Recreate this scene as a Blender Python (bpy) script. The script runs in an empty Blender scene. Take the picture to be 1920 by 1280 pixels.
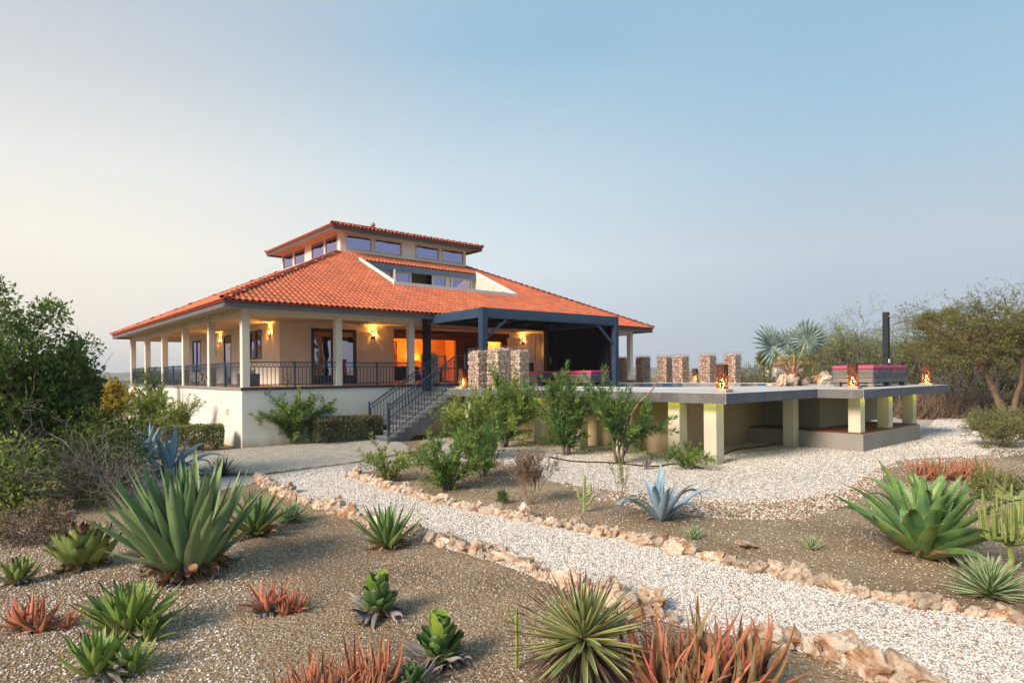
import bpy, bmesh, math, random
import numpy as np
from mathutils import Vector, Matrix, Euler, noise
R = math.radians
rnd = random.Random(7)
PI = math.pi
scene = bpy.context.scene
COL = scene.collection

# ------------------------------------------------------------------ camera
EYE = 2.6
F = 1170.0
ROLL = math.atan(.0085)
cam_d = bpy.data.cameras.new('camera')
cam = bpy.data.objects.new('camera', cam_d); COL.objects.link(cam)
cam_d.sensor_width = 36; cam_d.lens = 36 * F / 1920
cam_d.shift_y = 61.5 / 1920
cam_d.clip_start = .05; cam_d.clip_end = 20000
cam.matrix_world = Matrix.Translation((0, 0, EYE)) @ Matrix.Rotation(R(90), 4, 'X') @ Matrix.Rotation(-ROLL, 4, 'Z')
scene.camera = cam

# ------------------------------------------------------------------ sky, sun, exposure
SUN_EL, SUN_AZ = R(20.0), R(-135)          # azimuth measured from +Y towards +X
world = bpy.data.worlds.new('World'); scene.world = world; world.use_nodes = True
nt = world.node_tree; nt.nodes.clear()
def N(t, kind, **kw):
    n = t.nodes.new(kind)
    for k, v in kw.items(): setattr(n, k, v)
    return n
def L(t, a, b): t.links.new(a, b)
out = N(nt, 'ShaderNodeOutputWorld'); bg = N(nt, 'ShaderNodeBackground')
sky = N(nt, 'ShaderNodeTexSky'); sky.sky_type = 'NISHITA'; sky.sun_disc = False
sky.sun_elevation = SUN_EL; sky.sun_rotation = SUN_AZ; sky.altitude = 0
sky.air_density = 1.0; sky.dust_density = 1.5; sky.ozone_density = 2.0
tc = N(nt, 'ShaderNodeTexCoord'); sep = N(nt, 'ShaderNodeSeparateXYZ'); L(nt, tc.outputs['Generated'], sep.inputs[0])
# dusk gradient by height, warmer and brighter round the sun's side
def ramp(t, stops):
    n = N(t, 'ShaderNodeValToRGB'); e = n.color_ramp.elements
    while len(e) < len(stops): e.new(.5)
    for i, (p, c) in enumerate(stops):
        e[i].position = p; e[i].color = (*c[:3], 1)
    return n
def srgb(r, g, b):
    f = lambda c: (c / 255 / 12.92) if c <= 10 else ((c / 255 + .055) / 1.055) ** 2.4
    return (f(r), f(g), f(b))
zr = N(nt, 'ShaderNodeMath', operation='MAXIMUM'); L(nt, sep.outputs[2], zr.inputs[0]); zr.inputs[1].default_value = 0
cool = ramp(nt, [(0.0, srgb(160, 178, 198)), (.06, srgb(172, 187, 203)), (.17, srgb(188, 200, 211)), (.3, srgb(166, 197, 217)), (.46, srgb(143, 186, 212)), (1.0, srgb(140, 182, 212))])
warm = ramp(nt, [(0.0, srgb(240, 226, 214)), (.07, srgb(252, 240, 222)), (.17, srgb(253, 245, 228)), (.28, srgb(236, 236, 230)), (.4, srgb(205, 210, 214)), (.5, srgb(188, 198, 210)), (1.0, srgb(140, 182, 212))])
mid = ramp(nt, [(0.0, srgb(190, 202, 214)), (.07, srgb(205, 214, 222)), (.17, srgb(222, 232, 236)), (.3, srgb(200, 220, 230)), (.46, srgb(150, 190, 215)), (1.0, srgb(140, 182, 212))])
for c_ in (cool, warm, mid): L(nt, zr.outputs[0], c_.inputs[0])
# horizontal angle from the sun's side
dt = N(nt, 'ShaderNodeVectorMath', operation='DOT_PRODUCT')
dt.inputs[1].default_value = (math.sin(R(-58)), math.cos(R(-58)), 0)
nz = N(nt, 'ShaderNodeCombineXYZ'); L(nt, sep.outputs[0], nz.inputs[0]); L(nt, sep.outputs[1], nz.inputs[1])
nn = N(nt, 'ShaderNodeVectorMath', operation='NORMALIZE'); L(nt, nz.outputs[0], nn.inputs[0]); L(nt, nn.outputs[0], dt.inputs[0])
m1 = N(nt, 'ShaderNodeMapRange', interpolation_type='SMOOTHSTEP'); L(nt, dt.outputs['Value'], m1.inputs[0])
m1.inputs[1].default_value = .02; m1.inputs[2].default_value = .70
m2 = N(nt, 'ShaderNodeMapRange', interpolation_type='SMOOTHSTEP'); L(nt, dt.outputs['Value'], m2.inputs[0])
m2.inputs[1].default_value = .55; m2.inputs[2].default_value = .97
x1 = N(nt, 'ShaderNodeMix', data_type='RGBA'); L(nt, m1.outputs[0], x1.inputs[0]); L(nt, cool.outputs[0], x1.inputs[6]); L(nt, mid.outputs[0], x1.inputs[7])
x2 = N(nt, 'ShaderNodeMix', data_type='RGBA'); L(nt, m2.outputs[0], x2.inputs[0]); L(nt, x1.outputs[2], x2.inputs[6]); L(nt, warm.outputs[0], x2.inputs[7])
# soft uneven thin cloud
cn = N(nt, 'ShaderNodeTexNoise'); cn.inputs['Scale'].default_value = 2.3; cn.inputs['Detail'].default_value = 5; cn.inputs['Roughness'].default_value = .45
mp = N(nt, 'ShaderNodeMapping'); mp.inputs['Scale'].default_value = (1, 1, 3.2); mp.inputs['Rotation'].default_value = (.25, .1, .4)
L(nt, tc.outputs['Generated'], mp.inputs[0]); L(nt, mp.outputs[0], cn.inputs['Vector'])
cm = N(nt, 'ShaderNodeMapRange'); L(nt, cn.outputs['Fac'], cm.inputs[0]); cm.inputs[1].default_value = .3; cm.inputs[2].default_value = .75; cm.inputs[3].default_value = 0; cm.inputs[4].default_value = .12
x3 = N(nt, 'ShaderNodeMix', data_type='RGBA'); L(nt, cm.outputs[0], x3.inputs[0]); L(nt, x2.outputs[2], x3.inputs[6]); x3.inputs[7].default_value = (*srgb(214, 210, 218), 1)
# share of the physical sky (its own strength is about 0.1)
skys = N(nt, 'ShaderNodeMix', data_type='RGBA', blend_type='MULTIPLY'); skys.inputs[0].default_value = 1
L(nt, sky.outputs[0], skys.inputs[6]); skys.inputs[7].default_value = (.5, .5, .5, 1)
x4 = N(nt, 'ShaderNodeMix', data_type='RGBA'); x4.inputs[0].default_value = .06
sc10 = N(nt, 'ShaderNodeMix', data_type='RGBA', blend_type='MULTIPLY'); sc10.inputs[0].default_value = 1
L(nt, x3.outputs[2], sc10.inputs[6]); sc10.inputs[7].default_value = (6.15, 6.15, 6.15, 1); sc10.clamp_result = False
L(nt, sc10.outputs[2], x4.inputs[6]); L(nt, skys.outputs[2], x4.inputs[7])
L(nt, x4.outputs[2], bg.inputs[0]); bg.inputs[1].default_value = .1
L(nt, bg.outputs[0], out.inputs[0])

sun_d = bpy.data.lights.new('sun', 'SUN'); sun_d.energy = 3.3; sun_d.angle = R(20); sun_d.color = (1, .84, .68)
sun = bpy.data.objects.new('sun', sun_d); COL.objects.link(sun)
sd = Vector((math.sin(SUN_AZ) * math.cos(R(32)), math.cos(SUN_AZ) * math.cos(R(32)), math.sin(R(32))))
sun.rotation_euler = sd.to_track_quat('Z', 'Y').to_euler()
scene.view_settings.view_transform = 'Standard'; scene.view_settings.look = 'None'
scene.view_settings.exposure = .85; scene.view_settings.gamma = 1; scene.view_settings.use_curve_mapping = False
scene.render.engine = 'CYCLES'
scene.cycles.use_denoising = True
scene.cycles.max_bounces = 6; scene.cycles.diffuse_bounces = 3; scene.cycles.glossy_bounces = 3
scene.cycles.transparent_max_bounces = 24; scene.cycles.caustics_reflective = False; scene.cycles.caustics_refractive = False
scene.cycles.sample_clamp_indirect = 6

# ------------------------------------------------------------------ materials
MATS = {}
def mat(name, col, col2=None, scale=3.0, rough=.75, bump=.0, bscale=None, metal=0., piece=0., spec=.35, detail=5, stretch=None, transl=0., island=0., emit=None, emit_s=0., coord='Object', lo=.35, hi=.65, stain=None, stain_s=.4, foot=None):
    """principled material, colour varied by noise (col..col2), per object (piece) and per mesh island (island)"""
    if name in MATS: return MATS[name]
    m = bpy.data.materials.new(name); m.use_nodes = True; t = m.node_tree; t.nodes.clear()
    o = N(t, 'ShaderNodeOutputMaterial'); p = N(t, 'ShaderNodeBsdfPrincipled')
    p.inputs['Roughness'].default_value = rough; p.inputs['Metallic'].default_value = metal
    p.inputs['Specular IOR Level'].default_value = spec
    col2 = col2 or tuple(c * .82 for c in col)
    tcn = N(t, 'ShaderNodeTexCoord'); mpn = N(t, 'ShaderNodeMapping')
    L(t, tcn.outputs[coord], mpn.inputs[0])
    if stretch: mpn.inputs['Scale'].default_value = stretch
    nz_ = N(t, 'ShaderNodeTexNoise'); nz_.inputs['Scale'].default_value = scale; nz_.inputs['Detail'].default_value = detail
    nz_.inputs['Roughness'].default_value = .6
    L(t, mpn.outputs[0], nz_.inputs['Vector'])
    mr = N(t, 'ShaderNodeMapRange'); L(t, nz_.outputs['Fac'], mr.inputs[0]); mr.inputs[1].default_value = lo; mr.inputs[2].default_value = hi
    mx = N(t, 'ShaderNodeMix', data_type='RGBA'); L(t, mr.outputs[0], mx.inputs[0])
    mx.inputs[6].default_value = (*col, 1); mx.inputs[7].default_value = (*col2, 1)
    last = mx.outputs[2]
    if piece or island:
        hs = N(t, 'ShaderNodeHueSaturation')
        if piece:
            oi = N(t, 'ShaderNodeObjectInfo'); src = oi.outputs['Random']; amt = piece
        else:
            g = N(t, 'ShaderNodeNewGeometry'); src = g.outputs['Random Per Island']; amt = island
        v_ = N(t, 'ShaderNodeMapRange'); L(t, src, v_.inputs[0]); v_.inputs[3].default_value = 1 - amt; v_.inputs[4].default_value = 1 + amt
        L(t, v_.outputs[0], hs.inputs['Value'])
        h_ = N(t, 'ShaderNodeMath', operation='MULTIPLY'); L(t, src, h_.inputs[0]); h_.inputs[1].default_value = 7.31
        h2 = N(t, 'ShaderNodeMath', operation='FRACT'); L(t, h_.outputs[0], h2.inputs[0])
        h3 = N(t, 'ShaderNodeMapRange'); L(t, h2.outputs[0], h3.inputs[0]); h3.inputs[3].default_value = .5 - amt * .04; h3.inputs[4].default_value = .5 + amt * .04
        L(t, h3.outputs[0], hs.inputs['Hue'])
        L(t, last, hs.inputs['Color']); last = hs.outputs[0]
    if stain:
        gp_ = N(t, 'ShaderNodeNewGeometry'); sn = N(t, 'ShaderNodeTexNoise'); sn.inputs['Scale'].default_value = stain_s; sn.inputs['Detail'].default_value = 8; sn.inputs['Roughness'].default_value = .68; L(t, gp_.outputs['Position'], sn.inputs['Vector'])
        sr = N(t, 'ShaderNodeMapRange'); L(t, sn.outputs['Fac'], sr.inputs[0]); sr.inputs[1].default_value = .46; sr.inputs[2].default_value = .68; sr.inputs[4].default_value = .62
        sx = N(t, 'ShaderNodeMix', data_type='RGBA'); L(t, sr.outputs[0], sx.inputs[0]); L(t, last, sx.inputs[6]); sx.inputs[7].default_value = (*stain, 1); last = sx.outputs[2]
    if foot:   # rain splash and dust along the foot of a wall, thin run marks above
        gp_ = N(t, 'ShaderNodeNewGeometry'); sz = N(t, 'ShaderNodeSeparateXYZ'); L(t, gp_.outputs['Position'], sz.inputs[0])
        sn = N(t, 'ShaderNodeTexNoise'); sn.inputs['Scale'].default_value = 2.2; sn.inputs['Detail'].default_value = 9; sn.inputs['Roughness'].default_value = .7
        mm = N(t, 'ShaderNodeMapping'); mm.inputs['Scale'].default_value = (1, 1, .35); L(t, gp_.outputs['Position'], mm.inputs[0]); L(t, mm.outputs[0], sn.inputs['Vector'])
        fz = N(t, 'ShaderNodeMapRange'); L(t, sz.outputs[2], fz.inputs[0]); fz.inputs[1].default_value = 0; fz.inputs[2].default_value = .55; fz.inputs[3].default_value = .42; fz.inputs[4].default_value = -.06
        fa = N(t, 'ShaderNodeMath', operation='ADD'); L(t, sn.outputs['Fac'], fa.inputs[0]); L(t, fz.outputs[0], fa.inputs[1])
        fr = N(t, 'ShaderNodeMapRange'); L(t, fa.outputs[0], fr.inputs[0]); fr.inputs[1].default_value = .56; fr.inputs[2].default_value = .95; fr.inputs[4].default_value = .9
        sx = N(t, 'ShaderNodeMix', data_type='RGBA'); L(t, fr.outputs[0], sx.inputs[0]); L(t, last, sx.inputs[6]); sx.inputs[7].default_value = (*foot, 1); last = sx.outputs[2]
    L(t, last, p.inputs['Base Color'])
    if bump:
        bn = N(t, 'ShaderNodeTexNoise'); bn.inputs['Scale'].default_value = bscale or scale * 6; bn.inputs['Detail'].default_value = 6
        L(t, mpn.outputs[0], bn.inputs['Vector'])
        bp = N(t, 'ShaderNodeBump'); bp.inputs['Strength'].default_value = bump; bp.inputs['Distance'].default_value = .02
        L(t, bn.outputs['Fac'], bp.inputs['Height']); L(t, bp.outputs[0], p.inputs['Normal'])
    if emit:
        p.inputs['Emission Color'].default_value = (*emit, 1); p.inputs['Emission Strength'].default_value = emit_s
    s = p.outputs[0]
    if transl:
        tr = N(t, 'ShaderNodeBsdfTranslucent'); L(t, last, tr.inputs[0])
        ms = N(t, 'ShaderNodeMixShader'); ms.inputs[0].default_value = transl
        L(t, s, ms.inputs[1]); L(t, tr.outputs[0], ms.inputs[2]); s = ms.outputs[0]
    L(t, s, o.inputs[0]); MATS[name] = m
    return m

def leaf_mat(name, base, tip, edge, rough=.5, transl=.12, stripe=None, tipat=.9, edgeat=.86, piece=.14, basal=None):
    """succulent leaf: UV x runs along the leaf, UV y across it"""
    if name in MATS: return MATS[name]
    m = bpy.data.materials.new(name); m.use_nodes = True; t = m.node_tree; t.nodes.clear()
    o = N(t, 'ShaderNodeOutputMaterial'); p = N(t, 'ShaderNodeBsdfPrincipled'); p.inputs['Roughness'].default_value = rough
    p.inputs['Specular IOR Level'].default_value = .35
    uvn = N(t, 'ShaderNodeUVMap'); sp = N(t, 'ShaderNodeSeparateXYZ'); L(t, uvn.outputs[0], sp.inputs[0])
    oi = N(t, 'ShaderNodeObjectInfo')
    tcn = N(t, 'ShaderNodeTexCoord')
    ad = N(t, 'ShaderNodeVectorMath', operation='ADD'); L(t, tcn.outputs['Object'], ad.inputs[0])
    rv = N(t, 'ShaderNodeCombineXYZ'); rm = N(t, 'ShaderNodeMath', operation='MULTIPLY'); L(t, oi.outputs['Random'], rm.inputs[0]); rm.inputs[1].default_value = 40
    L(t, rm.outputs[0], rv.inputs[0]); L(t, rv.outputs[0], ad.inputs[1])
    nz_ = N(t, 'ShaderNodeTexNoise'); nz_.inputs['Scale'].default_value = 5; nz_.inputs['Detail'].default_value = 6; L(t, ad.outputs[0], nz_.inputs['Vector'])
    ax = N(t, 'ShaderNodeMath', operation='SUBTRACT'); L(t, sp.outputs[1], ax.inputs[0]); ax.inputs[1].default_value = .5
    ab = N(t, 'ShaderNodeMath', operation='ABSOLUTE'); L(t, ax.outputs[0], ab.inputs[0])
    a2 = N(t, 'ShaderNodeMath', operation='MULTIPLY'); L(t, ab.outputs[0], a2.inputs[0]); a2.inputs[1].default_value = 2
    # base colour, cloudy
    c1 = N(t, 'ShaderNodeMix', data_type='RGBA')
    nr = N(t, 'ShaderNodeMapRange'); L(t, nz_.outputs['Fac'], nr.inputs[0]); nr.inputs[1].default_value = .35; nr.inputs[2].default_value = .7
    L(t, nr.outputs[0], c1.inputs[0]); c1.inputs[6].default_value = (*base, 1); c1.inputs[7].default_value = (*(basal or tuple(c * .72 for c in base)), 1)
    last = c1.outputs[2]
    if stripe:
        s1 = N(t, 'ShaderNodeMapRange'); L(t, a2.outputs[0], s1.inputs[0]); s1.inputs[1].default_value = stripe[1]; s1.inputs[2].default_value = stripe[1] + .12
        cs = N(t, 'ShaderNodeMix', data_type='RGBA'); L(t, s1.outputs[0], cs.inputs[0]); L(t, last, cs.inputs[6]); cs.inputs[7].default_value = (*stripe[0], 1)
        last = cs.outputs[2]
    # margin
    e1 = N(t, 'ShaderNodeMapRange'); L(t, a2.outputs[0], e1.inputs[0]); e1.inputs[1].default_value = edgeat; e1.inputs[2].default_value = min(1, edgeat + .12)
    ce = N(t, 'ShaderNodeMix', data_type='RGBA'); L(t, e1.outputs[0], ce.inputs[0]); L(t, last, ce.inputs[6]); ce.inputs[7].default_value = (*edge, 1); last = ce.outputs[2]
    # tip
    tn = N(t, 'ShaderNodeMath', operation='MULTIPLY_ADD'); L(t, nz_.outputs['Fac'], tn.inputs[0]); tn.inputs[1].default_value = .25; L(t, sp.outputs[0], tn.inputs[2])
    t1 = N(t, 'ShaderNodeMapRange'); L(t, tn.outputs[0], t1.inputs[0]); t1.inputs[1].default_value = tipat + .1; t1.inputs[2].default_value = tipat + .2
    ct = N(t, 'ShaderNodeMix', data_type='RGBA'); L(t, t1.outputs[0], ct.inputs[0]); L(t, last, ct.inputs[6]); ct.inputs[7].default_value = (*tip, 1); last = ct.outputs[2]
    hs = N(t, 'ShaderNodeHueSaturation'); v_ = N(t, 'ShaderNodeMapRange'); L(t, oi.outputs['Random'], v_.inputs[0]); v_.inputs[3].default_value = 1 - piece; v_.inputs[4].default_value = 1 + piece
    L(t, v_.outputs[0], hs.inputs['Value']); L(t, last, hs.inputs['Color'])
    h3 = N(t, 'ShaderNodeMapRange'); L(t, oi.outputs['Random'], h3.inputs[0]); h3.inputs[3].default_value = .515; h3.inputs[4].default_value = .485; L(t, h3.outputs[0], hs.inputs['Hue'])
    L(t, hs.outputs[0], p.inputs['Base Color'])
    # fine relief: long fibres and pores
    mpn = N(t, 'ShaderNodeMapping'); mpn.inputs['Scale'].default_value = (3, 40, 1); L(t, uvn.outputs[0], mpn.inputs[0])
    bn = N(t, 'ShaderNodeTexNoise'); bn.inputs['Scale'].default_value = 1.5; bn.inputs['Detail'].default_value = 4; L(t, mpn.outputs[0], bn.inputs['Vector'])
    bp = N(t, 'ShaderNodeBump'); bp.inputs['Strength'].default_value = .25; bp.inputs['Distance'].default_value = .006; L(t, bn.outputs['Fac'], bp.inputs['Height']); L(t, bp.outputs[0], p.inputs['Normal'])
    s2 = N(t, 'ShaderNodeTexNoise'); s2.inputs['Scale'].default_value = 13; s2.inputs['Detail'].default_value = 7; s2.inputs['Roughness'].default_value = .7; L(t, ad.outputs[0], s2.inputs['Vector'])
    s3 = N(t, 'ShaderNodeMapRange'); L(t, s2.outputs['Fac'], s3.inputs[0]); s3.inputs[1].default_value = .63; s3.inputs[2].default_value = .70; s3.inputs[4].default_value = .8
    s4 = N(t, 'ShaderNodeMix', data_type='RGBA'); L(t, s3.outputs[0], s4.inputs[0]); L(t, hs.outputs[0], s4.inputs[6]); s4.inputs[7].default_value = (base[0] * .8 + .10, base[1] * .5 + .06, base[2] * .4 + .03, 1)
    # dusty paler foot of the leaf
    s5 = N(t, 'ShaderNodeMapRange'); L(t, sp.outputs[0], s5.inputs[0]); s5.inputs[1].default_value = .28; s5.inputs[2].default_value = 0; s5.inputs[4].default_value = .45
    s6 = N(t, 'ShaderNodeMix', data_type='RGBA'); L(t, s5.outputs[0], s6.inputs[0]); L(t, s4.outputs[2], s6.inputs[6]); s6.inputs[7].default_value = (base[0] * 1.25 + .05, base[1] * 1.0 + .03, base[2] * .9 + .02, 1)
    L(t, s6.outputs[2], p.inputs['Base Color'])
    tr = N(t, 'ShaderNodeBsdfTranslucent'); L(t, hs.outputs[0], tr.inputs[0])
    ms = N(t, 'ShaderNodeMixShader'); ms.inputs[0].default_value = transl
    L(t, p.outputs[0], ms.inputs[1]); L(t, tr.outputs[0], ms.inputs[2]); L(t, ms.outputs[0], o.inputs[0]); MATS[name] = m
    return m

def glass(name, tint, interior=.5, rough=.02, blend=.25):
    if name in MATS: return MATS[name]
    m = bpy.data.materials.new(name); m.use_nodes = True; t = m.node_tree; t.nodes.clear()
    o = N(t, 'ShaderNodeOutputMaterial'); g = N(t, 'ShaderNodeBsdfGlossy'); g.inputs['Roughness'].default_value = rough; g.inputs[0].default_value = (*tint, 1)
    gn = N(t, 'ShaderNodeTexNoise'); gn.inputs['Scale'].default_value = .9; gn.inputs['Detail'].default_value = 2; gt = N(t, 'ShaderNodeTexCoord'); L(t, gt.outputs['Object'], gn.inputs['Vector']); gb = N(t, 'ShaderNodeBump'); gb.inputs['Strength'].default_value = .35; gb.inputs['Distance'].default_value = .06; L(t, gn.outputs['Fac'], gb.inputs['Height']); L(t, gb.outputs[0], g.inputs['Normal'])
    tr = N(t, 'ShaderNodeBsdfTransparent'); tr.inputs[0].default_value = (interior, interior, interior, 1)
    lw = N(t, 'ShaderNodeLayerWeight'); lw.inputs[0].default_value = blend
    mr = N(t, 'ShaderNodeMapRange'); L(t, lw.outputs['Fresnel'], mr.inputs[0]); mr.inputs[3].default_value = blend + .12; mr.inputs[4].default_value = .95
    ms = N(t, 'ShaderNodeMixShader'); L(t, mr.outputs[0], ms.inputs[0]); L(t, tr.outputs[0], ms.inputs[1]); L(t, g.outputs[0], ms.inputs[2])
    L(t, ms.outputs[0], o.inputs[0]); MATS[name] = m
    return m
def emitter(name, col, s):
    if name in MATS: return MATS[name]
    m = bpy.data.materials.new(name); m.use_nodes = True; t = m.node_tree; t.nodes.clear()
    o = N(t, 'ShaderNodeOutputMaterial'); e = N(t, 'ShaderNodeEmission'); e.inputs[0].default_value = (*col, 1); e.inputs[1].default_value = s
    L(t, e.outputs[0], o.inputs[0]); MATS[name] = m
    return m

# ------------------------------------------------------------------ helpers
A = R(40.7); CA, SA = math.cos(A), math.sin(A)
OX, OY = -9.744, 22.5                     # house corner; u runs along its front, v along its left side
def HW(u, v, z=0): return Vector((OX + u * CA - v * SA, OY + u * SA + v * CA, z))
def tag(o, label=None, cat=None, group=None, kind=None):
    if label: o['label'] = label
    if cat: o['category'] = cat
    if group: o['group'] = group
    if kind: o['kind'] = kind
    return o
OFF = {}
def thing(name, u, v, z, label, cat, group=None, house=True):
    """an Empty at the thing's base; children built in the same frame as (u, v, z)"""
    o = bpy.data.objects.new(name, None); COL.objects.link(o); o.empty_display_size = .3
    if house:
        o.location = HW(u, v, z); o.rotation_euler = (0, 0, A)
    else:
        o.location = (u, v, z)
    OFF[o.name] = Vector((u, v, z)); return tag(o, label, cat, group)
class MB:
    def __init__(s): s.v = []; s.f = []; s.m = []; s.uv = None
    def add(s, vs, fs, mi=0):
        b = len(s.v); s.v += [tuple(q) for q in vs]; s.f += [tuple(b + i for i in f) for f in fs]; s.m += [mi] * len(fs)
    def box(s, x0, x1, y0, y1, z0, z1, mi=0):
        if x0 > x1: x0, x1 = x1, x0
        if y0 > y1: y0, y1 = y1, y0
        if z0 > z1: z0, z1 = z1, z0
        s.add([(x0, y0, z0), (x1, y0, z0), (x1, y1, z0), (x0, y1, z0), (x0, y0, z1), (x1, y0, z1), (x1, y1, z1), (x0, y1, z1)],
              [(0, 3, 2, 1), (4, 5, 6, 7), (0, 1, 5, 4), (1, 2, 6, 5), (2, 3, 7, 6), (3, 0, 4, 7)], mi); return s
    def bar(s, a, b, w, h=None, up=(0, 0, 1), mi=0):
        """square bar from a to b"""
        a, b = Vector(a), Vector(b); h = h or w; d = (b - a).normalized(); up = Vector(up)
        if abs(d.dot(up)) > .98: up = Vector((1, 0, 0))
        sx = d.cross(up).normalized() * w / 2; sy = sx.cross(d).normalized() * h / 2
        vs = [p + q for p in (a, b) for q in (-sx - sy, sx - sy, sx + sy, -sx + sy)]
        s.add(vs, [(0, 3, 2, 1), (4, 5, 6, 7), (0, 1, 5, 4), (1, 2, 6, 5), (2, 3, 7, 6), (3, 0, 4, 7)], mi); return s
    def tube(s, pts, rad, n=6, mi=0, cap=True):
        pts = [Vector(p) for p in pts]; rad = rad if hasattr(rad, '__len__') else [rad] * len(pts)
        vs = []; fs = []; prev = None
        for i, p in enumerate(pts):
            d = (pts[min(i + 1, len(pts) - 1)] - pts[max(i - 1, 0)])
            d = d.normalized() if d.length > 1e-9 else Vector((0, 0, 1))
            if prev is None:
                up = Vector((0, 0, 1)) if abs(d.z) < .9 else Vector((1, 0, 0)); a = d.cross(up).normalized()
            else:
                a = (prev - d * prev.dot(d)); a = a.normalized() if a.length > 1e-6 else d.orthogonal().normalized()
            prev = a; b = d.cross(a)
            for k in range(n):
                t = 2 * PI * k / n; vs.append(p + (a * math.cos(t) + b * math.sin(t)) * rad[i])
        for i in range(len(pts) - 1):
            for k in range(n):
                k2 = (k + 1) % n; fs.append((i * n + k, i * n + k2, (i + 1) * n + k2, (i + 1) * n + k))
        if cap: fs.append(tuple(range(n - 1, -1, -1))); fs.append(tuple((len(pts) - 1) * n + k for k in range(n)))
        s.add(vs, fs, mi); return s
    def lathe(s, prof, c=(0, 0, 0), n=12, mi=0):
        vs = []; fs = []
        for r_, z in prof:
            for k in range(n):
                t = 2 * PI * k / n; vs.append((c[0] + r_ * math.cos(t), c[1] + r_ * math.sin(t), c[2] + z))
        for i in range(len(prof) - 1):
            for k in range(n):
                k2 = (k + 1) % n; fs.append((i * n + k, i * n + k2, (i + 1) * n + k2, (i + 1) * n + k))
        fs.append(tuple(range(n - 1, -1, -1))); fs.append(tuple((len(prof) - 1) * n + k for k in range(n)))
        s.add(vs, fs, mi); return s
    def prism(s, poly, z0, z1, mi=0):
        n = len(poly); vs = [(*p, z0) for p in poly] + [(*p, z1) for p in poly]
        s.add(vs, [tuple(range(n - 1, -1, -1)), tuple(range(n, 2 * n))] + [(i, (i + 1) % n, n + (i + 1) % n, n + i) for i in range(n)], mi); return s
    def mesh(s, name, off=Vector((0, 0, 0))):
        me = bpy.data.meshes.new(name); me.from_pydata([(x - off.x, y - off.y, z - off.z) for x, y, z in s.v], [], s.f)
        if any(s.m): me.polygons.foreach_set('material_index', s.m)
        return me
    def build(s, name, m, parent=None, smooth=False, bevel=0, label=None, kind=None, cat=None, group=None):
        off = OFF.get(parent.name, Vector((0, 0, 0))) if parent else Vector((0, 0, 0))
        me = s.mesh(name, off)
        for k in (m if isinstance(m, (list, tuple)) else [m]): me.materials.append(k)
        if smooth: me.shade_smooth()
        o = bpy.data.objects.new(name, me); COL.objects.link(o)
        if parent: o.parent = parent; OFF[o.name] = off
        if bevel:
            md = o.modifiers.new('bevel', 'BEVEL'); md.width = bevel; md.segments = 2; md.limit_method = 'ANGLE'
        return tag(o, label, cat, group, kind)
def inst(name, me, parent, loc, rot=(0, 0, 0), sc=(1, 1, 1), absolute=True):
    o = bpy.data.objects.new(name, me); COL.objects.link(o)
    off = OFF.get(parent.name, Vector((0, 0, 0))) if (parent and absolute) else Vector((0, 0, 0))
    o.location = Vector(loc) - off; o.rotation_euler = rot; o.scale = sc
    if parent: o.parent = parent
    if parent and absolute: OFF[o.name] = off
    return o
def copy_thing(root, loc, rotz=None, label=None, scale=None):
    r_ = root.copy(); COL.objects.link(r_); r_.location = loc
    if rotz is not None: r_.rotation_euler = (0, 0, rotz)
    if scale is not None: r_.scale = (scale, scale, scale) if not hasattr(scale, '__len__') else scale
    if label: r_['label'] = label
    for ch in list(root.children):
        c = ch.copy(); COL.objects.link(c); c.parent = r_
        for g in list(ch.children):
            d = g.copy(); COL.objects.link(d); d.parent = c
    return r_
def ray(px, py):
    dx, dy = px - 960, py - 701.5
    return ((dx * math.cos(ROLL) - dy * math.sin(ROLL)) / F, -(dx * math.sin(ROLL) + dy * math.cos(ROLL)) / F)
def gp(px, py, z=0.):
    """the point of the ground (or of the level z) that the photograph shows at px, py"""
    x, zz = ray(px, py); t = (z - EYE) / zz
    return Vector((x * t, t, z))
def jit(s): return (rnd.random() - .5) * 2 * s

# colours
M_cream = mat('cream_plaster', (.84, .79, .70), (.77, .72, .63), scale=.6, rough=.9, bump=.12, bscale=60)
M_col = mat('column_paint', (.72, .67, .57), (.65, .60, .50), scale=.8, rough=.85, bump=.08, bscale=60)
M_grey = mat('grey_fascia_paint', (.145, .13, .135), (.11, .10, .105), scale=1.2, rough=.6, bump=.04)
M_navy = mat('navy_steel_paint', (.028, .062, .115), (.02, .045, .085), scale=2, rough=.45, metal=.1, spec=.5)
M_dark = mat('black_steel', (.011, .013, .017), (.008, .009, .012), scale=2, rough=.55)
M_tile = mat('terracotta_tile', (.64, .19, .088), (.53, .14, .065), scale=1.3, rough=.72, island=.13, bump=.15, bscale=30, stain=(.36, .12, .075), stain_s=.55)
M_tilep = mat('terracotta_tile_piece', (.64, .19, .088), (.53, .14, .065), scale=6, rough=.72, piece=.13, bump=.15, bscale=30, stain=(.36, .12, .075), stain_s=.55)
M_hip = mat('hip_tile_clay', (.36, .085, .045), (.27, .06, .035), scale=3, rough=.75, piece=.15)
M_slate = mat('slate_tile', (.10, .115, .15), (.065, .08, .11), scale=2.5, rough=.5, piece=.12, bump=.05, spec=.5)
M_slate_lit = mat('slate_tile_lit', (.16, .155, .15), (.11, .11, .11), scale=2.5, rough=.5, piece=.12, bump=.05, spec=.5)  # lighter copy of the slate; light on left-facing edges put into the colour
M_frame = mat('cream_window_frame', (.62, .56, .45), (.55, .5, .4), scale=1, rough=.6)
M_dframe = mat('grey_door_frame', (.085, .09, .10), (.065, .07, .08), scale=2, rough=.5)
M_glass = glass('window_glass', (.50, .47, .78), interior=.16, blend=.5)  # violet of the reflected dusk sky is put into the tint
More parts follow.
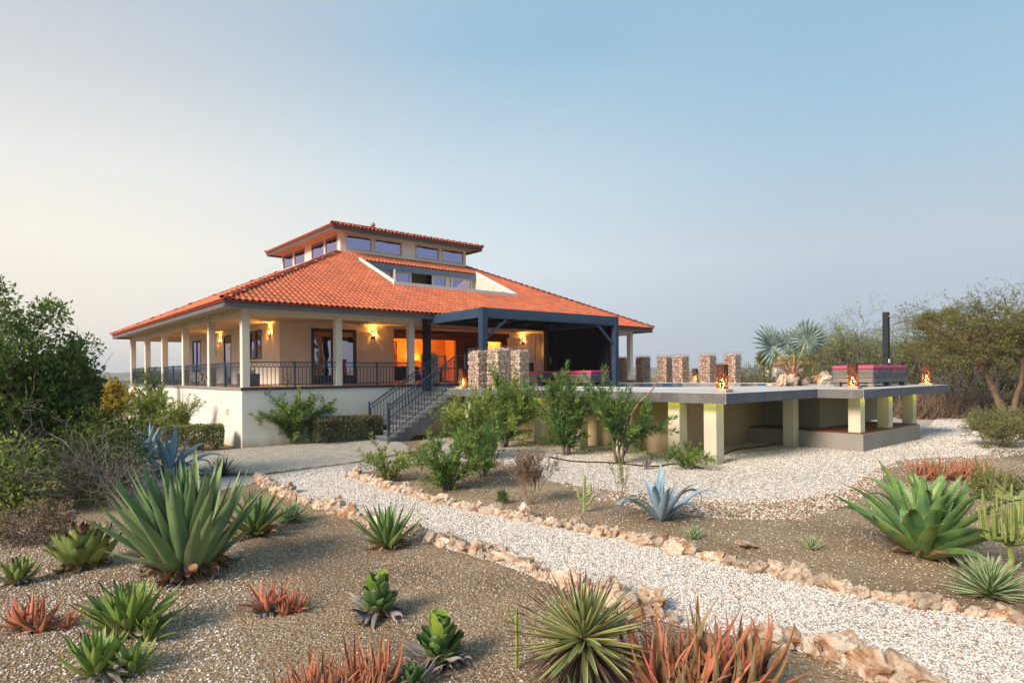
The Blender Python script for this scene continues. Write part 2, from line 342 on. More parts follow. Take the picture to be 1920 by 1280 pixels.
M_glassd = glass('door_glass', (.85, .72, .80), interior=.6, blend=.3)  # pink of the reflected sky is put into the tint
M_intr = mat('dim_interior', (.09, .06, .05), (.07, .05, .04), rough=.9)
M_terra = mat('veranda_floor_tile', (.45, .25, .14), (.38, .2, .11), scale=2, rough=.6)
M_redf = mat('red_floor', (.17, .055, .035), (.12, .04, .028), scale=1.2, rough=.5, bump=.1)
M_beige = mat('beige_render', (.42, .33, .22), (.36, .28, .185), scale=.5, rough=.9, bump=.08, bscale=60, foot=(.30, .22, .14))
M_beige2 = mat('grey_render', (.30, .275, .245), (.26, .24, .21), scale=.5, rough=.9, bump=.08, bscale=60)
M_white = mat('white_paint', (.72, .70, .66), (.65, .63, .58), scale=2, rough=.6)
# ------------------------------------------------------------------ ground
def smooth_poly(pts, n=4, j=.12):
    """closed outline rounded by Catmull-Rom, slightly uneven"""
    o = []
    m = len(pts)
    for i in range(m):
        p0, p1, p2, p3 = (Vector(pts[(i + k - 1) % m][:2]) for k in range(4))
        for s in range(n):
            t = s / n
            q = .5 * ((2 * p1) + (p2 - p0) * t + (2 * p0 - 5 * p1 + 4 * p2 - p3) * t * t + (3 * p1 - p0 - 3 * p2 + p3) * t ** 3)
            o.append(q + Vector((jit(j), jit(j))))
    return o
def sheet(name, pts, z, m, kind='structure', n=4, j=.12, smooth=True, holes=()):
    from mathutils.geometry import tessellate_polygon
    P = smooth_poly(pts, n, j) if smooth else [Vector(p[:2]) for p in pts]
    vs = [Vector((p.x, p.y, z)) for p in P]
    tr = tessellate_polygon([vs])
    b = MB(); b.add(vs, [tuple(t) for t in tr])
    me = b.mesh(name); me.materials.append(m)
    bm = bmesh.new(); bm.from_mesh(me)
    for f in bm.faces:
        if f.normal.z < 0: f.normal_flip()
    bm.to_mesh(me); bm.free()
    o = bpy.data.objects.new(name, me); COL.objects.link(o); o['kind'] = kind
    return o, P

def ground_mat(name, cols, speck, speck2, sp_scale, dens, bump, patch):
    """dirt/gravel: noise mixed tones with white stone specks (voronoi cells)"""
    m = bpy.data.materials.new(name); m.use_nodes = True; t = m.node_tree; t.nodes.clear()
    o = N(t, 'ShaderNodeOutputMaterial'); p = N(t, 'ShaderNodeBsdfPrincipled'); p.inputs['Roughness'].default_value = .92; p.inputs['Specular IOR Level'].default_value = .2
    g = N(t, 'ShaderNodeTexCoord')
    n1 = N(t, 'ShaderNodeTexNoise'); n1.inputs['Scale'].default_value = .55; n1.inputs['Detail'].default_value = 6; L(t, g.outputs['Object'], n1.inputs['Vector'])
    n2 = N(t, 'ShaderNodeTexNoise'); n2.inputs['Scale'].default_value = 22; n2.inputs['Detail'].default_value = 8; L(t, g.outputs['Object'], n2.inputs['Vector'])
    r1 = ramp(t, [(.3, cols[0]), (.5, cols[1]), (.7, cols[2])]); L(t, n1.outputs['Fac'], r1.inputs[0])
    r2 = ramp(t, [(.3, (.45, .45, .45)), (.52, (1, 1, 1)), (.75, (1.35, 1.3, 1.25))]); L(t, n2.outputs['Fac'], r2.inputs[0])
    mx = N(t, 'ShaderNodeMix', data_type='RGBA', blend_type='MULTIPLY'); mx.inputs[0].default_value = .8
    L(t, r1.outputs[0], mx.inputs[6]); L(t, r2.outputs[0], mx.inputs[7])
    last = mx.outputs[2]; hgt = n2.outputs['Fac']
    for sc, dn in ((sp_scale, dens), (sp_scale * 2.1, dens * .9)):
        v = N(t, 'ShaderNodeTexVoronoi'); v.inputs['Scale'].default_value = sc; L(t, g.outputs['Object'], v.inputs['Vector'])
        sepc = N(t, 'ShaderNodeSeparateColor'); L(t, v.outputs['Color'], sepc.inputs[0])
        pn = N(t, 'ShaderNodeMath', operation='MULTIPLY_ADD'); L(t, n1.outputs['Fac'], pn.inputs[0]); pn.inputs[1].default_value = patch; pn.inputs[2].default_value = dn - patch * .5
        lt = N(t, 'ShaderNodeMath', operation='LESS_THAN'); L(t, sepc.outputs[0], lt.inputs[0]); L(t, pn.outputs[0], lt.inputs[1])
        ds = N(t, 'ShaderNodeMath', operation='LESS_THAN'); L(t, v.outputs['Distance'], ds.inputs[0]); ds.inputs[1].default_value = .42
        an = N(t, 'ShaderNodeMath', operation='MULTIPLY'); L(t, lt.outputs[0], an.inputs[0]); L(t, ds.outputs[0], an.inputs[1])
        cc = N(t, 'ShaderNodeMix', data_type='RGBA'); L(t, sepc.outputs[1], cc.inputs[0]); cc.inputs[6].default_value = (*speck, 1); cc.inputs[7].default_value = (*speck2, 1)
        m3 = N(t, 'ShaderNodeMix', data_type='RGBA'); L(t, an.outputs[0], m3.inputs[0]); L(t, last, m3.inputs[6]); L(t, cc.outputs[2], m3.inputs[7]); last = m3.outputs[2]
    L(t, last, p.inputs['Base Color'])
    v = N(t, 'ShaderNodeTexVoronoi'); v.inputs['Scale'].default_value = sp_scale; L(t, g.outputs['Object'], v.inputs['Vector'])
    iv = N(t, 'ShaderNodeMath', operation='SUBTRACT'); iv.inputs[0].default_value = 1; L(t, v.outputs['Distance'], iv.inputs[1])
    sm = N(t, 'ShaderNodeMath', operation='ADD'); L(t, iv.outputs[0], sm.inputs[0]); L(t, hgt, sm.inputs[1])
    bp = N(t, 'ShaderNodeBump'); bp.inputs['Strength'].default_value = bump; bp.inputs['Distance'].default_value = .03; L(t, sm.outputs[0], bp.inputs['Height']); L(t, bp.outputs[0], p.inputs['Normal'])
    L(t, p.outputs[0], o.inputs[0]); return m
M_soil = ground_mat('dry_soil', [(.19, .132, .08), (.29, .205, .122), (.37, .275, .172)], (.52, .45, .37), (.22, .14, .09), 26, .13, .8, .35)
M_gravel = ground_mat('white_gravel', [(.42, .37, .31), (.52, .46, .40), (.58, .52, .46)], (.70, .65, .60), (.26, .20, .155), 26, .66, .8, .2)
M_paver = mat('grey_paver', (.46, .42, .35), (.34, .31, .26), scale=5, rough=.9, piece=.13, bump=.2, bscale=50)
M_paver2 = mat('grey_paver_mass', (.46, .42, .35), (.34, .31, .26), scale=5, rough=.9, island=.13, bump=.2, bscale=50)
M_grout = mat('paver_joint', (.17, .14, .10), rough=.95)

# ground: one sheet to the horizon; the garden part gently uneven
b = MB()
NX = 90
def ghz(x, y):
    k = min(1, max(0, (y - 1) / 4)) * min(1, max(0, (40 - y) / 8))
    return 0
xs = [-6000, -1500, -400, -120] + [x for x in range(-60, 61, 6)] + [120, 400, 1500, 6000]
ys = [-6000, -1500, -300, -60, -10] + [y for y in range(0, 67, 6)] + [120, 400, 1500, 6000, 12000]
vs = [(x, y, 0) for y in ys for x in xs]
b.add(vs, [(j * len(xs) + i, j * len(xs) + i + 1, (j + 1) * len(xs) + i + 1, (j + 1) * len(xs) + i) for j in range(len(ys) - 1) for i in range(len(xs) - 1)])
ground = b.build('ground', M_soil, kind='structure')

def PX(*pts): return [gp(x, y) for x, y in pts]
# white gravel yard round the deck and the gravel path
yard_pts = PX((500, 890), (640, 872), (765, 853)) + [Vector((-2.6, 22.5, 0)), Vector((-3.5, 25.5, 0)), Vector((2, 34, 0)), Vector((14, 34, 0))] + \
    [gp(1760, 782), gp(1850, 790), gp(1862, 830), gp(1850, 852), gp(1690, 862), gp(1640, 880), gp(1585, 920), gp(1480, 938), gp(1400, 942), gp(1250, 934), gp(1130, 914), gp(1040, 903), gp(1005, 880), gp(900, 862), gp(820, 864), gp(730, 874), gp(662, 890)]
yard, yard_o = sheet('gravel_yard', yard_pts, .004, M_gravel)
path_pts = PX((655, 889), (720, 912), (800, 937), (870, 954), (950, 971), (1050, 989), (1150, 1009), (1250, 1028), (1350, 1056), (1450, 1078), (1550, 1100), (1650, 1122), (1750, 1142), (1830, 1154), (1920, 1168)) + [gp(2100, 1200), gp(2150, 1420), gp(1900, 1340)] + \
    PX((1745, 1290), (1600, 1252), (1475, 1212), (1350, 1190), (1250, 1166), (1180, 1142), (1060, 1107), (1000, 1082), (930, 1054), (850, 1032), (760, 1002), (640, 967), (560, 938), (500, 910), (480, 897))
path, path_o = sheet('gravel_path', path_pts, .008, M_gravel, j=.03)
left_g, _ = sheet('gravel_patch', PX((290, 905), (300, 880), (380, 868), (345, 895), (410, 893), (500, 895), (480, 905), (430, 915), (350, 925)), .012, M_gravel)

# paved drive: pavers laid one by one, the far ones as one mass
pave_poly = [gp(330, 857), gp(420, 846), gp(453, 842), HW(5.1, -.45), HW(5.1, -2.3), gp(778, 846), gp(640, 871), gp(500, 888), gp(400, 890), gp(350, 892), gp(300, 874)]
drive, _ = sheet('paved_drive', pave_poly, .012, M_grout, smooth=False)
def inside(p, poly):
    c = False; j = len(poly) - 1
    for i in range(len(poly)):
        a, d = poly[i], poly[j]
        if (a[1] > p[1]) != (d[1] > p[1]) and p[0] < (d[0] - a[0]) * (p[1] - a[1]) / (d[1] - a[1]) + a[0]: c = not c
        j = i
    return c
pm = MB(); pm.box(-.098, .098, -.048, .048, 0, .028); pmesh = pm.mesh('paver'); pmesh.materials.append(M_paver)
spots = []
th = R(18); ct, st = math.cos(th), math.sin(th)
for i in range(-70, 90):
    for j in range(-70, 120):
        x = (i + .5 * (j % 2)) * .21; y = j * .108
        p = (-6.5 + x * ct - y * st, 20 + x * st + y * ct)
        if inside(p, pave_poly): spots.append(p)
spots.sort(key=lambda p: p[1])
for p in spots[:300]:
    o = inst('paver', pmesh, drive, (p[0], p[1], .012 + jit(.002)), (jit(.02), jit(.02), th + jit(.02)))
b = MB()
for p in spots[300:]:
    z = .012; hx, hy = .098, .048; q = []
    for sx, sy in ((-1, -1), (1, -1), (1, 1), (-1, 1)):
        X = sx * hx; Y = sy * hy; q.append((p[0] + X * ct - Y * st, p[1] + X * st + Y * ct))
    t_ = z + .028 + jit(.003)
    b.add([(*a, z) for a in q] + [(*a, t_) for a in q], [(4, 5, 6, 7), (0, 1, 5, 4), (1, 2, 6, 5), (2, 3, 7, 6), (3, 0, 4, 7)])
b.build('paver_field', M_paver2, drive, kind='stuff')

# ------------------------------------------------------------------ house
W, LL = 22.4, 22.0
FZ = 2.2
house = thing('house', 0, 0, 0, 'cream villa with red tiled hip roofs on a white base with a columned veranda', 'house')
b = MB(); b.box(0, W, 0, LL, -.4, 2.1)
b.build('base_wall', mat('white_base_plaster', (.74, .71, .65), (.66, .63, .57), scale=.5, rough=.9, bump=.1, bscale=60, foot=(.48, .39, .29)), house)
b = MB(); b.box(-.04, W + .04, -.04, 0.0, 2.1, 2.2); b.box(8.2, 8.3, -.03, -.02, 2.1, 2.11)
b.build('slab_edge', mat('shaded_slab_edge', (.035, .042, .065), (.028, .034, .05), rough=.5), house)  # front of the slab; its shade is put into the colour
b = MB(); b.box(-.04, 0, 0, LL, 2.1, 2.2); b.build('slab_edge', mat('lit_slab_edge', (.27, .26, .25), rough=.7), house)  # left side of the same slab; the light on it is in the colour
b = MB(); b.box(0, W, 0, LL, 2.1, 2.2); b.build('veranda_floor', M_terra, house)
# vent grille and basement shutter on the left side
b = MB(); b.box(-.012, 0.0, 1.52, 1.86, .93 + .2, 1.13 + .25); vg = b.build('vent_grille', M_white, house)
b = MB()
for i in range(4):
    for j in range(4):
        if (i, j) in ((1, 1), (2, 2)): continue
        b.box(-.016, -.012, 1.55 + i * .08, 1.59 + i * .08, 1.15 + j * .058, 1.185 + j * .058)
b.build('vent_hole', M_dark, vg, kind='stuff')
b = MB(); b.box(-.05, 0, 14.1, 17.2, .95, 1.6); sh = b.build('basement_shutter', mat('olive_shutter', (.16, .15, .08), (.12, .11, .06), rough=.7), house)
b = MB()
for i in range(9): b.box(-.062, -.05, 14.15, 17.15, .985 + i * .068, 1.03 + i * .068)
b.build('shutter_slat', MATS['olive_shutter'], sh)
# columns
cpos = [(0, v) for v in (0, 4.23, 8.46, 12.69, 16.92, 21.15)] + [(3.6, 0), (6.99, 0), (15.3, .02), (19.0, 0), (22.1, 0)] + [(2.9, 21.15), (7, 21.15), (11, 21.15), (15, 21.15), (19, 21.15), (22.1, 4.3), (22.1, 8.6), (22.1, 12.9), (22.1, 17), (22.1, 21.15)]
for u, v in cpos:
    b = MB(); b.box(u + .03, u + .30, v + .03, v + .30, 2.2, 4.86); b.box(u - .005 + .02, u + .325, v + .015, v + .325, 4.86, 5.14)
    b.build('column', M_col, house, bevel=.012)
# beams between the columns
b = MB(); b.box(.05, .28, .34, LL - .3, 4.86, 5.12); b.build('beam', M_col, house)
b = MB(); b.box(.34, W - .3, .05, .28, 4.86, 5.12); b.build('beam', M_col, house)
b = MB(); b.box(.34, W - .3, 21.2, 21.45, 4.86, 5.12); b.build('beam', M_col, house)
b = MB(); b.box(22.15, 22.38, .34, LL - .3, 4.86, 5.12); b.build('beam', M_col, house)
e = .78
b = MB(); b.box(-e + .06, W + e - .06, -e + .06, LL + .2, 5.12, 5.17)
b.build('ceiling', mat('soffit_paint', (.60, .54, .43), (.55, .49, .39), scale=.5, rough=.9), house)
def fascia(x0, x1, y0, y1, z0, m=M_grey):
    b = MB(); b.box(x0, x1, y0, y1, z0, z0 + .24); return b
U0, U1, V0, V1 = -e, W + e, -e, LL + .2
for (x0, x1, y0, y1, ax) in ((U0, U1, V0, V0 + .06, 1), (U0, U0 + .06, V0, V1, 0), (U1 - .06, U1, V0, V1, 0), (U0, U1, V1 - .06, V1, 1)):
    b = MB()
    if ax: b.box(x0, x1, y0, y1, 5.05, 5.27)
    else: b.box(x0, x1, y0 + .06, y1 - .06, 5.05, 5.27)
    s = -1 if (x0 == U0 if not ax else y0 == V0) else 1   # lower lip and drip board a step proud
    if ax: b.box(x0 - .02, x1 + .02, y0 + s * .025, y1 + s * .025, 5.0, 5.13)
    else: b.box(x0 + s * .025, x1 + s * .025, y0 + .06, y1 - .06, 5.0, 5.13)
    b.build('fascia', M_grey, house)

# inner walls (side wall at u=3.2, front wall at v=4.94)
def wall(name, m, ax, c, th, a0, a1, z0, z1, ops=(), parent=house):
    """wall along u (ax='u') at v=c, or along v at u=c; th = thickness; ops = openings (a0,a1,z0,z1)"""
    b = MB()
    def bx(p, q, s, t):
        if q - p < 1e-4 or t - s < 1e-4: return
        if ax == 'u': b.box(p, q, c, c + th, s, t)
        else: b.box(c, c + th, p, q, s, t)
    x = a0
    for (p, q, s, t) in sorted(ops):
        bx(x, p, z0, z1); bx(p, q, z0, s); bx(p, q, t, z1); x = q
    bx(x, a1, z0, z1)
    return b.build(name, m, parent)
wall('side_wall', M_cream, 'v', 3.2, .2, 4.94, 21.4, 2.2, 5.12, [(7.25, 8.95, 3.45, 4.85), (12.0, 13.3, 2.2, 4.85), (18.0, 19.9, 2.9, 4.85)])
wall('front_wall', M_cream, 'u', 4.94, .2, 3.4, 19.4, 2.2, 5.12, [(4.68, 6.98, 2.2, 4.85), (9.09, 16.92, 2.2, 5.0), (18.98, 19.1, 2.6, 4.9)])
wall('back_wall', M_cream, 'u', 21.2, .2, 3.4, 19.4, 2.2, 5.12)
wall('right_wall', M_cream, 'v', 19.4, .2, 4.94, 21.4, 2.2, 5.12)
M_amber = mat('amber_painted_wall', (.62, .33, .10), (.55, .28, .08), scale=.6, rough=.85)
M_brownw = mat('brown_painted_wall', (.15, .075, .05), (.12, .06, .04), scale=.6, rough=.85)
# covered living room and the lit rooms behind
wall('partition', M_brownw, 'u', 8.0, .2, 9.0, 19.4, 2.2, 5.12, [(9.2, 15.2, 2.2, 4.72), (17.4, 18.9, 2.2, 4.72)])
wall('partition', M_amber, 'u', 11.2, .15, 9.0, 19.4, 2.2, 5.12, [(17.6, 18.1, 3.2, 4.3)])
wall('partition', M_amber, 'v', 9.0, .15, 5.14, 11.2, 2.2, 5.12)
wall('partition', M_amber, 'v', 16.6, .15, 8.2, 11.2, 2.2, 5.12)
b = MB(); b.box(9.09, 16.92, 4.96, 5.12, 4.78, 5.0); b.build('lintel', M_brownw, house)
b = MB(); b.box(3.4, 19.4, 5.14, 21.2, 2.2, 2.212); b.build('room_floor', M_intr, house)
def window(ax, c, a0, a1, z0, z1, fm, gm, name='window', fr=.08, dep=.05, face=-1, n=1, lab=None, blind=False, split=None):
    """frame with glass; face=-1: the outside looks towards smaller coordinates"""
    def bx(b, p, q, s, t, d0, d1):
        if ax == 'u': b.box(p, q, c + d0, c + d1, s, t)
        else: b.box(c + d0, c + d1, p, q, s, t)
    b = MB(); f0, f1 = (-.02, dep)
    bx(b, a0, a1, z0, z0 + fr, f0, f1); bx(b, a0, a1, z1 - fr, z1, f0, f1)
    xs_ = [a0] + [a0 + (a1 - a0) * (k + 1) / n for k in range(n - 1)] + [a1]
    if split: xs_ = [a0] + list(split) + [a1]
    for k, x in enumerate(xs_):
        p = x - (0 if k == 0 else (fr if k == len(xs_) - 1 else fr / 2)); bx(b, p, p + fr, z0 + fr, z1 - fr, f0, f1)
    w = b.build(name, fm, house, label=lab)
    for k in range(len(xs_) - 1):
        g = MB(); bx(g, xs_[k] + fr * .5, xs_[k + 1] - fr * .5, z0 + fr * .8, z1 - fr * .8, .02, .03); g.build('pane', gm, w)
    return w
window('v', 3.2, 7.25, 8.95, 3.45, 4.85, M_dframe, M_glass, n=2, lab='grey framed window with a pale blind')
b = MB(); b.box(3.32, 3.34, 7.4, 7.9, 3.5, 4.8); b.build('blind', M_white, house)
window('v', 3.2, 12.0, 13.3, 2.2, 4.85, M_dframe, M_glassd, name='door')
window('v', 3.2, 18.0, 19.9, 2.9, 4.85, M_dframe, M_glass, n=2)
b = MB(); b.box(3.31, 3.33, 18.1, 18.9, 3.0, 4.8); b.build('blind', M_white, house)
# french doors with a solid foot panel and a lever handle
for a0, a1, hs_ in ((4.68, 5.83, 1), (5.83, 6.98, -1)):
    d = window('u', 4.94, a0, a1, 2.2, 4.85, M_dframe, M_glassd, name='door', fr=.15, lab='dark grey glazed french door leaf')
    b = MB(); b.box(a0 + .15, a1 - .15, 4.95, 4.975, 2.35, 2.62); b.build('foot_panel', M_dframe, d)
    hx = a1 - .07 if hs_ > 0 else a0 + .07
    b = MB(); b.box(hx - .02, hx + .02, 4.90, 4.92, 3.2, 3.42); b.box(hx - .14 * hs_, hx, 4.87, 4.89, 3.36, 3.39); b.box(hx - .01, hx + .01, 4.87, 4.9, 3.365, 3.385); b.build('handle', M_white, d)
# curtains and a shape inside
b = MB(); b.box(6.4, 6.7, 5.5, 5.55, 2.25, 4.9); b.build('curtain', M_white, house)
b = MB(); b.box(19.5, 19.6, 4.5, 4.94, 2.2, 5.1); b.build('wall_return', M_cream, house)

# roof: slab planes, tiles, hips
def tile_mesh_data():
    w, l = .225, .385
    prof = [(0, .004), (.022, .036), (.055, .054), (.09, .054), (.122, .036), (.145, .006), (.185, -.004), (w, .004)]
    n = len(prof); v = []
    for x, z in prof: v.append((x, 0, z + .026))
    for x, z in prof: v.append((x, l, z))
    for x, z in prof: v.append((x, 0.0, z + .006))
    f = [(i, i + 1, n + i + 1, n + i) for i in range(n - 1)] + [(2 * n + i, 2 * n + i + 1, i + 1, i) for i in range(n - 1)]
    return np.array(v), f
TV, TF = tile_mesh_data()
tm = bpy.data.meshes.new('roof_tile'); tm.from_pydata(TV.tolist(), [], TF); tm.materials.append(M_tilep); tm.shade_smooth()
tm.polygons.foreach_set('use_smooth', [i < 7 for i in range(14)])
def slope(parent, org, ed, ind, length, run, zs, sl, name, singles=0, cut=None, endin=None, rows_from=0):
    """one roof plane: org = eave start, ed = direction along the eave, ind = inward plan direction"""
    ed = Vector((*ed, 0)); ind2 = Vector((*ind, 0)); up = Vector((ind[0], ind[1], sl)); nl = up.length; up.normalize()
    nrm = ed.cross(up).normalized()
    o0 = Vector((*org, zs))
    def P(a, r): return o0 + ed * a + (ind2 + Vector((0, 0, sl))) * r
    ends = endin or (run, run)
    # slab under the tiles, with the cut-out left open
    b = MB()
    def quad(p):
        t = [q for q in p]; bt = [q - nrm * .05 for q in p]; m_ = len(p)
        b.add(t + bt, [tuple(range(m_)), tuple(range(2 * m_ - 1, m_ - 1, -1))] + [(i, m_ + i, m_ + (i + 1) % m_, (i + 1) % m_) for i in range(m_)])
    k0, k1 = ends[0] / run, ends[1] / run
    if cut:
        a0, a1, r0, r1 = cut
        quad([P(0, 0), P(length, 0), P(length - k1 * r0, r0), P(k0 * r0, r0)])
        quad([P(k0 * r0, r0), P(a0, r0), P(a0, r1), P(k0 * r1, r1)])
        quad([P(a1, r0), P(length - k1 * r0, r0), P(length - k1 * r1, r1), P(a1, r1)])
        quad([P(k0 * r1, r1), P(length - k1 * r1, r1), P(length - k1 * run, run), P(k0 * run, run)])
    else:
        quad([P(0, 0), P(length, 0), P(length - ends[1], run), P(ends[0], run)])
    slab = b.build('roof_deck', M_hip, parent)
    nr = int(run * nl / .35); nc = int(length / .225) + 1
    mats_ = []
    for r_ in range(-0, nr + 1):
        for c in range(nc):
            a = c * .225; rr = r_ * .35 / nl
            if r_ == 0: rr = -.02
            ctr = a + .11; rc = rr + .12
            if rc > run + .02: continue
            if ctr < k0 * rc - .06 or ctr > length - k1 * rc + .06: continue
            if cut and cut[0] - .12 < ctr < cut[1] + .12 and cut[2] - .30 < rr < cut[3] - .05: continue
            mats_.append((a, rr))
    M = Matrix((ed, up, nrm)).transposed()
    def place(a, rr): return P(a, rr) + nrm * .012
    if singles:
        mats_.sort(key=lambda q: (HW(*(place(*q).xy)).xy).length)
        e_ = M.to_euler()
        for q in mats_[:singles]:
            inst('roof_tile', tm, parent, place(*q) + nrm * abs(jit(.004)), (e_.x + jit(.008), e_.y + jit(.008), e_.z + jit(.008)))
        mats_ = mats_[singles:]
    if mats_:
        Mn = np.array(M); base = TV @ Mn.T
        allv = np.concatenate([base + np.array(place(*q) + nrm * abs(jit(.006))) for q in mats_])
        off = np.array(OFF[parent.name]); allv = allv - off
        F_ = np.array(TF); fs = np.concatenate([F_ + i * len(TV) for i in range(len(mats_))])
        me = bpy.data.meshes.new(name); me.vertices.add(len(allv)); me.vertices.foreach_set('co', allv.ravel())
        me.loops.add(fs.size); me.loops.foreach_set('vertex_index', fs.ravel()); me.polygons.add(len(fs))
        me.polygons.foreach_set('loop_start', np.arange(0, fs.size, 4)); me.update(calc_edges=True); me.validate()
        sm_ = np.tile(np.array([i < 7 for i in range(14)]), len(mats_)); me.polygons.foreach_set('use_smooth', sm_)
        me.materials.append(M_tile)
        o = bpy.data.objects.new(name, me); COL.objects.link(o); o.parent = parent; o['kind'] = 'stuff'; OFF[o.name] = OFF[parent.name]
    return P
def hip(parent, a, b_, name='hip_tile', r_=.10, step=.36):
    a, b_ = Vector(a), Vector(b_); d = b_ - a; n = max(1, int(d.length / step)); d.normalize()
    side = d.cross(Vector((0, 0, 1))).normalized(); up = side.cross(d)
    vs = []; fs = []
    K = 7
    for k in range(K):
        t = PI * k / (K - 1); vs.append(Vector((math.cos(t) * (r_ + .03), 0, math.sin(t) * (r_ + .02))))
    for k in range(K):
        t = PI * k / (K - 1); vs.append(Vector((math.cos(t) * r_, .42, math.sin(t) * r_ * .85 - .02)))
    for k in range(K):
        t = PI * k / (K - 1); vs.append(Vector((math.cos(t) * (r_ + .012), 0, math.sin(t) * (r_ + .0))))
    fs = [(k, K + k, K + k + 1, k + 1) for k in range(K - 1)] + [(2 * K + k, k, k + 1, 2 * K + k + 1) for k in range(K - 1)]
    me = bpy.data.meshes.new(name); me.from_pydata([tuple(v) for v in vs], [], fs); me.materials.append(M_hip)
    me.polygons.foreach_set('use_smooth', [True] * 6 + [False] * 6)
    e_ = Matrix((side, d, up)).transposed().to_euler()
    for i in range(n):
        inst(name, me, parent, a + d * (i * step) + up * .03, (e_.x + jit(.01), e_.y, e_.z + jit(.015)))
RU0, RU1, RV0, RV1 = U0 - .07, U1 + .07, V0 - .07, V1 + .07   # tiles overhang the fascia
B0, B1 = 7.3, 15.5                                             # clerestory box
ZE = 5.235
sl1 = (9.12 - ZE) / (B0 - RV0)
b = MB(); b.box(B0 + .5, B1 - .5, B0 + .5, B1 - .5, 8.0, 8.05); roof = b.build('roof', M_hip, house)
runf = B0 - RV0
runr = RU1 - B1; runb = RV1 - B1
cut = (7.8 - RU0, 15.4 - RU0, 2.62 - RV0, 6.05 - RV0)
Pf = slope(roof, (RU0, RV0), (1, 0), (0, 1), RU1 - RU0, runf, ZE, sl1, 'roof_tile_field', singles=300, cut=cut, endin=(B0 - RU0, runr))
slope(roof, (RU0, RV1), (0, -1), (1, 0), RV1 - RV0, B0 - RU0, ZE, sl1, 'roof_tile_field', endin=(runb, runf))
slope(roof, (RU1, RV0), (0, 1), (-1, 0), RV1 - RV0, runr, ZE, (9.12 - ZE) / runr, 'roof_tile_field', endin=(runf, runb))
slope(roof, (RU1, RV1), (-1, 0), (0, -1), RU1 - RU0, runb, ZE, (9.12 - ZE) / runb, 'roof_tile_field', endin=(runr, B0 - RU0))
hip(roof, (RU0 - .02, RV0 - .02, ZE + .02), (B0, B0, 9.14)); hip(roof, (RU1, RV0, ZE + .02), (B1, B0, 9.14))
hip(roof, (RU0, RV1, ZE + .02), (B0, B1, 9.14)); hip(roof, (RU1, RV1, ZE + .02), (B1, B1, 9.14))
# recessed roof terrace: floor, back wall with windows, cheeks, white kerb
zc = lambda v: ZE + sl1 * (v - RV0)
a0, a1, v0, v1 = 7.8, 15.4, 2.62, 6.05
tw = 5.4                                                       # plane of the windows
b = MB(); b.box(a0 + .02, a1 - .02, v0, v1 + 1.2, zc(v0) - .5, zc(v0) - .45); b.build('terrace_floor', M_white, house)
M_cheek = mat('cheek_panel', (.60, .56, .48), (.53, .50, .43), scale=.8, rough=.8)
for nm, u, mm in (('terrace_cheek', a0, M_white), ('terrace_cheek', a1, M_cheek)):
    b = MB(); s = .10
    pts = [(v0, zc(v0) - .5), (v1 + .25, zc(v0) - .5), (v1 + .25, zc(v1 + .25) + .0), (v0, zc(v0) + .10)]
    n = 4; vs = [(u, p[0], p[1]) for p in pts] + [(u + (s if u == a0 else -s), p[0], p[1]) for p in pts]
    b.add(vs, [(0, 1, 2, 3), (7, 6, 5, 4)] + [(i, 4 + i, 4 + (i + 1) % 4, (i + 1) % 4) for i in range(4)])
    ck = b.build(nm, mm, house)
    b = MB(); b.bar((u, v0 - .08, zc(v0) + .10), (u, v1 + .1, zc(v1 + .1) + .07), .12, .14); b.build('kerb', M_white, ck)
    if u == a1:
        b = MB(); b.box(u - s - .006, u - s, 3.4, v1, zc(3.4) - .02, zc(3.4)); b.box(u - s - .006, u - s, 4.4, 4.42, zc(v0) - .4, zc(4.4) - .1); b.build('panel_joint', M_dframe, ck)
b = MB(); b.box(a0 - .1, a1 + .1, v0 - .14, v0, zc(v0) - .1, zc(v0) + .15); b.build('front_kerb', M_white, house)
b = MB(); b.box(a0 + .05, a1 - .05, v1 - .02, v1 + .05, zc(v1) - .30, zc(v1) - .01); b.build('terrace_fascia', mat('blue_grey_fascia', (.13, .165, .235), (.1, .13, .19), rough=.5), house)
b = MB(); b.box(a0 + .1, a1 - .1, v1 + .05, tw + 1.5, zc(v1) - .2, zc(v1) - .16); b.build('terrace_soffit', M_cheek, house)
def Uat(px, v):
    x = (px - 960) / F; c = -OX * SA + OY * CA
    t = (v + c) / (-x * SA + CA); return (x * t - OX) * CA + (t - OY) * SA
wv = 6.3
wall('terrace_wall', M_cheek, 'u', wv, .12, a0 + .1, a1 - .1, zc(v0) - .45, zc(v1) - .16, [(8.1, 15.2, zc(v0) - .2, zc(v1) - .24)])
zt0, zt1 = zc(v0) - .2, zc(v1) - .24
for (p, q, sp, lb) in ((8.1, 9.6, None, None), (9.6, 11.0, (10.0,), 'cream casement window standing open'), (12.35, 13.4, None, None), (13.4, 15.2, (13.7,), None)):
    window('u', wv, p, q, zt0, zt1, M_frame, M_glass, fr=.13, split=sp, lab=lb)
b = MB(); b.box(11.0, 12.35, wv + .5, wv + .52, zt0, zt1); b.build('room_shade_sheet', mat('olive_room_shade', (.07, .06, .03), rough=.9), house)  # sheet coloured dark to stand for the unlit room behind
b = MB(); b.bar((9.75, wv - .42, (zt0 + zt1) / 2), (9.78, wv - .02, (zt0 + zt1) / 2), .05, zt1 - zt0 - .04); b.build('casement', M_frame, house)
b = MB(); b.box(14.6, 15.05, wv + .15, wv + .18, zt0, zt1); b.build('curtain', mat('pale_blue_curtain', (.45, .55, .55), rough=.9), house)

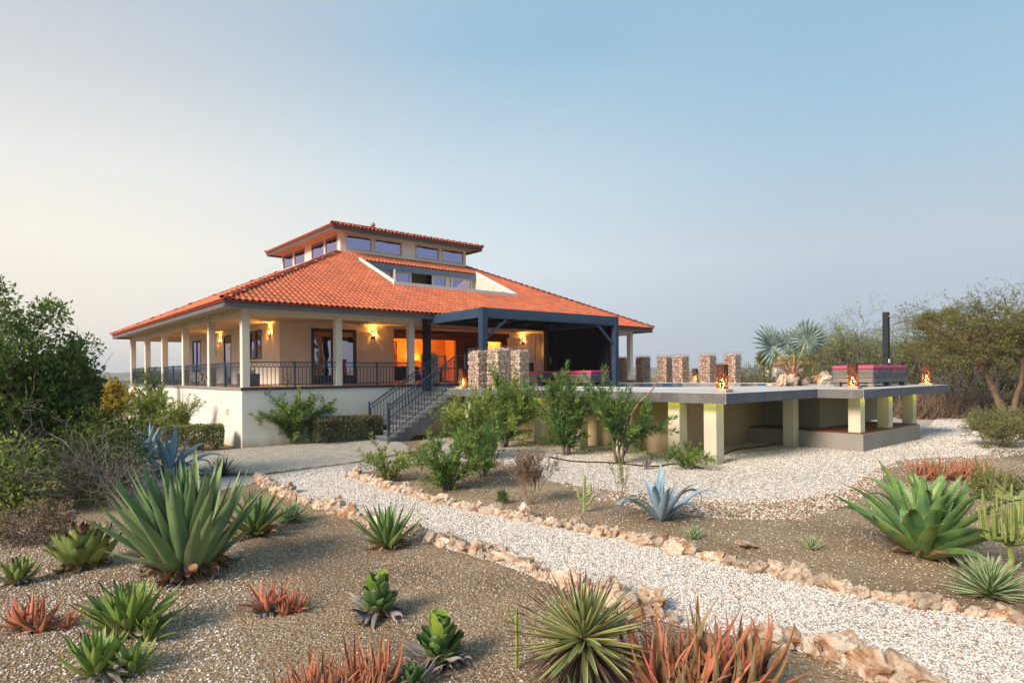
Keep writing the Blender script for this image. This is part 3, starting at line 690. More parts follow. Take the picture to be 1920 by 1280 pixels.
# clerestory
zb, ztp = 8.9, 10.2
ops = [(7.63, 9.12), (9.30, 10.98), (11.92, 13.5), (13.72, 15.3)]
zw0, zw1 = 9.36, 10.06
wall('clerestory_wall', M_cream, 'u', B0, .15, B0, B1, zb, ztp, [(p, q, zw0, zw1) for p, q in ops])
wall('clerestory_wall', M_cream, 'v', B0, .15, B0 + .15, B1, zb, ztp, [(p, q, 9.22, zw1) for p, q in ops])
wall('clerestory_wall', M_cream, 'u', B1 - .15, .15, B0 + .15, B1, zb, ztp, [(p, q, zw0, zw1) for p, q in ops])
wall('clerestory_wall', M_cream, 'v', B1 - .15, .15, B0 + .15, B1 - .15, zb, ztp, [(p, q, zw0, zw1) for p, q in ops if p > 7.5])
for p, q in ops:
    window('u', B0, p - .05, q + .05, zw0 - .07, zw1 + .06, M_frame, M_glass, fr=.10)
    window('v', B0, p - .05, q + .05, 9.16, zw1 + .06, M_frame, M_glass, fr=.08)
    window('u', B1 - .05, p, q, zw0, zw1, M_frame, M_glass, fr=.08)
    window('v', B1 - .05, p, q, zw0, zw1, M_frame, M_glass, fr=.08)
E0, E1 = 6.6, 16.2
b = MB(); b.box(E0 + .06, E1 - .06, E0 + .06, E1 - .06, 10.2, 10.24); b.build('upper_soffit', mat('peach_soffit', (.62, .47, .33), (.57, .43, .30), rough=.9), house)
for (x0, x1, y0, y1) in ((E0, E1, E0, E0 + .06), (E0, E0 + .06, E0 + .06, E1 - .06), (E1 - .06, E1, E0 + .06, E1 - .06), (E0, E1, E1 - .06, E1)):
    b = MB(); b.box(x0, x1, y0, y1, 10.1, 10.33); b.build('fascia', M_grey, house)
    b = MB(); b.box(x0 - (.02), x1 + .02, y0 - (.02), y1 + .02, 10.17, 10.20); b.build('fascia_groove', M_dframe, house)
b = MB(); b.box(11, 11.8, 11, 11.8, 11.2, 11.25); uroof = b.build('upper_roof', M_hip, house)
T0, T1 = E0 - .07, E1 + .07; rn = (T1 - T0) / 2; su = (11.60 - 10.32) / rn
for org, ed, ind in (((T0, T0), (1, 0), (0, 1)), ((T0, T1), (0, -1), (1, 0)), ((T1, T0), (0, 1), (-1, 0)), ((T1, T1), (-1, 0), (0, -1))):
    slope(uroof, org, ed, ind, T1 - T0, rn - .01, 10.32, su, 'roof_tile_field')
cc_ = (T0 + T1) / 2
for x, y in ((T0, T0), (T1, T0), (T0, T1), (T1, T1)): hip(uroof, (x, y, 10.34), (cc_, cc_, 11.63))
b = MB(); b.lathe([(.14, 0), (.14, .1), (.06, .16), (.06, .2)], (cc_, cc_, 11.62)); b.build('finial_base', M_hip, house)
b = MB(); b.lathe([(.03, 0), (.11, .04), (.155, .12), (.16, .17), (.13, .26), (.07, .31), (.01, .33)], (cc_, cc_, 11.74), 14); b.build('finial_ball', mat('stone_ball', (.42, .38, .32), (.25, .22, .18), scale=9, rough=.8), house, smooth=True)

# veranda railings
bal = MB(); bal.box(-.011, .011, -.011, .011, 0, 1); balm = bal.mesh('baluster'); balm.materials.append(M_navy)
def railing(parent, p0, p1, z0, z1=None, zt=.93, label=None, post=True, ext=.0):
    z1 = z0 if z1 is None else z1
    a, c = Vector((*p0, z0)), Vector((*p1, z1)); d = c - a; ln = d.xy.length; n = max(2, int(ln / .145))
    U = Vector((0, 0, 1)); b = MB()
    b.bar(a + U * zt, c + U * zt, .045, .04); b.bar(a + U * (zt - .17), c + U * (zt - .17), .022, .028); b.bar(a + U * .10, c + U * .10, .022, .028)
    r_ = b.build('railing', M_navy, parent, label=label)
    for i in range(n + 1):
        p = a + d * (i / n)
        inst('baluster', balm, r_, p + U * .04, (0, 0, 0), (1, 1, zt - .21))
    x = MB()
    for i in range(n):
        p, q = a + d * ((i + .12) / n), a + d * ((i + .88) / n)
        x.bar(p + U * (zt - .165), q + U * (zt - .02), .011); x.bar(q + U * (zt - .165), p + U * (zt - .02), .011)
    x.build('lattice', M_navy, r_)
    if post:
        m_ = (a + c) / 2; x = MB(); x.box(m_.x - .03, m_.x + .03, m_.y - .03, m_.y + .03, m_.z - .0, m_.z + zt + .04); x.build('post', M_navy, r_)
    return r_
for i in range(5): railing(house, (.10, 4.23 * i + .34), (.10, 4.23 * (i + 1) + .0), FZ)
railing(house, (.34, .10), (3.62, .10), FZ); railing(house, (3.96, .10), (6.98, .10), FZ)
for i in range(4): railing(house, (7.3 + 0 + i * 4 - 4 if 0 else 3.25 + i * 4, 21.3), (7.0 + i * 4, 21.3), FZ)
# objects on the veranda
pt = thing('planter_box', .75, 1.75, 2.2, 'grey square planter behind the corner column of the veranda', 'planter')
b = MB(); b.box(.72, 1.42, 2.3, 2.9, 2.2, 2.72); b.box(.76, 1.38, 2.34, 2.86, 2.72, 2.722)
b.build('box', mat('planter_grey', (.13, .125, .12), (.1, .1, .1), scale=6, rough=.8), pt, bevel=.02)
b = MB()
for i in range(26): 
    q = Vector((1.07 + jit(.25), 2.6 + jit(.22), 2.7)); b.bar(q, q + Vector((jit(.1), jit(.1), .1 + rnd.random() * .12)), .03, .006)
b.build('greenery', mat('planter_green', (.06, .10, .04), rough=.7), pt)

# perforated rusty sheet: real holes where the winding lines run
def perf_mat(name, sc, width, low=None):
    m = bpy.data.materials.new(name); m.use_nodes = True; t = m.node_tree; t.nodes.clear()
    o = N(t, 'ShaderNodeOutputMaterial'); p = N(t, 'ShaderNodeBsdfPrincipled'); p.inputs['Base Color'].default_value = (.10, .038, .018, 1); p.inputs['Roughness'].default_value = .7; p.inputs['Metallic'].default_value = .3
    tr = N(t, 'ShaderNodeBsdfTransparent'); ms = N(t, 'ShaderNodeMixShader'); tcn = N(t, 'ShaderNodeTexCoord')
    nz_ = N(t, 'ShaderNodeTexNoise'); nz_.inputs['Scale'].default_value = sc; nz_.inputs['Detail'].default_value = 1; L(t, tcn.outputs['Object'], nz_.inputs['Vector'])
    s_ = N(t, 'ShaderNodeMath', operation='SUBTRACT'); L(t, nz_.outputs['Fac'], s_.inputs[0]); s_.inputs[1].default_value = .5
    a_ = N(t, 'ShaderNodeMath', operation='ABSOLUTE'); L(t, s_.outputs[0], a_.inputs[0])
    sp = N(t, 'ShaderNodeSeparateXYZ'); L(t, tcn.outputs['Object'], sp.inputs[0])
    wz = N(t, 'ShaderNodeMapRange'); L(t, sp.outputs[2], wz.inputs[0]); wz.inputs[1].default_value = 0; wz.inputs[2].default_value = low or 1; wz.inputs[3].default_value = width; wz.inputs[4].default_value = width * .6
    gb_ = N(t, 'ShaderNodeNewGeometry'); cb_ = N(t, 'ShaderNodeMix', data_type='RGBA'); L(t, gb_.outputs['Backfacing'], cb_.inputs[0]); cb_.inputs[6].default_value = (.085, .032, .016, 1); cb_.inputs[7].default_value = (.50, .24, .07, 1); L(t, cb_.outputs[2], p.inputs['Base Color'])  # inner side coloured amber so the lamp's glow shows through the holes
    lt = N(t, 'ShaderNodeMath', operation='LESS_THAN'); L(t, a_.outputs[0], lt.inputs[0]); L(t, wz.outputs[0], lt.inputs[1])
    L(t, lt.outputs[0], ms.inputs[0]); L(t, p.outputs[0], ms.inputs[1]); L(t, tr.outputs[0], ms.inputs[2]); L(t, ms.outputs[0], o.inputs[0]); return m
M_perf = perf_mat('perforated_rusty_steel', 13, .013, .85)
M_perfs = perf_mat('perforated_sconce_steel', 14, .075, 3)
M_flame = emitter('lamp_flame', (1, .55, .12), 45)
M_bulb = emitter('lamp_bulb', (1, .55, .15), 45)
def plight(name, loc, col, w, r_=.03):
    d = bpy.data.lights.new(name, 'POINT'); d.energy = w; d.color = col; d.shadow_soft_size = r_
    o = bpy.data.objects.new(name, d); COL.objects.link(o); o.location = loc; return o
def sconce(u, v, face, label):
    t = thing('wall_lamp', u, v, 4.42, label, 'wall lamp', 'perforated wall lamps on the veranda walls')
    # face: 'v' hangs on a wall facing -v ; 'u' on a wall facing -u
    def T(a, d, z): return (u + a, v - d, 4.42 + z) if face == 'v' else (u - d, v + a, 4.42 + z)
    w, dp, h = .10, .13, .42
    me = MB()
    for p, q in (((-w, 0), (-w, dp)), ((-w, dp), (w, dp)), ((w, dp), (w, 0))):
        me.add([T(p[0], p[1], 0), T(q[0], q[1], 0), T(q[0], q[1], h), T(p[0], p[1], h)], [(0, 1, 2, 3)])
    me.build('shade', M_perfs, t)
    me = MB(); me.box(*(lambda a, c: (min(a[0], c[0]), max(a[0], c[0]), min(a[1], c[1]), max(a[1], c[1])))(T(-w, .0, 0), T(w, .012, 0)), 4.42, 4.42 + h); me.build('back_plate', M_dark, t)
    me = MB(); c = T(0, .065, .22); me.lathe([(.005, -.04), (.03, -.02), (.033, .01), (.02, .04), (.004, .05)], c, 10); me.build('bulb', M_bulb, t, smooth=True)
    o = plight('wall_lamp_light', (0, 0, 0), (1, .38, .06), 60, .012); o.location = Vector(c) - OFF[t.name] + Vector((0, 0, .062)); o.parent = t
    return t
sconce(7.89, 4.94, 'v', 'lit black wall lamp right of the french doors')
sconce(17.98, 4.94, 'v', 'lit black wall lamp under the pergola, right of the open living room')
sconce(3.2, 6.09, 'u', 'lit black wall lamp between the side window and the wall corner')
sconce(3.2, 13.97, 'u', 'lit black wall lamp far along the side wall, left of the side door')

# living room things
def wart(u0, u1, v, z0, z1, label):
    t = thing('picture', (u0 + u1) / 2, v, z0, label, 'picture')
    b = MB(); b.box(u0, u1, v - .04, v, z0, z1); b.build('canvas', mat('dark_abstract_canvas', (.05, .02, .015), (.25, .10, .05), scale=2.2, rough=.7, lo=.45, hi=.6), t)
    b = MB(); b.box(u0 - .03, u0, v - .05, v, z0, z1); b.box(u1, u1 + .03, v - .05, v, z0, z1); b.box(u0 - .03, u1 + .03, v - .05, v, z1, z1 + .03); b.box(u0 - .03, u1 + .03, v - .05, v, z0 - .03, z0); b.build('frame', M_dark, t)
wart(15.95, 17.2, 7.98, 3.1, 4.5, 'dark abstract painting on the brown wall of the open living room')
wart(12.3, 12.85, 11.18, 3.0, 4.7, 'tall narrow painting on the amber wall of the lit room')
t = thing('picture', 3.2, 15.0, 3.6, 'small dark picture on the side veranda wall, left of the far wall lamp', 'picture')
b = MB(); b.box(3.17, 3.2, 14.75, 15.25, 3.75, 4.45); b.build('canvas', MATS['dark_abstract_canvas'], t)
t = thing('cabinet', 9.9, 10.6, 2.2, 'dark wooden cabinet at the back left of the lit room', 'cabinet')
M_dwood = mat('dark_wood', (.06, .035, .025), (.04, .02, .015), scale=3, rough=.5)
b = MB(); b.box(9.3, 10.9, 10.6, 11.1, 2.2, 4.1); b.build('body', M_dwood, t, bevel=.01)
for k in range(2):
    b = MB(); b.box(9.33 + k * .79, 10.09 + k * .79, 10.575, 10.6, 2.25, 4.05); b.build('door', M_dwood, t, bevel=.01)
t = thing('table_lamp', 10.1, 9.9, 2.9, 'table lamp with a red shade in the lit room', 'lamp')
b = MB(); b.lathe([(.08, 0), (.08, .02), (.02, .05), (.02, .35)], (10.1, 9.2, 3.25)); b.build('stand', M_dark, t)
b = MB(); b.lathe([(.2, 0), (.17, .32)], (10.1, 9.2, 3.55), 16); b.build('lamp_shade', emitter('red_lamp_shade', (1, .05, .02), 1.1), t)
t = thing('side_table', 10.1, 9.9, 2.2, 'dark side table under the red table lamp', 'table')
b = MB(); b.box(9.75, 10.45, 8.9, 9.5, 3.2, 3.25); b.build('table_top', M_dwood, t)
for x, y in ((9.8, 8.95), (10.4, 8.95), (9.8, 9.45), (10.4, 9.45)):
    b = MB(); b.box(x - .03, x + .03, y - .03, y + .03, 2.2, 3.2); b.build('leg', M_dwood, t)
for (u, v, z, nm) in ((14.1, 11.0, 3.35, 'lit cone shaped uplight on the amber wall'), (11.7, 11.0, 4.1, 'small lit wall lamp above the cabinet')):
    t = thing('uplight', u, v, z, nm, 'wall lamp')
    b = MB(); b.lathe([(.03, 0), (.11, .2), (.105, .2), (.02, .02)], (u, v - .02, z)); b.build('cup', M_dark, t)
    o = plight('uplight_light', (0, 0, 0), (1, .45, .08), 60, .03); o.parent = t; o.location = Vector((0, -.02, .19))
for (u, v, z, w) in ((10.3, 9.2, 4.6, 150), (13.6, 9.4, 4.6, 120), (18.2, 9.6, 4.5, 120)):
    o = plight('room_lamp', HW(u, v, z), (1, .30, .05), w, .15)
o = plight('living_room_lamp', HW(12.5, 6.4, 4.7), (1, .25, .05), 24, .15)
t = thing('sofa', 11.2, 6.6, 2.2, 'dark sofa inside the open living room behind the railing', 'sofa')
M_sofa = mat('dark_sofa_fabric', (.035, .03, .035), (.025, .02, .025), rough=.9)
b = MB(); b.box(9.6, 11.9, 6.3, 7.2, 2.3, 2.65); b.build('seat', M_sofa, t, bevel=.05)
b = MB(); b.box(9.6, 11.9, 7.0, 7.25, 2.65, 3.1); b.build('backrest', M_sofa, t, bevel=.05)
t = thing('dining_table', 14, 6, 2.2, 'dark red dining table in the open living room', 'table')
M_dred = mat('dark_red_lacquer', (.25, .03, .02), (.2, .02, .015), rough=.3)
b = MB(); b.box(12.6, 15.4, 5.9, 6.9, 2.95, 3.0); b.build('table_top', M_dred, t)
for x, y in ((12.7, 6), (15.3, 6), (12.7, 6.8), (15.3, 6.8)):
    b = MB(); b.box(x - .04, x + .04, y - .04, y + .04, 2.2, 2.95); b.build('leg', M_dwood, t)

# ------------------------------------------------------------------ outside staircase
SU0, SU1, SV0, SV1, SZ0, SZ1 = 4.80, 8.12, -2.1, -.42, .03, 2.03
st_ = thing('staircase', 5, -1.2, 0, 'slate tiled outside staircase with navy steel railings climbing to the pool deck', 'staircase')
NS = 11; rise = (SZ1 - SZ0) / NS; trd = (SU1 - SU0) / (NS - 1)
prof = []
for i in range(NS):
    u = SU0 + i * trd; prof += [(u, SZ0 + i * rise), (u, SZ0 + (i + 1) * rise - .03)]
prof += [(SU1 + .3, SZ1 - .03), (SU1 + .3, SZ1 - .35), (SU0 + .75, -.05), (SU0, -.05)]
b = MB(); n = len(prof)
b.add([(u, SV0, z) for u, z in prof] + [(u, SV1, z) for u, z in prof], [(i, n + i, n + (i + 1) % n, (i + 1) % n) for i in range(n)])
from mathutils.geometry import tessellate_polygon
tr_ = tessellate_polygon([[Vector((u, z, 0)) for u, z in prof]])
b.f += [tuple(t) for t in tr_] + [tuple(n + i for i in reversed(t)) for t in tr_]; b.m += [0] * (2 * len(tr_))
b.build('stair_body', M_slate, st_)
M_tread = mat('taupe_tread_tile', (.26, .235, .225), (.2, .18, .175), scale=3, rough=.6, piece=.08)
for i in range(NS):
    u = SU0 + i * trd; z = SZ0 + (i + 1) * rise
    b = MB(); b.box(u - .03, u + trd + (.0 if i < NS - 1 else .3), SV0 - .012, SV1 + .012, z - .03, z); b.build('tread', M_tread, st_)
    for k in range(3):
        w = (SV1 - SV0) / 3; b = MB(); b.box(u - .012, u, SV0 + k * w + .006, SV0 + (k + 1) * w - .006, z - rise + .004, z - .034); b.build('riser_tile', M_slate, st_)
    if i < NS - 1:
        b = MB(); b.box(u + .006, u + trd - .006, SV0 - .010, SV0, max(.0, z - rise - .30), z - .036); b.build('side_tile', M_slate, st_)
for vv in (-.52, -2.02):
    b0, b1 = (4.78, vv, .08), (8.3, vv, 2.15)
    r_ = railing(st_, (4.86, vv), (8.05, vv), .22, 2.2, zt=1.22, post=False)
    b = MB()
    b.box(4.75, 4.82, vv - .035, vv + .035, .03, 1.55); b.build('newel_post', M_navy, st_, bevel=.006)
    b = MB(); b.box(8.47, 8.54, vv - .035, vv + .035, 2.03, 3.46); b.build('newel_post', M_navy, st_, bevel=.006)
    b = MB(); b.bar((8.04, vv, 3.41), (8.5, vv, 3.41), .045, .04); b.build('handrail_end', M_navy, st_)

# ------------------------------------------------------------------ pool deck
DP = [(8.1, -14.38), (13.72, -14.38), (13.72, -15.8), (22.7, -15.8), (22.7, -9), (24.8, -9), (24.8, 3.2), (22.75, 3.2), (22.75, -.07), (8.46, -.07), (8.46, -2.14), (7.5, -2.14), (7.5, -5.5), (8.1, -5.5)]
pc = Vector((17.9, -6.1)); PA, PB = 5.2, 4.9
pool_o = [(pc.x + PA * abs(math.cos(t)) ** .75 * (1 if math.cos(t) > 0 else -1), pc.y + PB * abs(math.sin(t)) ** .75 * (1 if math.sin(t) > 0 else -1)) for t in [2 * PI * i / 48 for i in range(48)]]
deck = thing('pool_deck', 8.1, -14.38, 0, 'raised white topped pool deck with slate tiled edge standing on cream pillars', 'deck')
def slab_hole(poly, hole, z0, z1):
    V = [Vector((*p, 0)) for p in poly]; H = [Vector((*p, 0)) for p in hole]
    tr = tessellate_polygon([V, H]); n = len(poly) + len(hole); allp = list(poly) + list(hole); b = MB()
    vs = [(*p, z1) for p in allp] + [(*p, z0) for p in allp]; fs = []
    for t in tr:
        a, c, d = (Vector(allp[i]) for i in t); cr = (c - a).x * (d - a).y - (c - a).y * (d - a).x
        t = tuple(t) if cr > 0 else tuple(reversed(t)); fs.append(t); fs.append(tuple(n + i for i in reversed(t)))
    m = len(poly); fs += [(n + i, n + (i + 1) % m, (i + 1) % m, i) for i in range(m)]
    k = len(hole); fs += [(m + i, m + (i + 1) % k, n + m + (i + 1) % k, n + m + i) for i in range(k)]
    b.add(vs, fs); return b
slab_hole(DP, pool_o, 1.76, 2.03).build('deck_slab', mat('pale_deck_stone', (.56, .53, .50), (.49, .465, .44), scale=1.2, rough=.7, bump=.05), deck)
ring_o = [(pc.x + (q[0] - pc.x) * 1.06, pc.y + (q[1] - pc.y) * 1.06) for q in pool_o]
slab_hole(ring_o, pool_o, 2.03, 2.045).build('pool_coping', M_white, deck)
# slate facing tiles along the edge, each its own piece
def face_tiles(p, q, m, wd=1.055):
    p, q = Vector(p), Vector(q); d = q - p; ln = d.length; d.normalize(); nrm = Vector((d.y, -d.x)); n = max(1, math.ceil(ln / wd - .05)); x = 0
    while x < ln - .01:
        x2 = min(ln, x + wd); a, c = p + d * (x + .008), p + d * (x2 - .008); b = MB()
        v = [a, c, c + nrm * .02, a + nrm * .02]; z0, z1 = 1.745, 2.026
        b.add([(*k, z0) for k in v] + [(*k, z1) for k in v], [(0, 1, 2, 3), (7, 6, 5, 4), (0, 4, 5, 1), (1, 5, 6, 2), (2, 6, 7, 3), (3, 7, 4, 0)])
        b.build('facing_tile', m, deck); x = x2
m_grout = MATS['pale_deck_stone']
face_tiles((7.5, -2.14), (7.5, -5.5), M_slate_lit); face_tiles((7.5, -5.5), (8.1, -5.5), M_slate); face_tiles((8.1, -5.5), (8.1, -14.38), M_slate_lit); face_tiles((8.1, -14.38), (13.72, -14.38), M_slate); face_tiles((13.72, -14.40), (13.72, -15.8), M_slate_lit)
face_tiles((13.72, -15.8), (22.7, -15.8), M_slate); face_tiles((22.7, -15.8), (22.7, -9), M_slate); face_tiles((8.46, -.07), (8.46, -2.14), M_slate_lit)
# pillars
K = [(8.48, v) for v in (-13.86, -12.65, -10.6, -8.65, -6.7)] + [(7.95, -4.9), (7.95, -3.1)]
KB = {(14.05, -13.45): 0}
M_pillar = mat('cream_pillar_paint', (.60, .55, .43), (.53, .48, .38), scale=.8, rough=.85, bump=.06, bscale=50, foot=(.45, .36, .26))
for u, v in K:
    b = MB(); b.box(u, u + .40, v, v + .40, -.2, 1.758); b.build('pillar', M_pillar, deck, bevel=.01)
for u, v, z in ((14.04, -13.45, -.2), (14.5, -15.42, .6), (17.05, -15.42, .6), (19.55, -15.42, .6), (18.4, -13.6, .6), (21.9, -13, -.2)):
    b = MB(); b.box(u, u + .38, v, v + .38, z, 1.758); b.build('pillar', M_pillar, deck, bevel=.01)
# walls under the deck
b = MB(); b.box(9.72, 9.95, -11.56, -4.6, -.2, 1.757); b.box(9.95, 15.62, -11.56, -11.3, -.2, 1.755); b.box(10.2, 23.2, -11.29, -1.21, -.2, .66); b.build('pool_shell', M_beige, deck)
b = MB(); b.box(15.5, 21.6, -13.7, -11.41, .6, 1.757); b.build('pump_room', M_beige2, deck)
b = MB(); b.box(14.44, 19.95, -15.52, -11.57, -.2, .56); b.build('plinth', M_beige2, deck)
b = MB(); b.box(14.5, 19.9, -15.46, -11.6, .56, .60); b.build('plinth_floor', M_redf, deck)
b = MB(); b.box(9.8, 23, -1.2, -.8, -.2, 1.7); b.build('shade_back', M_intr, deck)  # coloured dark to stand for the deep shade under the deck
# yellow light strips tucked under the edge
M_led = emitter('yellow_led', (.80, .85, .04), 6)
b = MB(); b.box(8.30, 8.33, -14.1, -2.5, 1.735, 1.755); b.box(8.4, 13.4, -14.2, -14.17, 1.735, 1.755); b.build('light_strip', M_led, deck)
b = MB(); b.box(14.0, 22.3, -15.62, -15.59, 1.735, 1.755); b.build('light_strip', M_led, deck)
# pool
pool = thing('pool', pc.x, pc.y, 0, 'rounded swimming pool with blue mosaic wall set into the white deck', 'pool')
mz = bpy.data.materials.new('blue_mosaic'); mz.use_nodes = True; t_ = mz.node_tree; pb = t_.nodes['Principled BSDF']; pb.inputs['Roughness'].default_value = .25
bt = N(t_, 'ShaderNodeTexBrick'); bt.offset = 0; bt.inputs['Color1'].default_value = (.012, .10, .36, 1); bt.inputs['Color2'].default_value = (.02, .17, .48, 1); bt.inputs['Mortar'].default_value = (.10, .25, .42, 1)
bt.inputs['Scale'].default_value = 1; bt.inputs['Brick Width'].default_value = .12; bt.inputs['Row Height'].default_value = .06; bt.inputs['Mortar Size'].default_value = .006
uvn = N(t_, 'ShaderNodeUVMap'); L(t_, uvn.outputs[0], bt.inputs[0]); L(t_, bt.outputs[0], pb.inputs['Base Color'])
b = MB(); n = len(pool_o)
b.add([(*p, 2.03) for p in pool_o] + [(*p, .7) for p in pool_o], [(i, n + i, n + (i + 1) % n, (i + 1) % n) for i in range(n)])
o = b.build('pool_wall', mz, pool)
uvl = o.data.uv_layers.new(name='UVMap'); arc = [0]
for i in range(n): arc.append(arc[-1] + (Vector(pool_o[(i + 1) % n]) - Vector(pool_o[i])).length)
for i, pl in enumerate(o.data.polygons):
    vals = [(arc[i], 2.03), (arc[i], .7), (arc[i + 1], .7), (arc[i + 1], 2.03)]
    for li, uvv in zip(pl.loop_indices, vals): uvl.data[li].uv = uvv
b = MB(); b.add([(*p, .7) for p in pool_o], [tuple(range(n))]); b.build('pool_floor', mat('pool_floor_blue', (.05, .22, .42), (.04, .18, .36), rough=.4), pool)
mw = bpy.data.materials.new('pool_water'); mw.use_nodes = True; t_ = mw.node_tree; t_.nodes.clear(); o_ = N(t_, 'ShaderNodeOutputMaterial')
g_ = N(t_, 'ShaderNodeBsdfGlossy'); g_.inputs['Roughness'].default_value = .03; g_.inputs[0].default_value = (.8, .9, 1, 1); tp = N(t_, 'ShaderNodeBsdfTransparent'); tp.inputs[0].default_value = (.35, .75, .88, 1)
fr_ = N(t_, 'ShaderNodeFresnel'); fr_.inputs[0].default_value = 1.33; ms_ = N(t_, 'ShaderNodeMixShader'); wn = N(t_, 'ShaderNodeTexNoise'); wn.inputs['Scale'].default_value = 2.2; tcx = N(t_, 'ShaderNodeTexCoord'); L(t_, tcx.outputs['Object'], wn.inputs['Vector'])
bp = N(t_, 'ShaderNodeBump'); bp.inputs['Strength'].default_value = .04; bp.inputs['Distance'].default_value = .01; L(t_, wn.outputs['Fac'], bp.inputs['Height']); L(t_, bp.outputs[0], g_.inputs['Normal']); L(t_, bp.outputs[0], fr_.inputs['Normal'])
L(t_, fr_.outputs[0], ms_.inputs[0]); L(t_, tp.outputs[0], ms_.inputs[1]); L(t_, g_.outputs[0], ms_.inputs[2]); L(t_, ms_.outputs[0], o_.inputs[0])
b = MB(); b.add([(*p, 1.72) for p in pool_o], [tuple(range(n))]); b.build('water', mw, pool)

# ------------------------------------------------------------------ pergola
pg = thing('pergola', 7.3, -4.85, 2.03, 'navy steel pergola with dark roof and black slatted side wall on the deck', 'pergola')
def pbox(name, *a, m=M_navy): b = MB(); b.box(*a); return b.build(name, m, pg, bevel=.006)
PU0, PU1, PV0, PV1, PZ = 7.38 + .0, 15.18, -4.85, -.35, 5.17
FL, FR, BL, BR = Vector((8.22, -3.62, 5.30)), Vector((15.06, -4.75, 5.20)), Vector((7.72, -.3, 5.18)), Vector((15.06, -.3, 5.18))
def pbar(name, a, c, w, h, m=M_navy, dz=0):
    b = MB(); b.bar(Vector(a) + Vector((0, 0, dz - h / 2)), Vector(c) + Vector((0, 0, dz - h / 2)), w, h); return b.build(name, m, pg, bevel=.006)
pbox('post', FL.x - .13, FL.x + .15, FL.y - .13, FL.y + .15, 2.03, FL.z)
pbox('post', PU1 - .24, PU1, PV0, PV0 + .24, 2.03, 5.21)
pbox('post', 7.60, 7.88, -.36, -.10, 1.9, 5.05, m=M_dark)
pbox('post', PU1 - .24, PU1, -.33, -.09, 2.03, PZ - .1, m=M_dark)
d1 = (FR - FL).normalized(); pbar('beam', FL + d1 * .16, FR - d1 * .14, .18, .40, dz=-.004)
d2 = (BL - FL).normalized(); pbar('beam', FL + d2 * .16, BL, .18, .38, dz=-.008)
pbar('beam', FR + Vector((0, .14, 0)), BR, .16, .37, dz=-.006)
pbar('beam', BL + Vector((.1, 0, 0)), BR - Vector((.1, 0, 0)), .2, .28, m=M_dark, dz=-.08)
b = MB(); b.add([FL + Vector((.1, .1, -.06)), FR + Vector((-.1, .1, -.06)), BR + Vector((-.1, -.1, -.06)), BL + Vector((.1, -.1, -.06))], [(0, 1, 2, 3)]); b.build('roof_sheet', M_dark, pg)
for k in range(4):
    f = (k + 1) / 5; pbar('rafter', FL.lerp(FR, f) + Vector((0, .12, 0)), BL.lerp(BR, f) - Vector((0, .14, 0)), .08, .18, m=M_dark, dz=-.08)
b = MB(); b.bar(FL + d1 * .14 + Vector((0, 0, -1.25)), FL + d1 * 1.15 + Vector((0, 0, -.38)), .09, .09); b.build('brace', M_navy, pg)
b = MB(); b.bar(FR - d1 * .14 + Vector((0, 0, -1.25)), FR - d1 * 1.1 + Vector((0, 0, -.38)), .09, .09); b.build('brace', M_navy, pg)
M_slat = mat('blue_black_slat', (.007, .009, .016), (.005, .006, .011), rough=.85, spec=.12)
nsl = 18
for k in range(nsl):
    v = PV0 + .26 + k * (4.2 / nsl); b = MB(); b.box(PU1 - .14 - .03 * (k % 2), PU1 - .06, v, v + 4.2 / nsl - .012, 2.06, PZ - .37); b.build('wall_slat', M_slat, pg)
pbox('switch_box', PU1 - .17, PU1 - .14, -.6, -.45, 3.1, 3.45, m=M_white)

# ------------------------------------------------------------------ gabions
M_gst = mat('gabion_stone', (.50, .30, .21), (.66, .52, .42), scale=3, rough=.9, island=.45, bump=.2, bscale=40)
M_gst2 = mat('gabion_stone_pale', (.55, .39, .29), (.70, .58, .46), scale=3, rough=.9, island=.42, bump=.2, bscale=40)
M_wire = mat('galvanised_wire', (.35, .36, .38), rough=.4, metal=.8)
def stone_mesh(name, n=14, seed=0, flat=1.0, sub=2):
    bm = bmesh.new(); bmesh.ops.create_icosphere(bm, subdivisions=sub, radius=1); r0 = random.Random(seed); of = Vector((r0.random() * 50, r0.random() * 50, 0))
    for v in bm.verts:
        k = 1 + .55 * noise.noise(v.co * 1.1 + of) + .18 * noise.noise(v.co * 3.4 + of); v.co *= k; v.co.z *= flat
    me = bpy.data.meshes.new(name); bm.to_mesh(me); bm.free(); return me
ico = [stone_mesh('pebble_source', seed=s, sub=1) for s in range(6)]
icov = [(np.array([v.co[:] for v in m_.vertices]), [tuple(p.vertices) for p in m_.polygons]) for m_ in ico]
def rotm(r0):
    return np.array(Euler((r0.random() * 6, r0.random() * 6, r0.random() * 6)).to_matrix())
def gabion_mesh(w, h, seed, m):
    r0 = random.Random(seed); b = MB(); s = .085
    pts = []
    n, nh = int(w / s), int(h / s)
    for k in range(nh):
        for i in range(n):
            for f in range(4):
                a = -w / 2 + s * (i + .5) + (r0.random() - .5) * .03; d = w / 2 - .035 + (r0.random() - .5) * .02; z = s * (k + .5) + (r0.random() - .5) * .03
                pts.append([(a, -d, z), (a, d, z), (-d, a, z), (d, a, z)][f])
    for i in range(n):
        for j in range(n): pts.append((-w / 2 + s * (i + .5), -w / 2 + s * (j + .5), h - .04 + (r0.random() - .5) * .07))
    for p in pts:
        V, Fc = icov[r0.randrange(6)]; sc_ = .048 * (.8 + r0.random() * .45)
        q = (V * np.array([1, .75 + r0.random() * .3, .7 + r0.random() * .3])) @ rotm(r0).T * sc_ + np.array(p)
        b.add(q.tolist(), Fc)
    b.box(-w / 2 + .07, w / 2 - .07, -w / 2 + .07, w / 2 - .07, .01, h - .09)
    me = b.mesh('stone_fill'); me.materials.append(m); return me
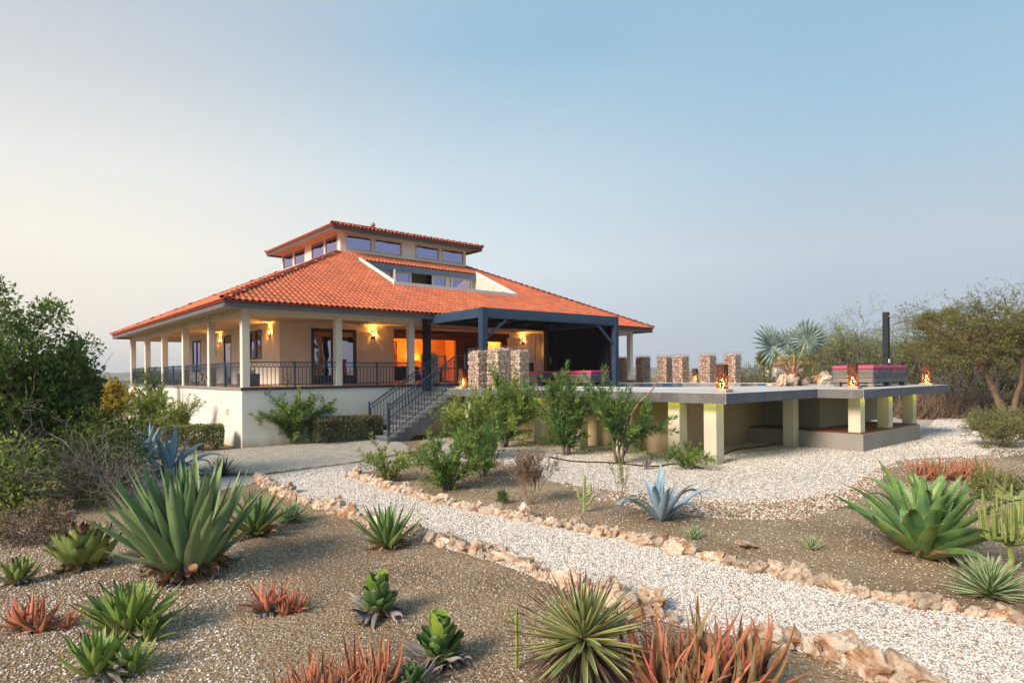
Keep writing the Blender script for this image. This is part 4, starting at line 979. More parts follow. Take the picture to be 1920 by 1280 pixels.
def wire_mesh(w, h):
    b = MB(); r_ = .005; H = h + .10; k = w / 2 + .012; n = 6
    for i in range(n + 1):
        a = -k + 2 * k * i / n
        for p, q in (((a, -k), (a, -k)), ((a, k), (a, k)), ((-k, a), (-k, a)), ((k, a), (k, a))): b.bar((*p, 0), (*q, H), r_)
    nh = int(H / .11)
    for j in range(nh + 1):
        z = H * j / nh
        for p, q in (((-k, -k), (k, -k)), ((k, -k), (k, k)), ((k, k), (-k, k)), ((-k, k), (-k, -k))): b.bar((*p, z), (*q, z), r_)
    me = b.mesh('wire_cage'); me.materials.append(M_wire); return me
gm = [gabion_mesh(.64, 1.5, s, M_gst) for s in (1, 2)] + [gabion_mesh(.66, 1.5, s, M_gst2) for s in (3, 4)]
wm = wire_mesh(.66, 1.5)
def gabion(u, v, k, label, group, rz=0, s=1):
    t = thing('gabion_pillar', u, v, 2.03, label, 'gabion', group); t.rotation_euler.z = A + rz; t.scale = (s, s, s)
    o = inst('stone_fill', gm[k], t, (0, 0, 0), absolute=False); o['kind'] = 'stuff'; inst('wire_cage', wm, t, (0, 0, 0), absolute=False)
    return t
gf = 'pale gabion pillars at the head of the stairs'
gabion(7.92, -3.75, 2, 'pale stone gabion right of the stair lantern, leftmost of three', gf)
gabion(8.3, -4.5, 3, 'pale stone gabion, middle and tallest looking of the three beside the pergola post', gf, 0, 1.05)
gabion(8.95, -4.9, 2, 'pale stone gabion, rightmost of the three, next to the left day bed', gf, .2)
g_ = gabion(8.3, .38, 2, 'pale stone gabion behind the stair railings, next to the black post', gf, .1, .9); g_.location.z = 2.2
gr_ = 'brown gabion pillars along the far end of the deck'
for i, v in enumerate((2.03, .54, -1.05, -2.2, -3.97, -5.47)):
    gabion(24.0, v, i % 2, ['brown gabion just right of the pergola, partly behind the last veranda column', 'brown gabion right of the last veranda column, second in the far row', 'brown gabion, third from the pergola in the far row', 'brown gabion just left of the far lantern across the pool', 'brown gabion just right of the far lantern across the pool', 'brown gabion at the right end of the far row'][i], gr_, jit(.1), 1.04)

# ------------------------------------------------------------------ lanterns
def lantern(u, v, label, s=1.0, w=42):
    t = thing('lantern', u, v, 2.03, label, 'lantern', 'rusty perforated floor lanterns on the deck'); t.scale = (s, s, s); t.rotation_euler.z = A + R(4)
    def bo(name, m, *a, **k): b = MB(); b.box(*a); me = b.mesh(name); me.materials.append(m); return inst(name, me, t, (0, 0, 0), absolute=False)
    bo('stone_base', mat('rough_stone_base', (.42, .36, .30), (.33, .28, .24), scale=4, rough=.9, bump=.3), -.22, .22, -.22, .22, 0, .085)
    h = .80; w_ = .125
    for k, (p, q) in enumerate((((-w_, -w_), (w_, -w_)), ((w_, -w_), (w_, w_)), ((w_, w_), (-w_, w_)), ((-w_, w_), (-w_, -w_)))):
        b = MB(); b.add([(*p, .10), (*q, .10), (*q, h), (*p, h)], [(0, 1, 2, 3)]); me = b.mesh('steel_panel'); me.materials.append(M_perf); inst('steel_panel', me, t, (0, 0, 0), absolute=False)
    bo('lid', mat('rusty_steel', (.07, .028, .015), (.05, .02, .012), rough=.7), -w_ - .045, w_ + .045, -w_ - .045, w_ + .045, h + .02, h + .035)
    b = MB(); b.lathe([(.01, 0), (.065, .05), (.07, .11), (.04, .2), (.004, .28)], (0, 0, .13), 10); me = b.mesh('flame'); me.materials.append(M_flame); inst('flame', me, t, (0, 0, 0), absolute=False)
    o = plight('lantern_light', (0, 0, .34), (1, .52, .12), w, .03); o.parent = t
lantern(9.0, -13.75, 'lit rusty lantern on the front corner of the deck, left of the palm')
lantern(14.35, -15.25, 'lit rusty lantern in front of the pink cushioned day bed')
lantern(21.4, -15.35, 'lit rusty lantern at the far right corner of the deck')
lantern(23.9, -3.2, 'small looking lit lantern between two brown gabion pillars across the pool')
lantern(7.95, -2.6, 'lit lantern at the top of the stairs behind the shrubs', w=35)

# ------------------------------------------------------------------ day beds
M_wood = mat('weathered_grey_wood', (.25, .21, .17), (.13, .115, .10), scale=2.5, rough=.8, stretch=(1, 1, 9), piece=.15, bump=.25, bscale=20)
M_wood_shade = mat('shaded_grey_wood', (.13, .14, .17), (.07, .08, .10), scale=2.5, rough=.8, stretch=(1, 1, 9), piece=.15, bump=.25, bscale=20)  # darker copy of the plank wood; shade on front and back in the colour
M_pink = mat('pink_cushion_fabric', (.62, .075, .17), (.55, .06, .14), scale=2, rough=.9, bump=.08)
def daybed(u0, u1, v0, v1, label, ncush=2, along='u', h=.58, lab2=None):
    t = thing('day_bed', u0, v0, 2.03, label, 'day bed', 'wooden day beds with pink cushions'); z0 = 2.03
    for k in range(3):
        za, zb_ = z0 + .17 + k * (h - .17) / 3, z0 + .17 + (k + 1) * (h - .17) / 3 - .012
        for (x0, x1, y0, y1, m) in ((u0, u1, v0, v0 + .04, M_wood_shade), (u0, u1, v1 - .04, v1, M_wood_shade), (u0, u0 + .04, v0 + .042, v1 - .042, M_wood), (u1 - .04, u1, v0 + .042, v1 - .042, M_wood)):
            b = MB(); b.box(x0 + jit(.004), x1 + jit(.004), y0, y1, za, zb_); b.build('plank', m, t)
    nl_ = 3 if u1 - u0 > 2 else 2
    for i in range(nl_):
        for y in (v0 + .03, v1 - .25):
            x = u0 + .05 + (u1 - u0 - .36) * i / (nl_ - 1); b = MB(); b.box(x, x + .26, y, y + .2, z0, z0 + .17); b.build('leg', M_wood, t)
    b = MB(); b.box(u0 + .04, u1 - .04, v0 + .04, v1 - .04, z0 + h - .06, z0 + h - .02); b.build('base_board', M_wood, t)
    for k in range(ncush):
        b = MB()
        if along == 'u': b.box(u0 + .01 + k * (u1 - u0) / ncush, u0 - .01 + (k + 1) * (u1 - u0) / ncush, v0 + .01, v1 - .01, z0 + h, z0 + h + .13)
        else: b.box(u0 + .01, u1 - .01, v0 + .01 + k * (v1 - v0) / ncush, v0 - .01 + (k + 1) * (v1 - v0) / ncush, z0 + h, z0 + h + .13)
        c = b.build('cushion', M_pink, t, bevel=.03)
        b = MB(); x = u0 + .25 + k * (u1 - u0) / ncush; b.box(x, x + .025, v0 - .012, v0 - .004, z0 + h - .22, z0 + h + .02); b.build('tie', M_pink, c)
    return t
daybed(17.3, 20.9, -14.85, -13.4, 'weathered wooden day bed with pink cushions right of the palm', 2, h=.66)
daybed(12.75, 13.95, -1.95, -.75, 'dark day bed with pink cushion just right of the pale gabions', 2)
daybed(13.55, 14.85, -4.6, -2.5, 'dark wooden day bed with a long pink cushion against the black slatted wall', 2, along='v')
t = thing('back_cushion', 13.3, -1.0, 2.74, 'dark brown cushion standing on the left pergola day bed', 'cushion')
b = MB(); b.bar((12.85, -.9, 2.95), (13.45, -.9, 2.95), .15, .42); b.build('pad', M_sofa, t, bevel=.05)
# outdoor shower post
t = thing('outdoor_shower', 22.3, -13.6, 2.03, 'tall black outdoor shower post behind the day bed', 'shower')
b = MB(); b.box(22.18, 22.42, -13.72, -13.5, 2.03, 5.12); b.build('shower_post', mat('anthracite_post', (.022, .026, .034), (.016, .02, .026), rough=.6, spec=.25), t, bevel=.02)
b = MB(); b.box(22.16, 22.44, -13.74, -13.48, 3.28, 3.32); b.build('joint_band', M_dark, t)
b = MB(); b.bar((22.24, -13.73, 4.95), (22.24, -13.84, 4.93), .04); b.lathe([(.045, -.04), (.045, 0)], (22.24, -13.86, 4.92)); b.build('shower_head', M_wire, t)
b = MB(); b.lathe([(.03, 0), (.03, .03)], (22.24, -13.74, 3.05)); b.box(22.2, 22.28, -13.76, -13.72, 2.95, 3.12); b.build('tap', M_white, t)
# ------------------------------------------------------------------ stone edgings
M_lime = bpy.data.materials.new('coral_limestone'); M_lime.use_nodes = True; t_ = M_lime.node_tree; t_.nodes.clear()
o_ = N(t_, 'ShaderNodeOutputMaterial'); p_ = N(t_, 'ShaderNodeBsdfPrincipled'); p_.inputs['Roughness'].default_value = .92; p_.inputs['Specular IOR Level'].default_value = .2
tcx = N(t_, 'ShaderNodeTexCoord'); oi = N(t_, 'ShaderNodeObjectInfo'); rm = N(t_, 'ShaderNodeMath', operation='MULTIPLY'); rm.inputs[1].default_value = 60; L(t_, oi.outputs['Random'], rm.inputs[0])
ad = N(t_, 'ShaderNodeVectorMath', operation='ADD'); L(t_, tcx.outputs['Object'], ad.inputs[0]); L(t_, rm.outputs[0], ad.inputs[1])
n1 = N(t_, 'ShaderNodeTexNoise'); n1.inputs['Scale'].default_value = 1.1; n1.inputs['Detail'].default_value = 7; L(t_, ad.outputs[0], n1.inputs['Vector'])
r1 = ramp(t_, [(.34, (.38, .19, .10)), (.43, (.55, .36, .23)), (.52, (.64, .50, .38)), (.7, (.72, .63, .52))]); L(t_, n1.outputs['Fac'], r1.inputs[0])
n2 = N(t_, 'ShaderNodeTexNoise'); n2.inputs['Scale'].default_value = 4.5; n2.inputs['Detail'].default_value = 8; n2.inputs['Roughness'].default_value = .7; L(t_, ad.outputs[0], n2.inputs['Vector'])
r2 = ramp(t_, [(.36, (.42, .36, .31)), (.46, (1, 1, 1))]); L(t_, n2.outputs['Fac'], r2.inputs[0])
mx = N(t_, 'ShaderNodeMix', data_type='RGBA', blend_type='MULTIPLY'); mx.inputs[0].default_value = .85; L(t_, r1.outputs[0], mx.inputs[6]); L(t_, r2.outputs[0], mx.inputs[7])
hs = N(t_, 'ShaderNodeHueSaturation'); v_ = N(t_, 'ShaderNodeMapRange'); v_.inputs[3].default_value = .62; v_.inputs[4].default_value = 1.12; L(t_, oi.outputs['Random'], v_.inputs[0]); L(t_, v_.outputs[0], hs.inputs['Value']); L(t_, mx.outputs[2], hs.inputs['Color'])
L(t_, hs.outputs[0], p_.inputs['Base Color']); bp = N(t_, 'ShaderNodeBump'); bp.inputs['Strength'].default_value = .9; bp.inputs['Distance'].default_value = .03; L(t_, n2.outputs['Fac'], bp.inputs['Height']); L(t_, bp.outputs[0], p_.inputs['Normal']); L(t_, p_.outputs[0], o_.inputs[0])
def rock(name, seed, sub=3, amp=.45):
    bm = bmesh.new(); bmesh.ops.create_icosphere(bm, subdivisions=sub, radius=1); r0 = random.Random(seed); of = Vector((r0.random() * 90, r0.random() * 90, r0.random() * 9))
    # a few flat chips give broken faces
    cuts = [(Vector((r0.gauss(0, 1), r0.gauss(0, 1), r0.gauss(0, 1))).normalized(), .62 + r0.random() * .25) for _ in range(7)]
    for v in bm.verts:
        c = v.co.copy()
        for nrm, d in cuts:
            k = c.dot(nrm)
            if k > d: c -= nrm * (k - d) * .9
        c *= 1 + amp * noise.noise(c * 1.5 + of) + .34 * noise.noise(c * 3.4 + of) - .16 * abs(noise.noise(c * 8 + of)) + .08 * noise.noise(c * 14 + of)
        v.co = c
    me = bpy.data.meshes.new(name); bm.to_mesh(me); bm.free(); me.materials.append(M_lime); return me
rocks = [rock('stone', s) for s in range(10)]
def polyline(pts, step):
    out = []; acc = 0
    for a, c in zip(pts, pts[1:]):
        d = (c - a); ln = d.length; t = acc
        while t < ln: out.append((a + d * (t / ln), d.normalized())); t += step * (.85 + rnd.random() * .35)
        acc = t - ln
    return out
def edging(pix, label, size=.15, step=.25, two=True, sink=.24):
    pts = [gp(*p) for p in pix]; c = pts[0]
    t = thing('stone_edging', c.x, c.y, 0, label, 'stone edging', house=False)
    for p, d in polyline(pts, step):
        for k in range(2 if (two and rnd.random() < .28) else 1):
            s = size * (.7 + rnd.random() * .55); n = Vector((-d.y, d.x, 0))
            q = p + n * (jit(.05) + (k * .14)); an = math.atan2(d.y, d.x)
            inst('stone', rocks[rnd.randrange(10)], t, (q.x, q.y, s * sink * (.4 + 1.1 * rnd.random()) + (k * s * .45 if rnd.random() < .4 else 0)), (jit(.5), jit(.5), an + jit(.8)), (s * (.95 + rnd.random() * .6), s * (.62 + rnd.random() * .35), s * (.65 + rnd.random() * .4)))
    return t
edging([(655, 893), (700, 905), (760, 925), (830, 945), (900, 958), (960, 971), (1050, 988), (1150, 1007), (1250, 1028), (1350, 1056), (1450, 1078), (1550, 1100), (1650, 1122), (1750, 1142), (1830, 1154), (1960, 1175)],
       'long row of rough pinkish limestone blocks along the upper side of the gravel path', .145, .20)
edging([(482, 897), (510, 918), (560, 940), (620, 957), (690, 980), (780, 1003), (850, 1026), (920, 1046), (990, 1066), (1030, 1085), (1100, 1115), (1180, 1140), (1260, 1168)],
       'row of rough limestone blocks along the lower left side of the gravel path', .14, .20)
edging([(1465, 1205), (1520, 1225), (1580, 1245), (1650, 1262), (1720, 1278), (1800, 1300)],
       'short row of large limestone blocks at the bottom edge beside the rusty red aloes', .17, .235)
def loose_rock(px, py, s, label, k, sc=(1.3, .9, .7), z=0., hz=.4, rz=None):
    p = gp(px, py, z); t = inst('rock', rocks[k], None, (p.x, p.y, z + s * hz), (jit(.3), jit(.3), rz if rz is not None else rnd.random() * 6), (s * sc[0], s * sc[1], s * sc[2]))
    return tag(t, label, 'rock')
def deck_rock(u, v, s, label, k, sc=(1.3, .8, .75)):
    p = HW(u, v, 2.03); t = inst('rock', rocks[k], None, (p.x, p.y, 2.03 + s * sc[2] * .6), (jit(.3), jit(.3), jit(1)), (s * sc[0], s * sc[1], s * sc[2])); return tag(t, label, 'rock')
deck_rock(17.9, -11.55, .30, 'biggest pale coral rock at the left foot of the fan palm on the deck', 1, (1.9, .9, 1.0))
deck_rock(17.0, -11.6, .24, 'pointed pale coral rock at the far left of the palm rocks', 2, (1.0, .8, 1.4))
deck_rock(16.4, -11.4, .12, 'smallest pale rock lying alone left of the palm rocks at the pool rim', 3)
deck_rock(19.1, -11.5, .22, 'brownish coral rock at the right foot of the fan palm', 4, (1.5, .8, 1.0))
deck_rock(20.3, -11.9, .36, 'pale pitted coral rock between the palm and the day bed', 5, (1.5, .8, 1.05))
loose_rock(1405, 1022, .22, 'flat pale slab of rock lying alone in the upper soil bed', 6, (1.3, .8, .2), hz=.1)
loose_rock(1190, 1150, .19, 'pale boulder behind the yucca at the path edge', 7)
loose_rock(860, 1022, .12, 'grey brown pitted rock lying inside the lower stone row', 8)

# ------------------------------------------------------------------ pebbles
M_peb = mat('white_pebble', (.54, .50, .46), (.70, .66, .62), scale=2, rough=.85, piece=.42)
M_pebc = mat('cream_pebble', (.62, .52, .42), (.7, .6, .5), scale=2, rough=.85, piece=.25)
M_pebb = mat('brown_pebble', (.24, .14, .09), (.32, .2, .13), scale=2, rough=.85, piece=.4)
def pebble_ob(seed, m):
    me = stone_mesh('pebble', seed=seed, sub=1, flat=.6); me.materials.append(m); me.shade_smooth()
    return bpy.data.objects.new('pebble', me)
pcol = {}
for nm, lst in (('white_pebbles', [(1, M_peb), (2, M_peb), (3, M_peb), (4, M_pebc), (5, M_peb), (6, M_peb), (7, M_peb), (8, M_pebb)]), ('mixed_pebbles', [(1, M_peb), (2, M_pebc), (3, M_pebb), (4, M_peb), (5, M_pebc)]), ('brown_pebbles', [(1, M_pebb), (2, M_pebb), (3, M_pebc)])):
    c = bpy.data.collections.new(nm); pcol[nm] = c
    for s, m in lst: c.objects.link(pebble_ob(s, m))
def scatter(name, pts, z, dens, coll, smin, smax, seed=0, falloff=None, lowf=.12):
    """pebbles strewn over an area; geometry nodes instance them"""
    from mathutils.geometry import tessellate_polygon as tess
    V = [Vector((p[0], p[1], z)) for p in pts]; b = MB(); b.add(V, [tuple(t) for t in tess([V])])
    o = b.build(name, M_peb, kind='stuff')
    g = bpy.data.node_groups.new(name, 'GeometryNodeTree')
    g.interface.new_socket('Geometry', in_out='INPUT', socket_type='NodeSocketGeometry'); g.interface.new_socket('Geometry', in_out='OUTPUT', socket_type='NodeSocketGeometry')
    gi, go = g.nodes.new('NodeGroupInput'), g.nodes.new('NodeGroupOutput')
    d = g.nodes.new('GeometryNodeDistributePointsOnFaces'); d.distribute_method = 'RANDOM'; d.inputs['Density'].default_value = dens; d.inputs['Seed'].default_value = seed
    ci = g.nodes.new('GeometryNodeCollectionInfo'); ci.inputs['Collection'].default_value = pcol[coll]; ci.inputs['Separate Children'].default_value = True; ci.inputs['Reset Children'].default_value = True
    ip = g.nodes.new('GeometryNodeInstanceOnPoints'); ip.inputs['Pick Instance'].default_value = True
    rr = g.nodes.new('FunctionNodeRandomValue'); rr.data_type = 'FLOAT_VECTOR'; rr.inputs[0].default_value = (-.5, -.5, 0); rr.inputs[1].default_value = (.5, .5, 6.28)
    rs = g.nodes.new('FunctionNodeRandomValue'); rs.data_type = 'FLOAT'; rs.inputs[2].default_value = smin; rs.inputs[3].default_value = smax
    ri = g.nodes.new('FunctionNodeRandomValue'); ri.data_type = 'INT'; ri.inputs[4].default_value = 0; ri.inputs[5].default_value = 20
    lk = g.links.new
    lk(gi.outputs[0], d.inputs['Mesh']); lk(d.outputs['Points'], ip.inputs['Points']); lk(ci.outputs[0], ip.inputs['Instance']); lk(rr.outputs[0], ip.inputs['Rotation']); lk(rs.outputs[1], ip.inputs['Scale']); lk(ri.outputs[2], ip.inputs['Instance Index'])
    if falloff:
        n_ = g.nodes.new('ShaderNodeTexNoise'); n_.inputs['Scale'].default_value = falloff; n_.inputs['Detail'].default_value = 4
        mrr = g.nodes.new('ShaderNodeMapRange'); mrr.inputs[1].default_value = .42; mrr.inputs[2].default_value = .6; mrr.inputs[3].default_value = dens * lowf; mrr.inputs[4].default_value = dens
        lk(n_.outputs[0], mrr.inputs[0]); lk(mrr.outputs[0], d.inputs['Density'])
    jn = g.nodes.new('GeometryNodeJoinGeometry'); lk(ip.outputs[0], jn.inputs[0]); lk(jn.outputs[0], go.inputs[0])
    md = o.modifiers.new('scatter', 'NODES'); md.node_group = g; return o
def shrink_y(pts, ymax): return [p for p in pts if p[1] < ymax]
def subdivide_far(pix): return [gp(*p) for p in pix]
near_path = subdivide_far([(950, 971), (1050, 989), (1150, 1009), (1250, 1028), (1350, 1056), (1450, 1078), (1550, 1100), (1650, 1122), (1750, 1142), (1830, 1154), (1960, 1175), (2080, 1300), (1745, 1300), (1600, 1255), (1475, 1215), (1350, 1190), (1250, 1166), (1180, 1142), (1060, 1107), (1000, 1082), (930, 1054), (850, 1032)])
far_path = subdivide_far([(655, 889), (720, 912), (800, 937), (870, 954), (950, 971), (850, 1032), (760, 1002), (640, 967), (560, 938), (500, 910), (480, 895), (640, 874)])
scatter('path_pebbles', near_path, .01, 3600, 'white_pebbles', .005, .016, 1, falloff=1.1, lowf=.55)
scatter('path_pebbles_far', far_path, .01, 1300, 'white_pebbles', .008, .019, 2)
yard_near = [gp(*p) for p in ((662, 890), (760, 862), (900, 845), (1000, 848), (1200, 852), (1340, 858), (1480, 845), (1700, 840), (1855, 840), (1850, 852), (1690, 862), (1640, 880), (1585, 920), (1480, 940), (1400, 945), (1250, 938), (1130, 917), (1040, 905), (1005, 882), (900, 866), (820, 866), (730, 876))]
scatter('yard_pebbles', yard_near, .006, 620, 'white_pebbles', .008, .021, 3, falloff=.7, lowf=.5)
yard_far = [gp(*p) for p in ((1345, 858), (1480, 845), (1700, 840), (1870, 842), (1870, 826), (1855, 788), (1760, 779), (1742, 800), (1640, 835), (1500, 838))]
scatter('yard_pebbles_far', yard_far, .006, 260, 'white_pebbles', .012, .03, 13)
spill = [gp(*p) for p in ((1640, 884), (1700, 872), (1860, 860), (1930, 850), (1935, 790), (1870, 780), (1850, 792), (1866, 830), (1850, 848), (1690, 858), (1635, 872))]
scatter('spilt_pebbles', spill, .006, 120, 'white_pebbles', .010, .024, 14)
fore = [gp(*p) for p in ((-900, 1060), (-500, 1000), (-60, 1010), (120, 985), (330, 960), (480, 915), (560, 945), (690, 985), (780, 1008), (920, 1052), (1030, 1092), (1180, 1146), (1260, 1172), (1340, 1195), (1475, 1215), (1600, 1258), (1745, 1300), (1745, 1400), (-1100, 1420))]
scatter('soil_pebbles', fore, .004, 700, 'brown_pebbles', .003, .010, 4)
scatter('pale_pebbles', [gp(*p) for p in ((-420, 1120), (-260, 1035), (-60, 1000), (120, 985), (330, 960), (420, 1010), (520, 1060), (430, 1160), (520, 1300), (420, 1400), (-300, 1400), (-520, 1230))], .004, 560, 'white_pebbles', .005, .015, 5, falloff=1.1)
scatter('pale_pebbles_mid', [gp(*p) for p in ((520, 1060), (620, 960), (1030, 1092), (1240, 1172), (1100, 1400), (520, 1400), (430, 1160))], .004, 150, 'white_pebbles', .003, .011, 8, falloff=1.6)
upper = [gp(*p) for p in ((662, 893), (760, 923), (900, 956), (1050, 986), (1250, 1026), (1450, 1076), (1650, 1120), (1830, 1152), (1990, 1180), (1960, 870), (1850, 856), (1690, 866), (1640, 884), (1585, 922), (1480, 940), (1400, 945), (1250, 938), (1130, 917), (1040, 905), (1005, 884), (900, 868), (730, 878))]
scatter('bed_pebbles', upper, .004, 130, 'mixed_pebbles', .005, .013, 6)
rim = [gp(*p) for p in ((1040, 900), (1130, 910), (1250, 928), (1400, 935), (1480, 930), (1585, 912), (1640, 872), (1665, 890), (1600, 945), (1500, 975), (1380, 975), (1230, 960), (1110, 935))]
scatter('brown_rim_pebbles', rim, .006, 330, 'brown_pebbles', .012, .026, 7)
scatter('white_rim_pebbles', rim, .006, 200, 'white_pebbles', .010, .022, 9)
lit_ = bpy.data.collections.new('litter'); pcol['litter'] = lit_
for k_, c_ in enumerate(((.30, .19, .10), (.20, .12, .07), (.36, .26, .16))):
    m_ = mat('litter_leaf_%s' % ('tan', 'brown', 'straw')[k_], c_, rough=.9); b = MB(); b.add([(0, 0, .1), (1.2, .45 - k_ * .1, .35), (2.6 + k_, 0, .1), (1.2, -.45 + k_ * .1, .25)], [(0, 1, 2, 3)]); me_ = b.mesh('litter_leaf'); me_.materials.append(m_); lit_.objects.link(bpy.data.objects.new('litter_leaf', me_))
scatter('leaf_litter', fore, .01, 26, 'litter', .012, .032, 10, falloff=1.3)
scatter('leaf_litter', upper, .01, 26, 'litter', .014, .034, 11, falloff=1.3)
scatter('leaf_litter', near_path, .03, 7, 'litter', .012, .03, 12)
# irrigation hose
def hose(pix, label):
    pts = [gp(*p) + Vector((0, 0, .03)) for p in pix]; q = []
    for i in range(len(pts) - 1):
        p0, p1, p2, p3 = pts[max(0, i - 1)], pts[i], pts[i + 1], pts[min(len(pts) - 1, i + 2)]
        for s in range(6):
            t = s / 6; q.append(.5 * ((2 * p1) + (p2 - p0) * t + (2 * p0 - 5 * p1 + 4 * p2 - p3) * t * t + (3 * p1 - p0 - 3 * p2 + p3) * t ** 3))
    q.append(pts[-1]); b = MB(); b.tube(q, .02, 6); o = b.build('hose', M_dark, None, smooth=True); return tag(o, label, 'hose')
hose([(1030, 858), (1075, 866), (1130, 868), (1180, 872), (1225, 876), (1270, 871), (1320, 880)], 'black irrigation hose lying on the gravel below the left pillars')
hose([(1354, 854), (1380, 844), (1420, 839), (1445, 835), (1470, 826)], 'black hose running over the gravel to the foot of the grey plinth')
# ------------------------------------------------------------------ succulents
def leaf_mesh(name, m, Ln=1., w=.15, th=.03, bend=0., ch=.3, seg=8, base=.6, wide=.38, nx=4, tipdroop=0., twist=0., teeth=0, pw=.75):
    """fleshy leaf along +X; bend > 0 curls up towards the axis of the plant"""
    pts = []; x = z = 0; 
    for i in range(seg + 1):
        t = i / seg
        a = bend * t + tipdroop * max(0, t - .5) * 2 * max(0, t - .5) * 2
        if i: x += math.cos(a) * Ln / seg; z += math.sin(a) * Ln / seg
        if t < wide: wd = base + (1 - base) * math.sin(t / wide * PI / 2)
        else: wd = max(0, 1 - ((t - wide) / (1 - wide)) ** (1 / pw if pw else 1.3)) if pw < 1 else max(0, 1 - (t - wide) / (1 - wide))
        pts.append((x, z, a, max(wd, .02) * w / 2, t))
    V = []; UV = []
    for side in (0, 1):
        for (x, z, a, wd, t) in pts:
            for k in range(nx + 1):
                s = -1 + 2 * k / nx
                h = ch * wd * (s * s) * (1 - .3 * t) - side * (th * (1 - s * s) * (1 - t * .85) + (.0 if abs(s) == 1 else 0))
                tw = twist * t
                y = s * wd; y, h = y * math.cos(tw) - h * math.sin(tw), y * math.sin(tw) + h * math.cos(tw)
                V.append((x - math.sin(a) * h, y, z + math.cos(a) * h)); UV.append((t, k / nx))
    n = nx + 1; half = (seg + 1) * n; Fc = []
    for i in range(seg):
        for k in range(nx):
            q = (i * n + k, (i + 1) * n + k, (i + 1) * n + k + 1, i * n + k + 1)
            Fc.append(q); Fc.append(tuple(half + j for j in reversed(q)))
    if teeth:      # hooked spines along both margins
        for k, sg in ((0, -1), (nx, 1)):
            for j in range(teeth):
                u_ = (j + .6) / teeth * .86 * seg; i = int(u_); f = u_ - i; a_, b_ = Vector(V[i * n + k]), Vector(V[(i + 1) * n + k]); p_ = a_.lerp(b_, f); d_ = (b_ - a_).normalized()
                c_ = Vector(V[i * n + nx // 2]); o_ = (a_ - c_).normalized(); q_ = len(V); h_ = w * .075
                V += [tuple(p_ - d_ * h_ * .5), tuple(p_ + d_ * h_ * .5), tuple(p_ + o_ * h_ + d_ * h_ * .3)]; UV += [(u_ / seg, 1.0)] * 3; Fc.append((q_, q_ + 1, q_ + 2))
    me = bpy.data.meshes.new(name); me.from_pydata(V, [], Fc); me.materials.append(m); me.shade_smooth()
    ul = me.uv_layers.new(name='UVMap'); li = np.zeros(len(me.loops), dtype=np.int32); me.loops.foreach_get('vertex_index', li)
    ul.data.foreach_set('uv', np.array(UV)[li].ravel()); me['pts'] = 0
    return me
def rosette(t, meshes, n, e0=86, e1=8, pw=1.0, r0=.05, h0=.12, s0=.5, s1=1., name='leaf', je=6, jr=.25, jl=.1, z=0, off=(0, 0), az0=0, fgrow=2.2):
    for i in range(n):
        f = (i + .5) / n; az = az0 + i * R(137.508) + jit(.12); el = R(e0 + (e1 - e0) * f ** pw + jit(je))
        X = Vector((math.cos(el) * math.cos(az), math.cos(el) * math.sin(az), math.sin(el)))
        Z = Vector((-math.sin(el) * math.cos(az), -math.sin(el) * math.sin(az), math.cos(el))); Y = Z.cross(X)
        e = (Matrix((X, Y, Z)).transposed() @ Matrix.Rotation(jit(jr), 3, 'X')).to_euler()
        s = (s0 + (s1 - s0) * min(1, f * fgrow)) * (1 + jit(jl))
        p = Vector((off[0] + r0 * f * math.cos(az), off[1] + r0 * f * math.sin(az), z + h0 * (1 - f)))
        inst(name, meshes[rnd.randrange(len(meshes))], t, p, e, (s, s * (1 + jit(.08)), s), absolute=False)
M_dead = leaf_mat('dead_leaf', (.34, .21, .115), (.14, .10, .09), (.24, .15, .09), rough=.85, transl=.05, basal=(.19, .115, .07), piece=.35)
M_deadg = leaf_mat('bleached_dead_leaf', (.36, .31, .27), (.13, .13, .15), (.22, .19, .18), rough=.85, transl=.03, basal=(.16, .15, .16), piece=.35)
def dead_meshes(m, Ln, w):
    out = []
    for k in range(5):
        out.append(leaf_mesh('dead_leaf', m, Ln * (.8 + .1 * k), w, .008, bend=[-.9, .7, -.5, 1.3, -1.4][k], ch=[1.2, -1.0, 1.6, .8, -1.4][k], seg=8, twist=[1.2, -1.8, 2.4, -.9, 1.6][k], base=.8, wide=.4, tipdroop=[1.3, -1.8, 2.0, -1.2, 1.0][k]))
    return out
def skirt(t, meshes, n, r0, el=(-14, 12), z=.06, s=(.7, 1.1), az=None, off=(0, 0)):
    for i in range(n):
        a = rnd.random() * 2 * PI if az is None else az[0] + rnd.random() * (az[1] - az[0]); e = R(el[0] + rnd.random() * (el[1] - el[0]))
        X = Vector((math.cos(e) * math.cos(a), math.cos(e) * math.sin(a), math.sin(e))); Z = Vector((-math.sin(e) * math.cos(a), -math.sin(e) * math.sin(a), math.cos(e)))
        eu = (Matrix((X, Z.cross(X), Z)).transposed() @ Matrix.Rotation(jit(.8), 3, 'X')).to_euler(); k = s[0] + rnd.random() * (s[1] - s[0])
        inst('dead_leaf', meshes[rnd.randrange(len(meshes))], t, (off[0] + r0 * math.cos(a), off[1] + r0 * math.sin(a), z + rnd.random() * .05), eu, (k, k, k), absolute=False)
def plant(name, px, py, label, cat, group=None, z=0):
    p = gp(px, py, z); return thing(name, p.x, p.y, z, label, cat, group, house=False)
def core(t, r_, h, m, name='stem'):
    b = MB(); b.lathe([(r_ * .8, 0), (r_, h * .3), (r_ * .8, h * .8), (r_ * .2, h)], (0, 0, 0), 10); me = b.mesh(name); me.materials.append(m); me.shade_smooth(); return inst(name, me, t, (0, 0, 0), absolute=False)

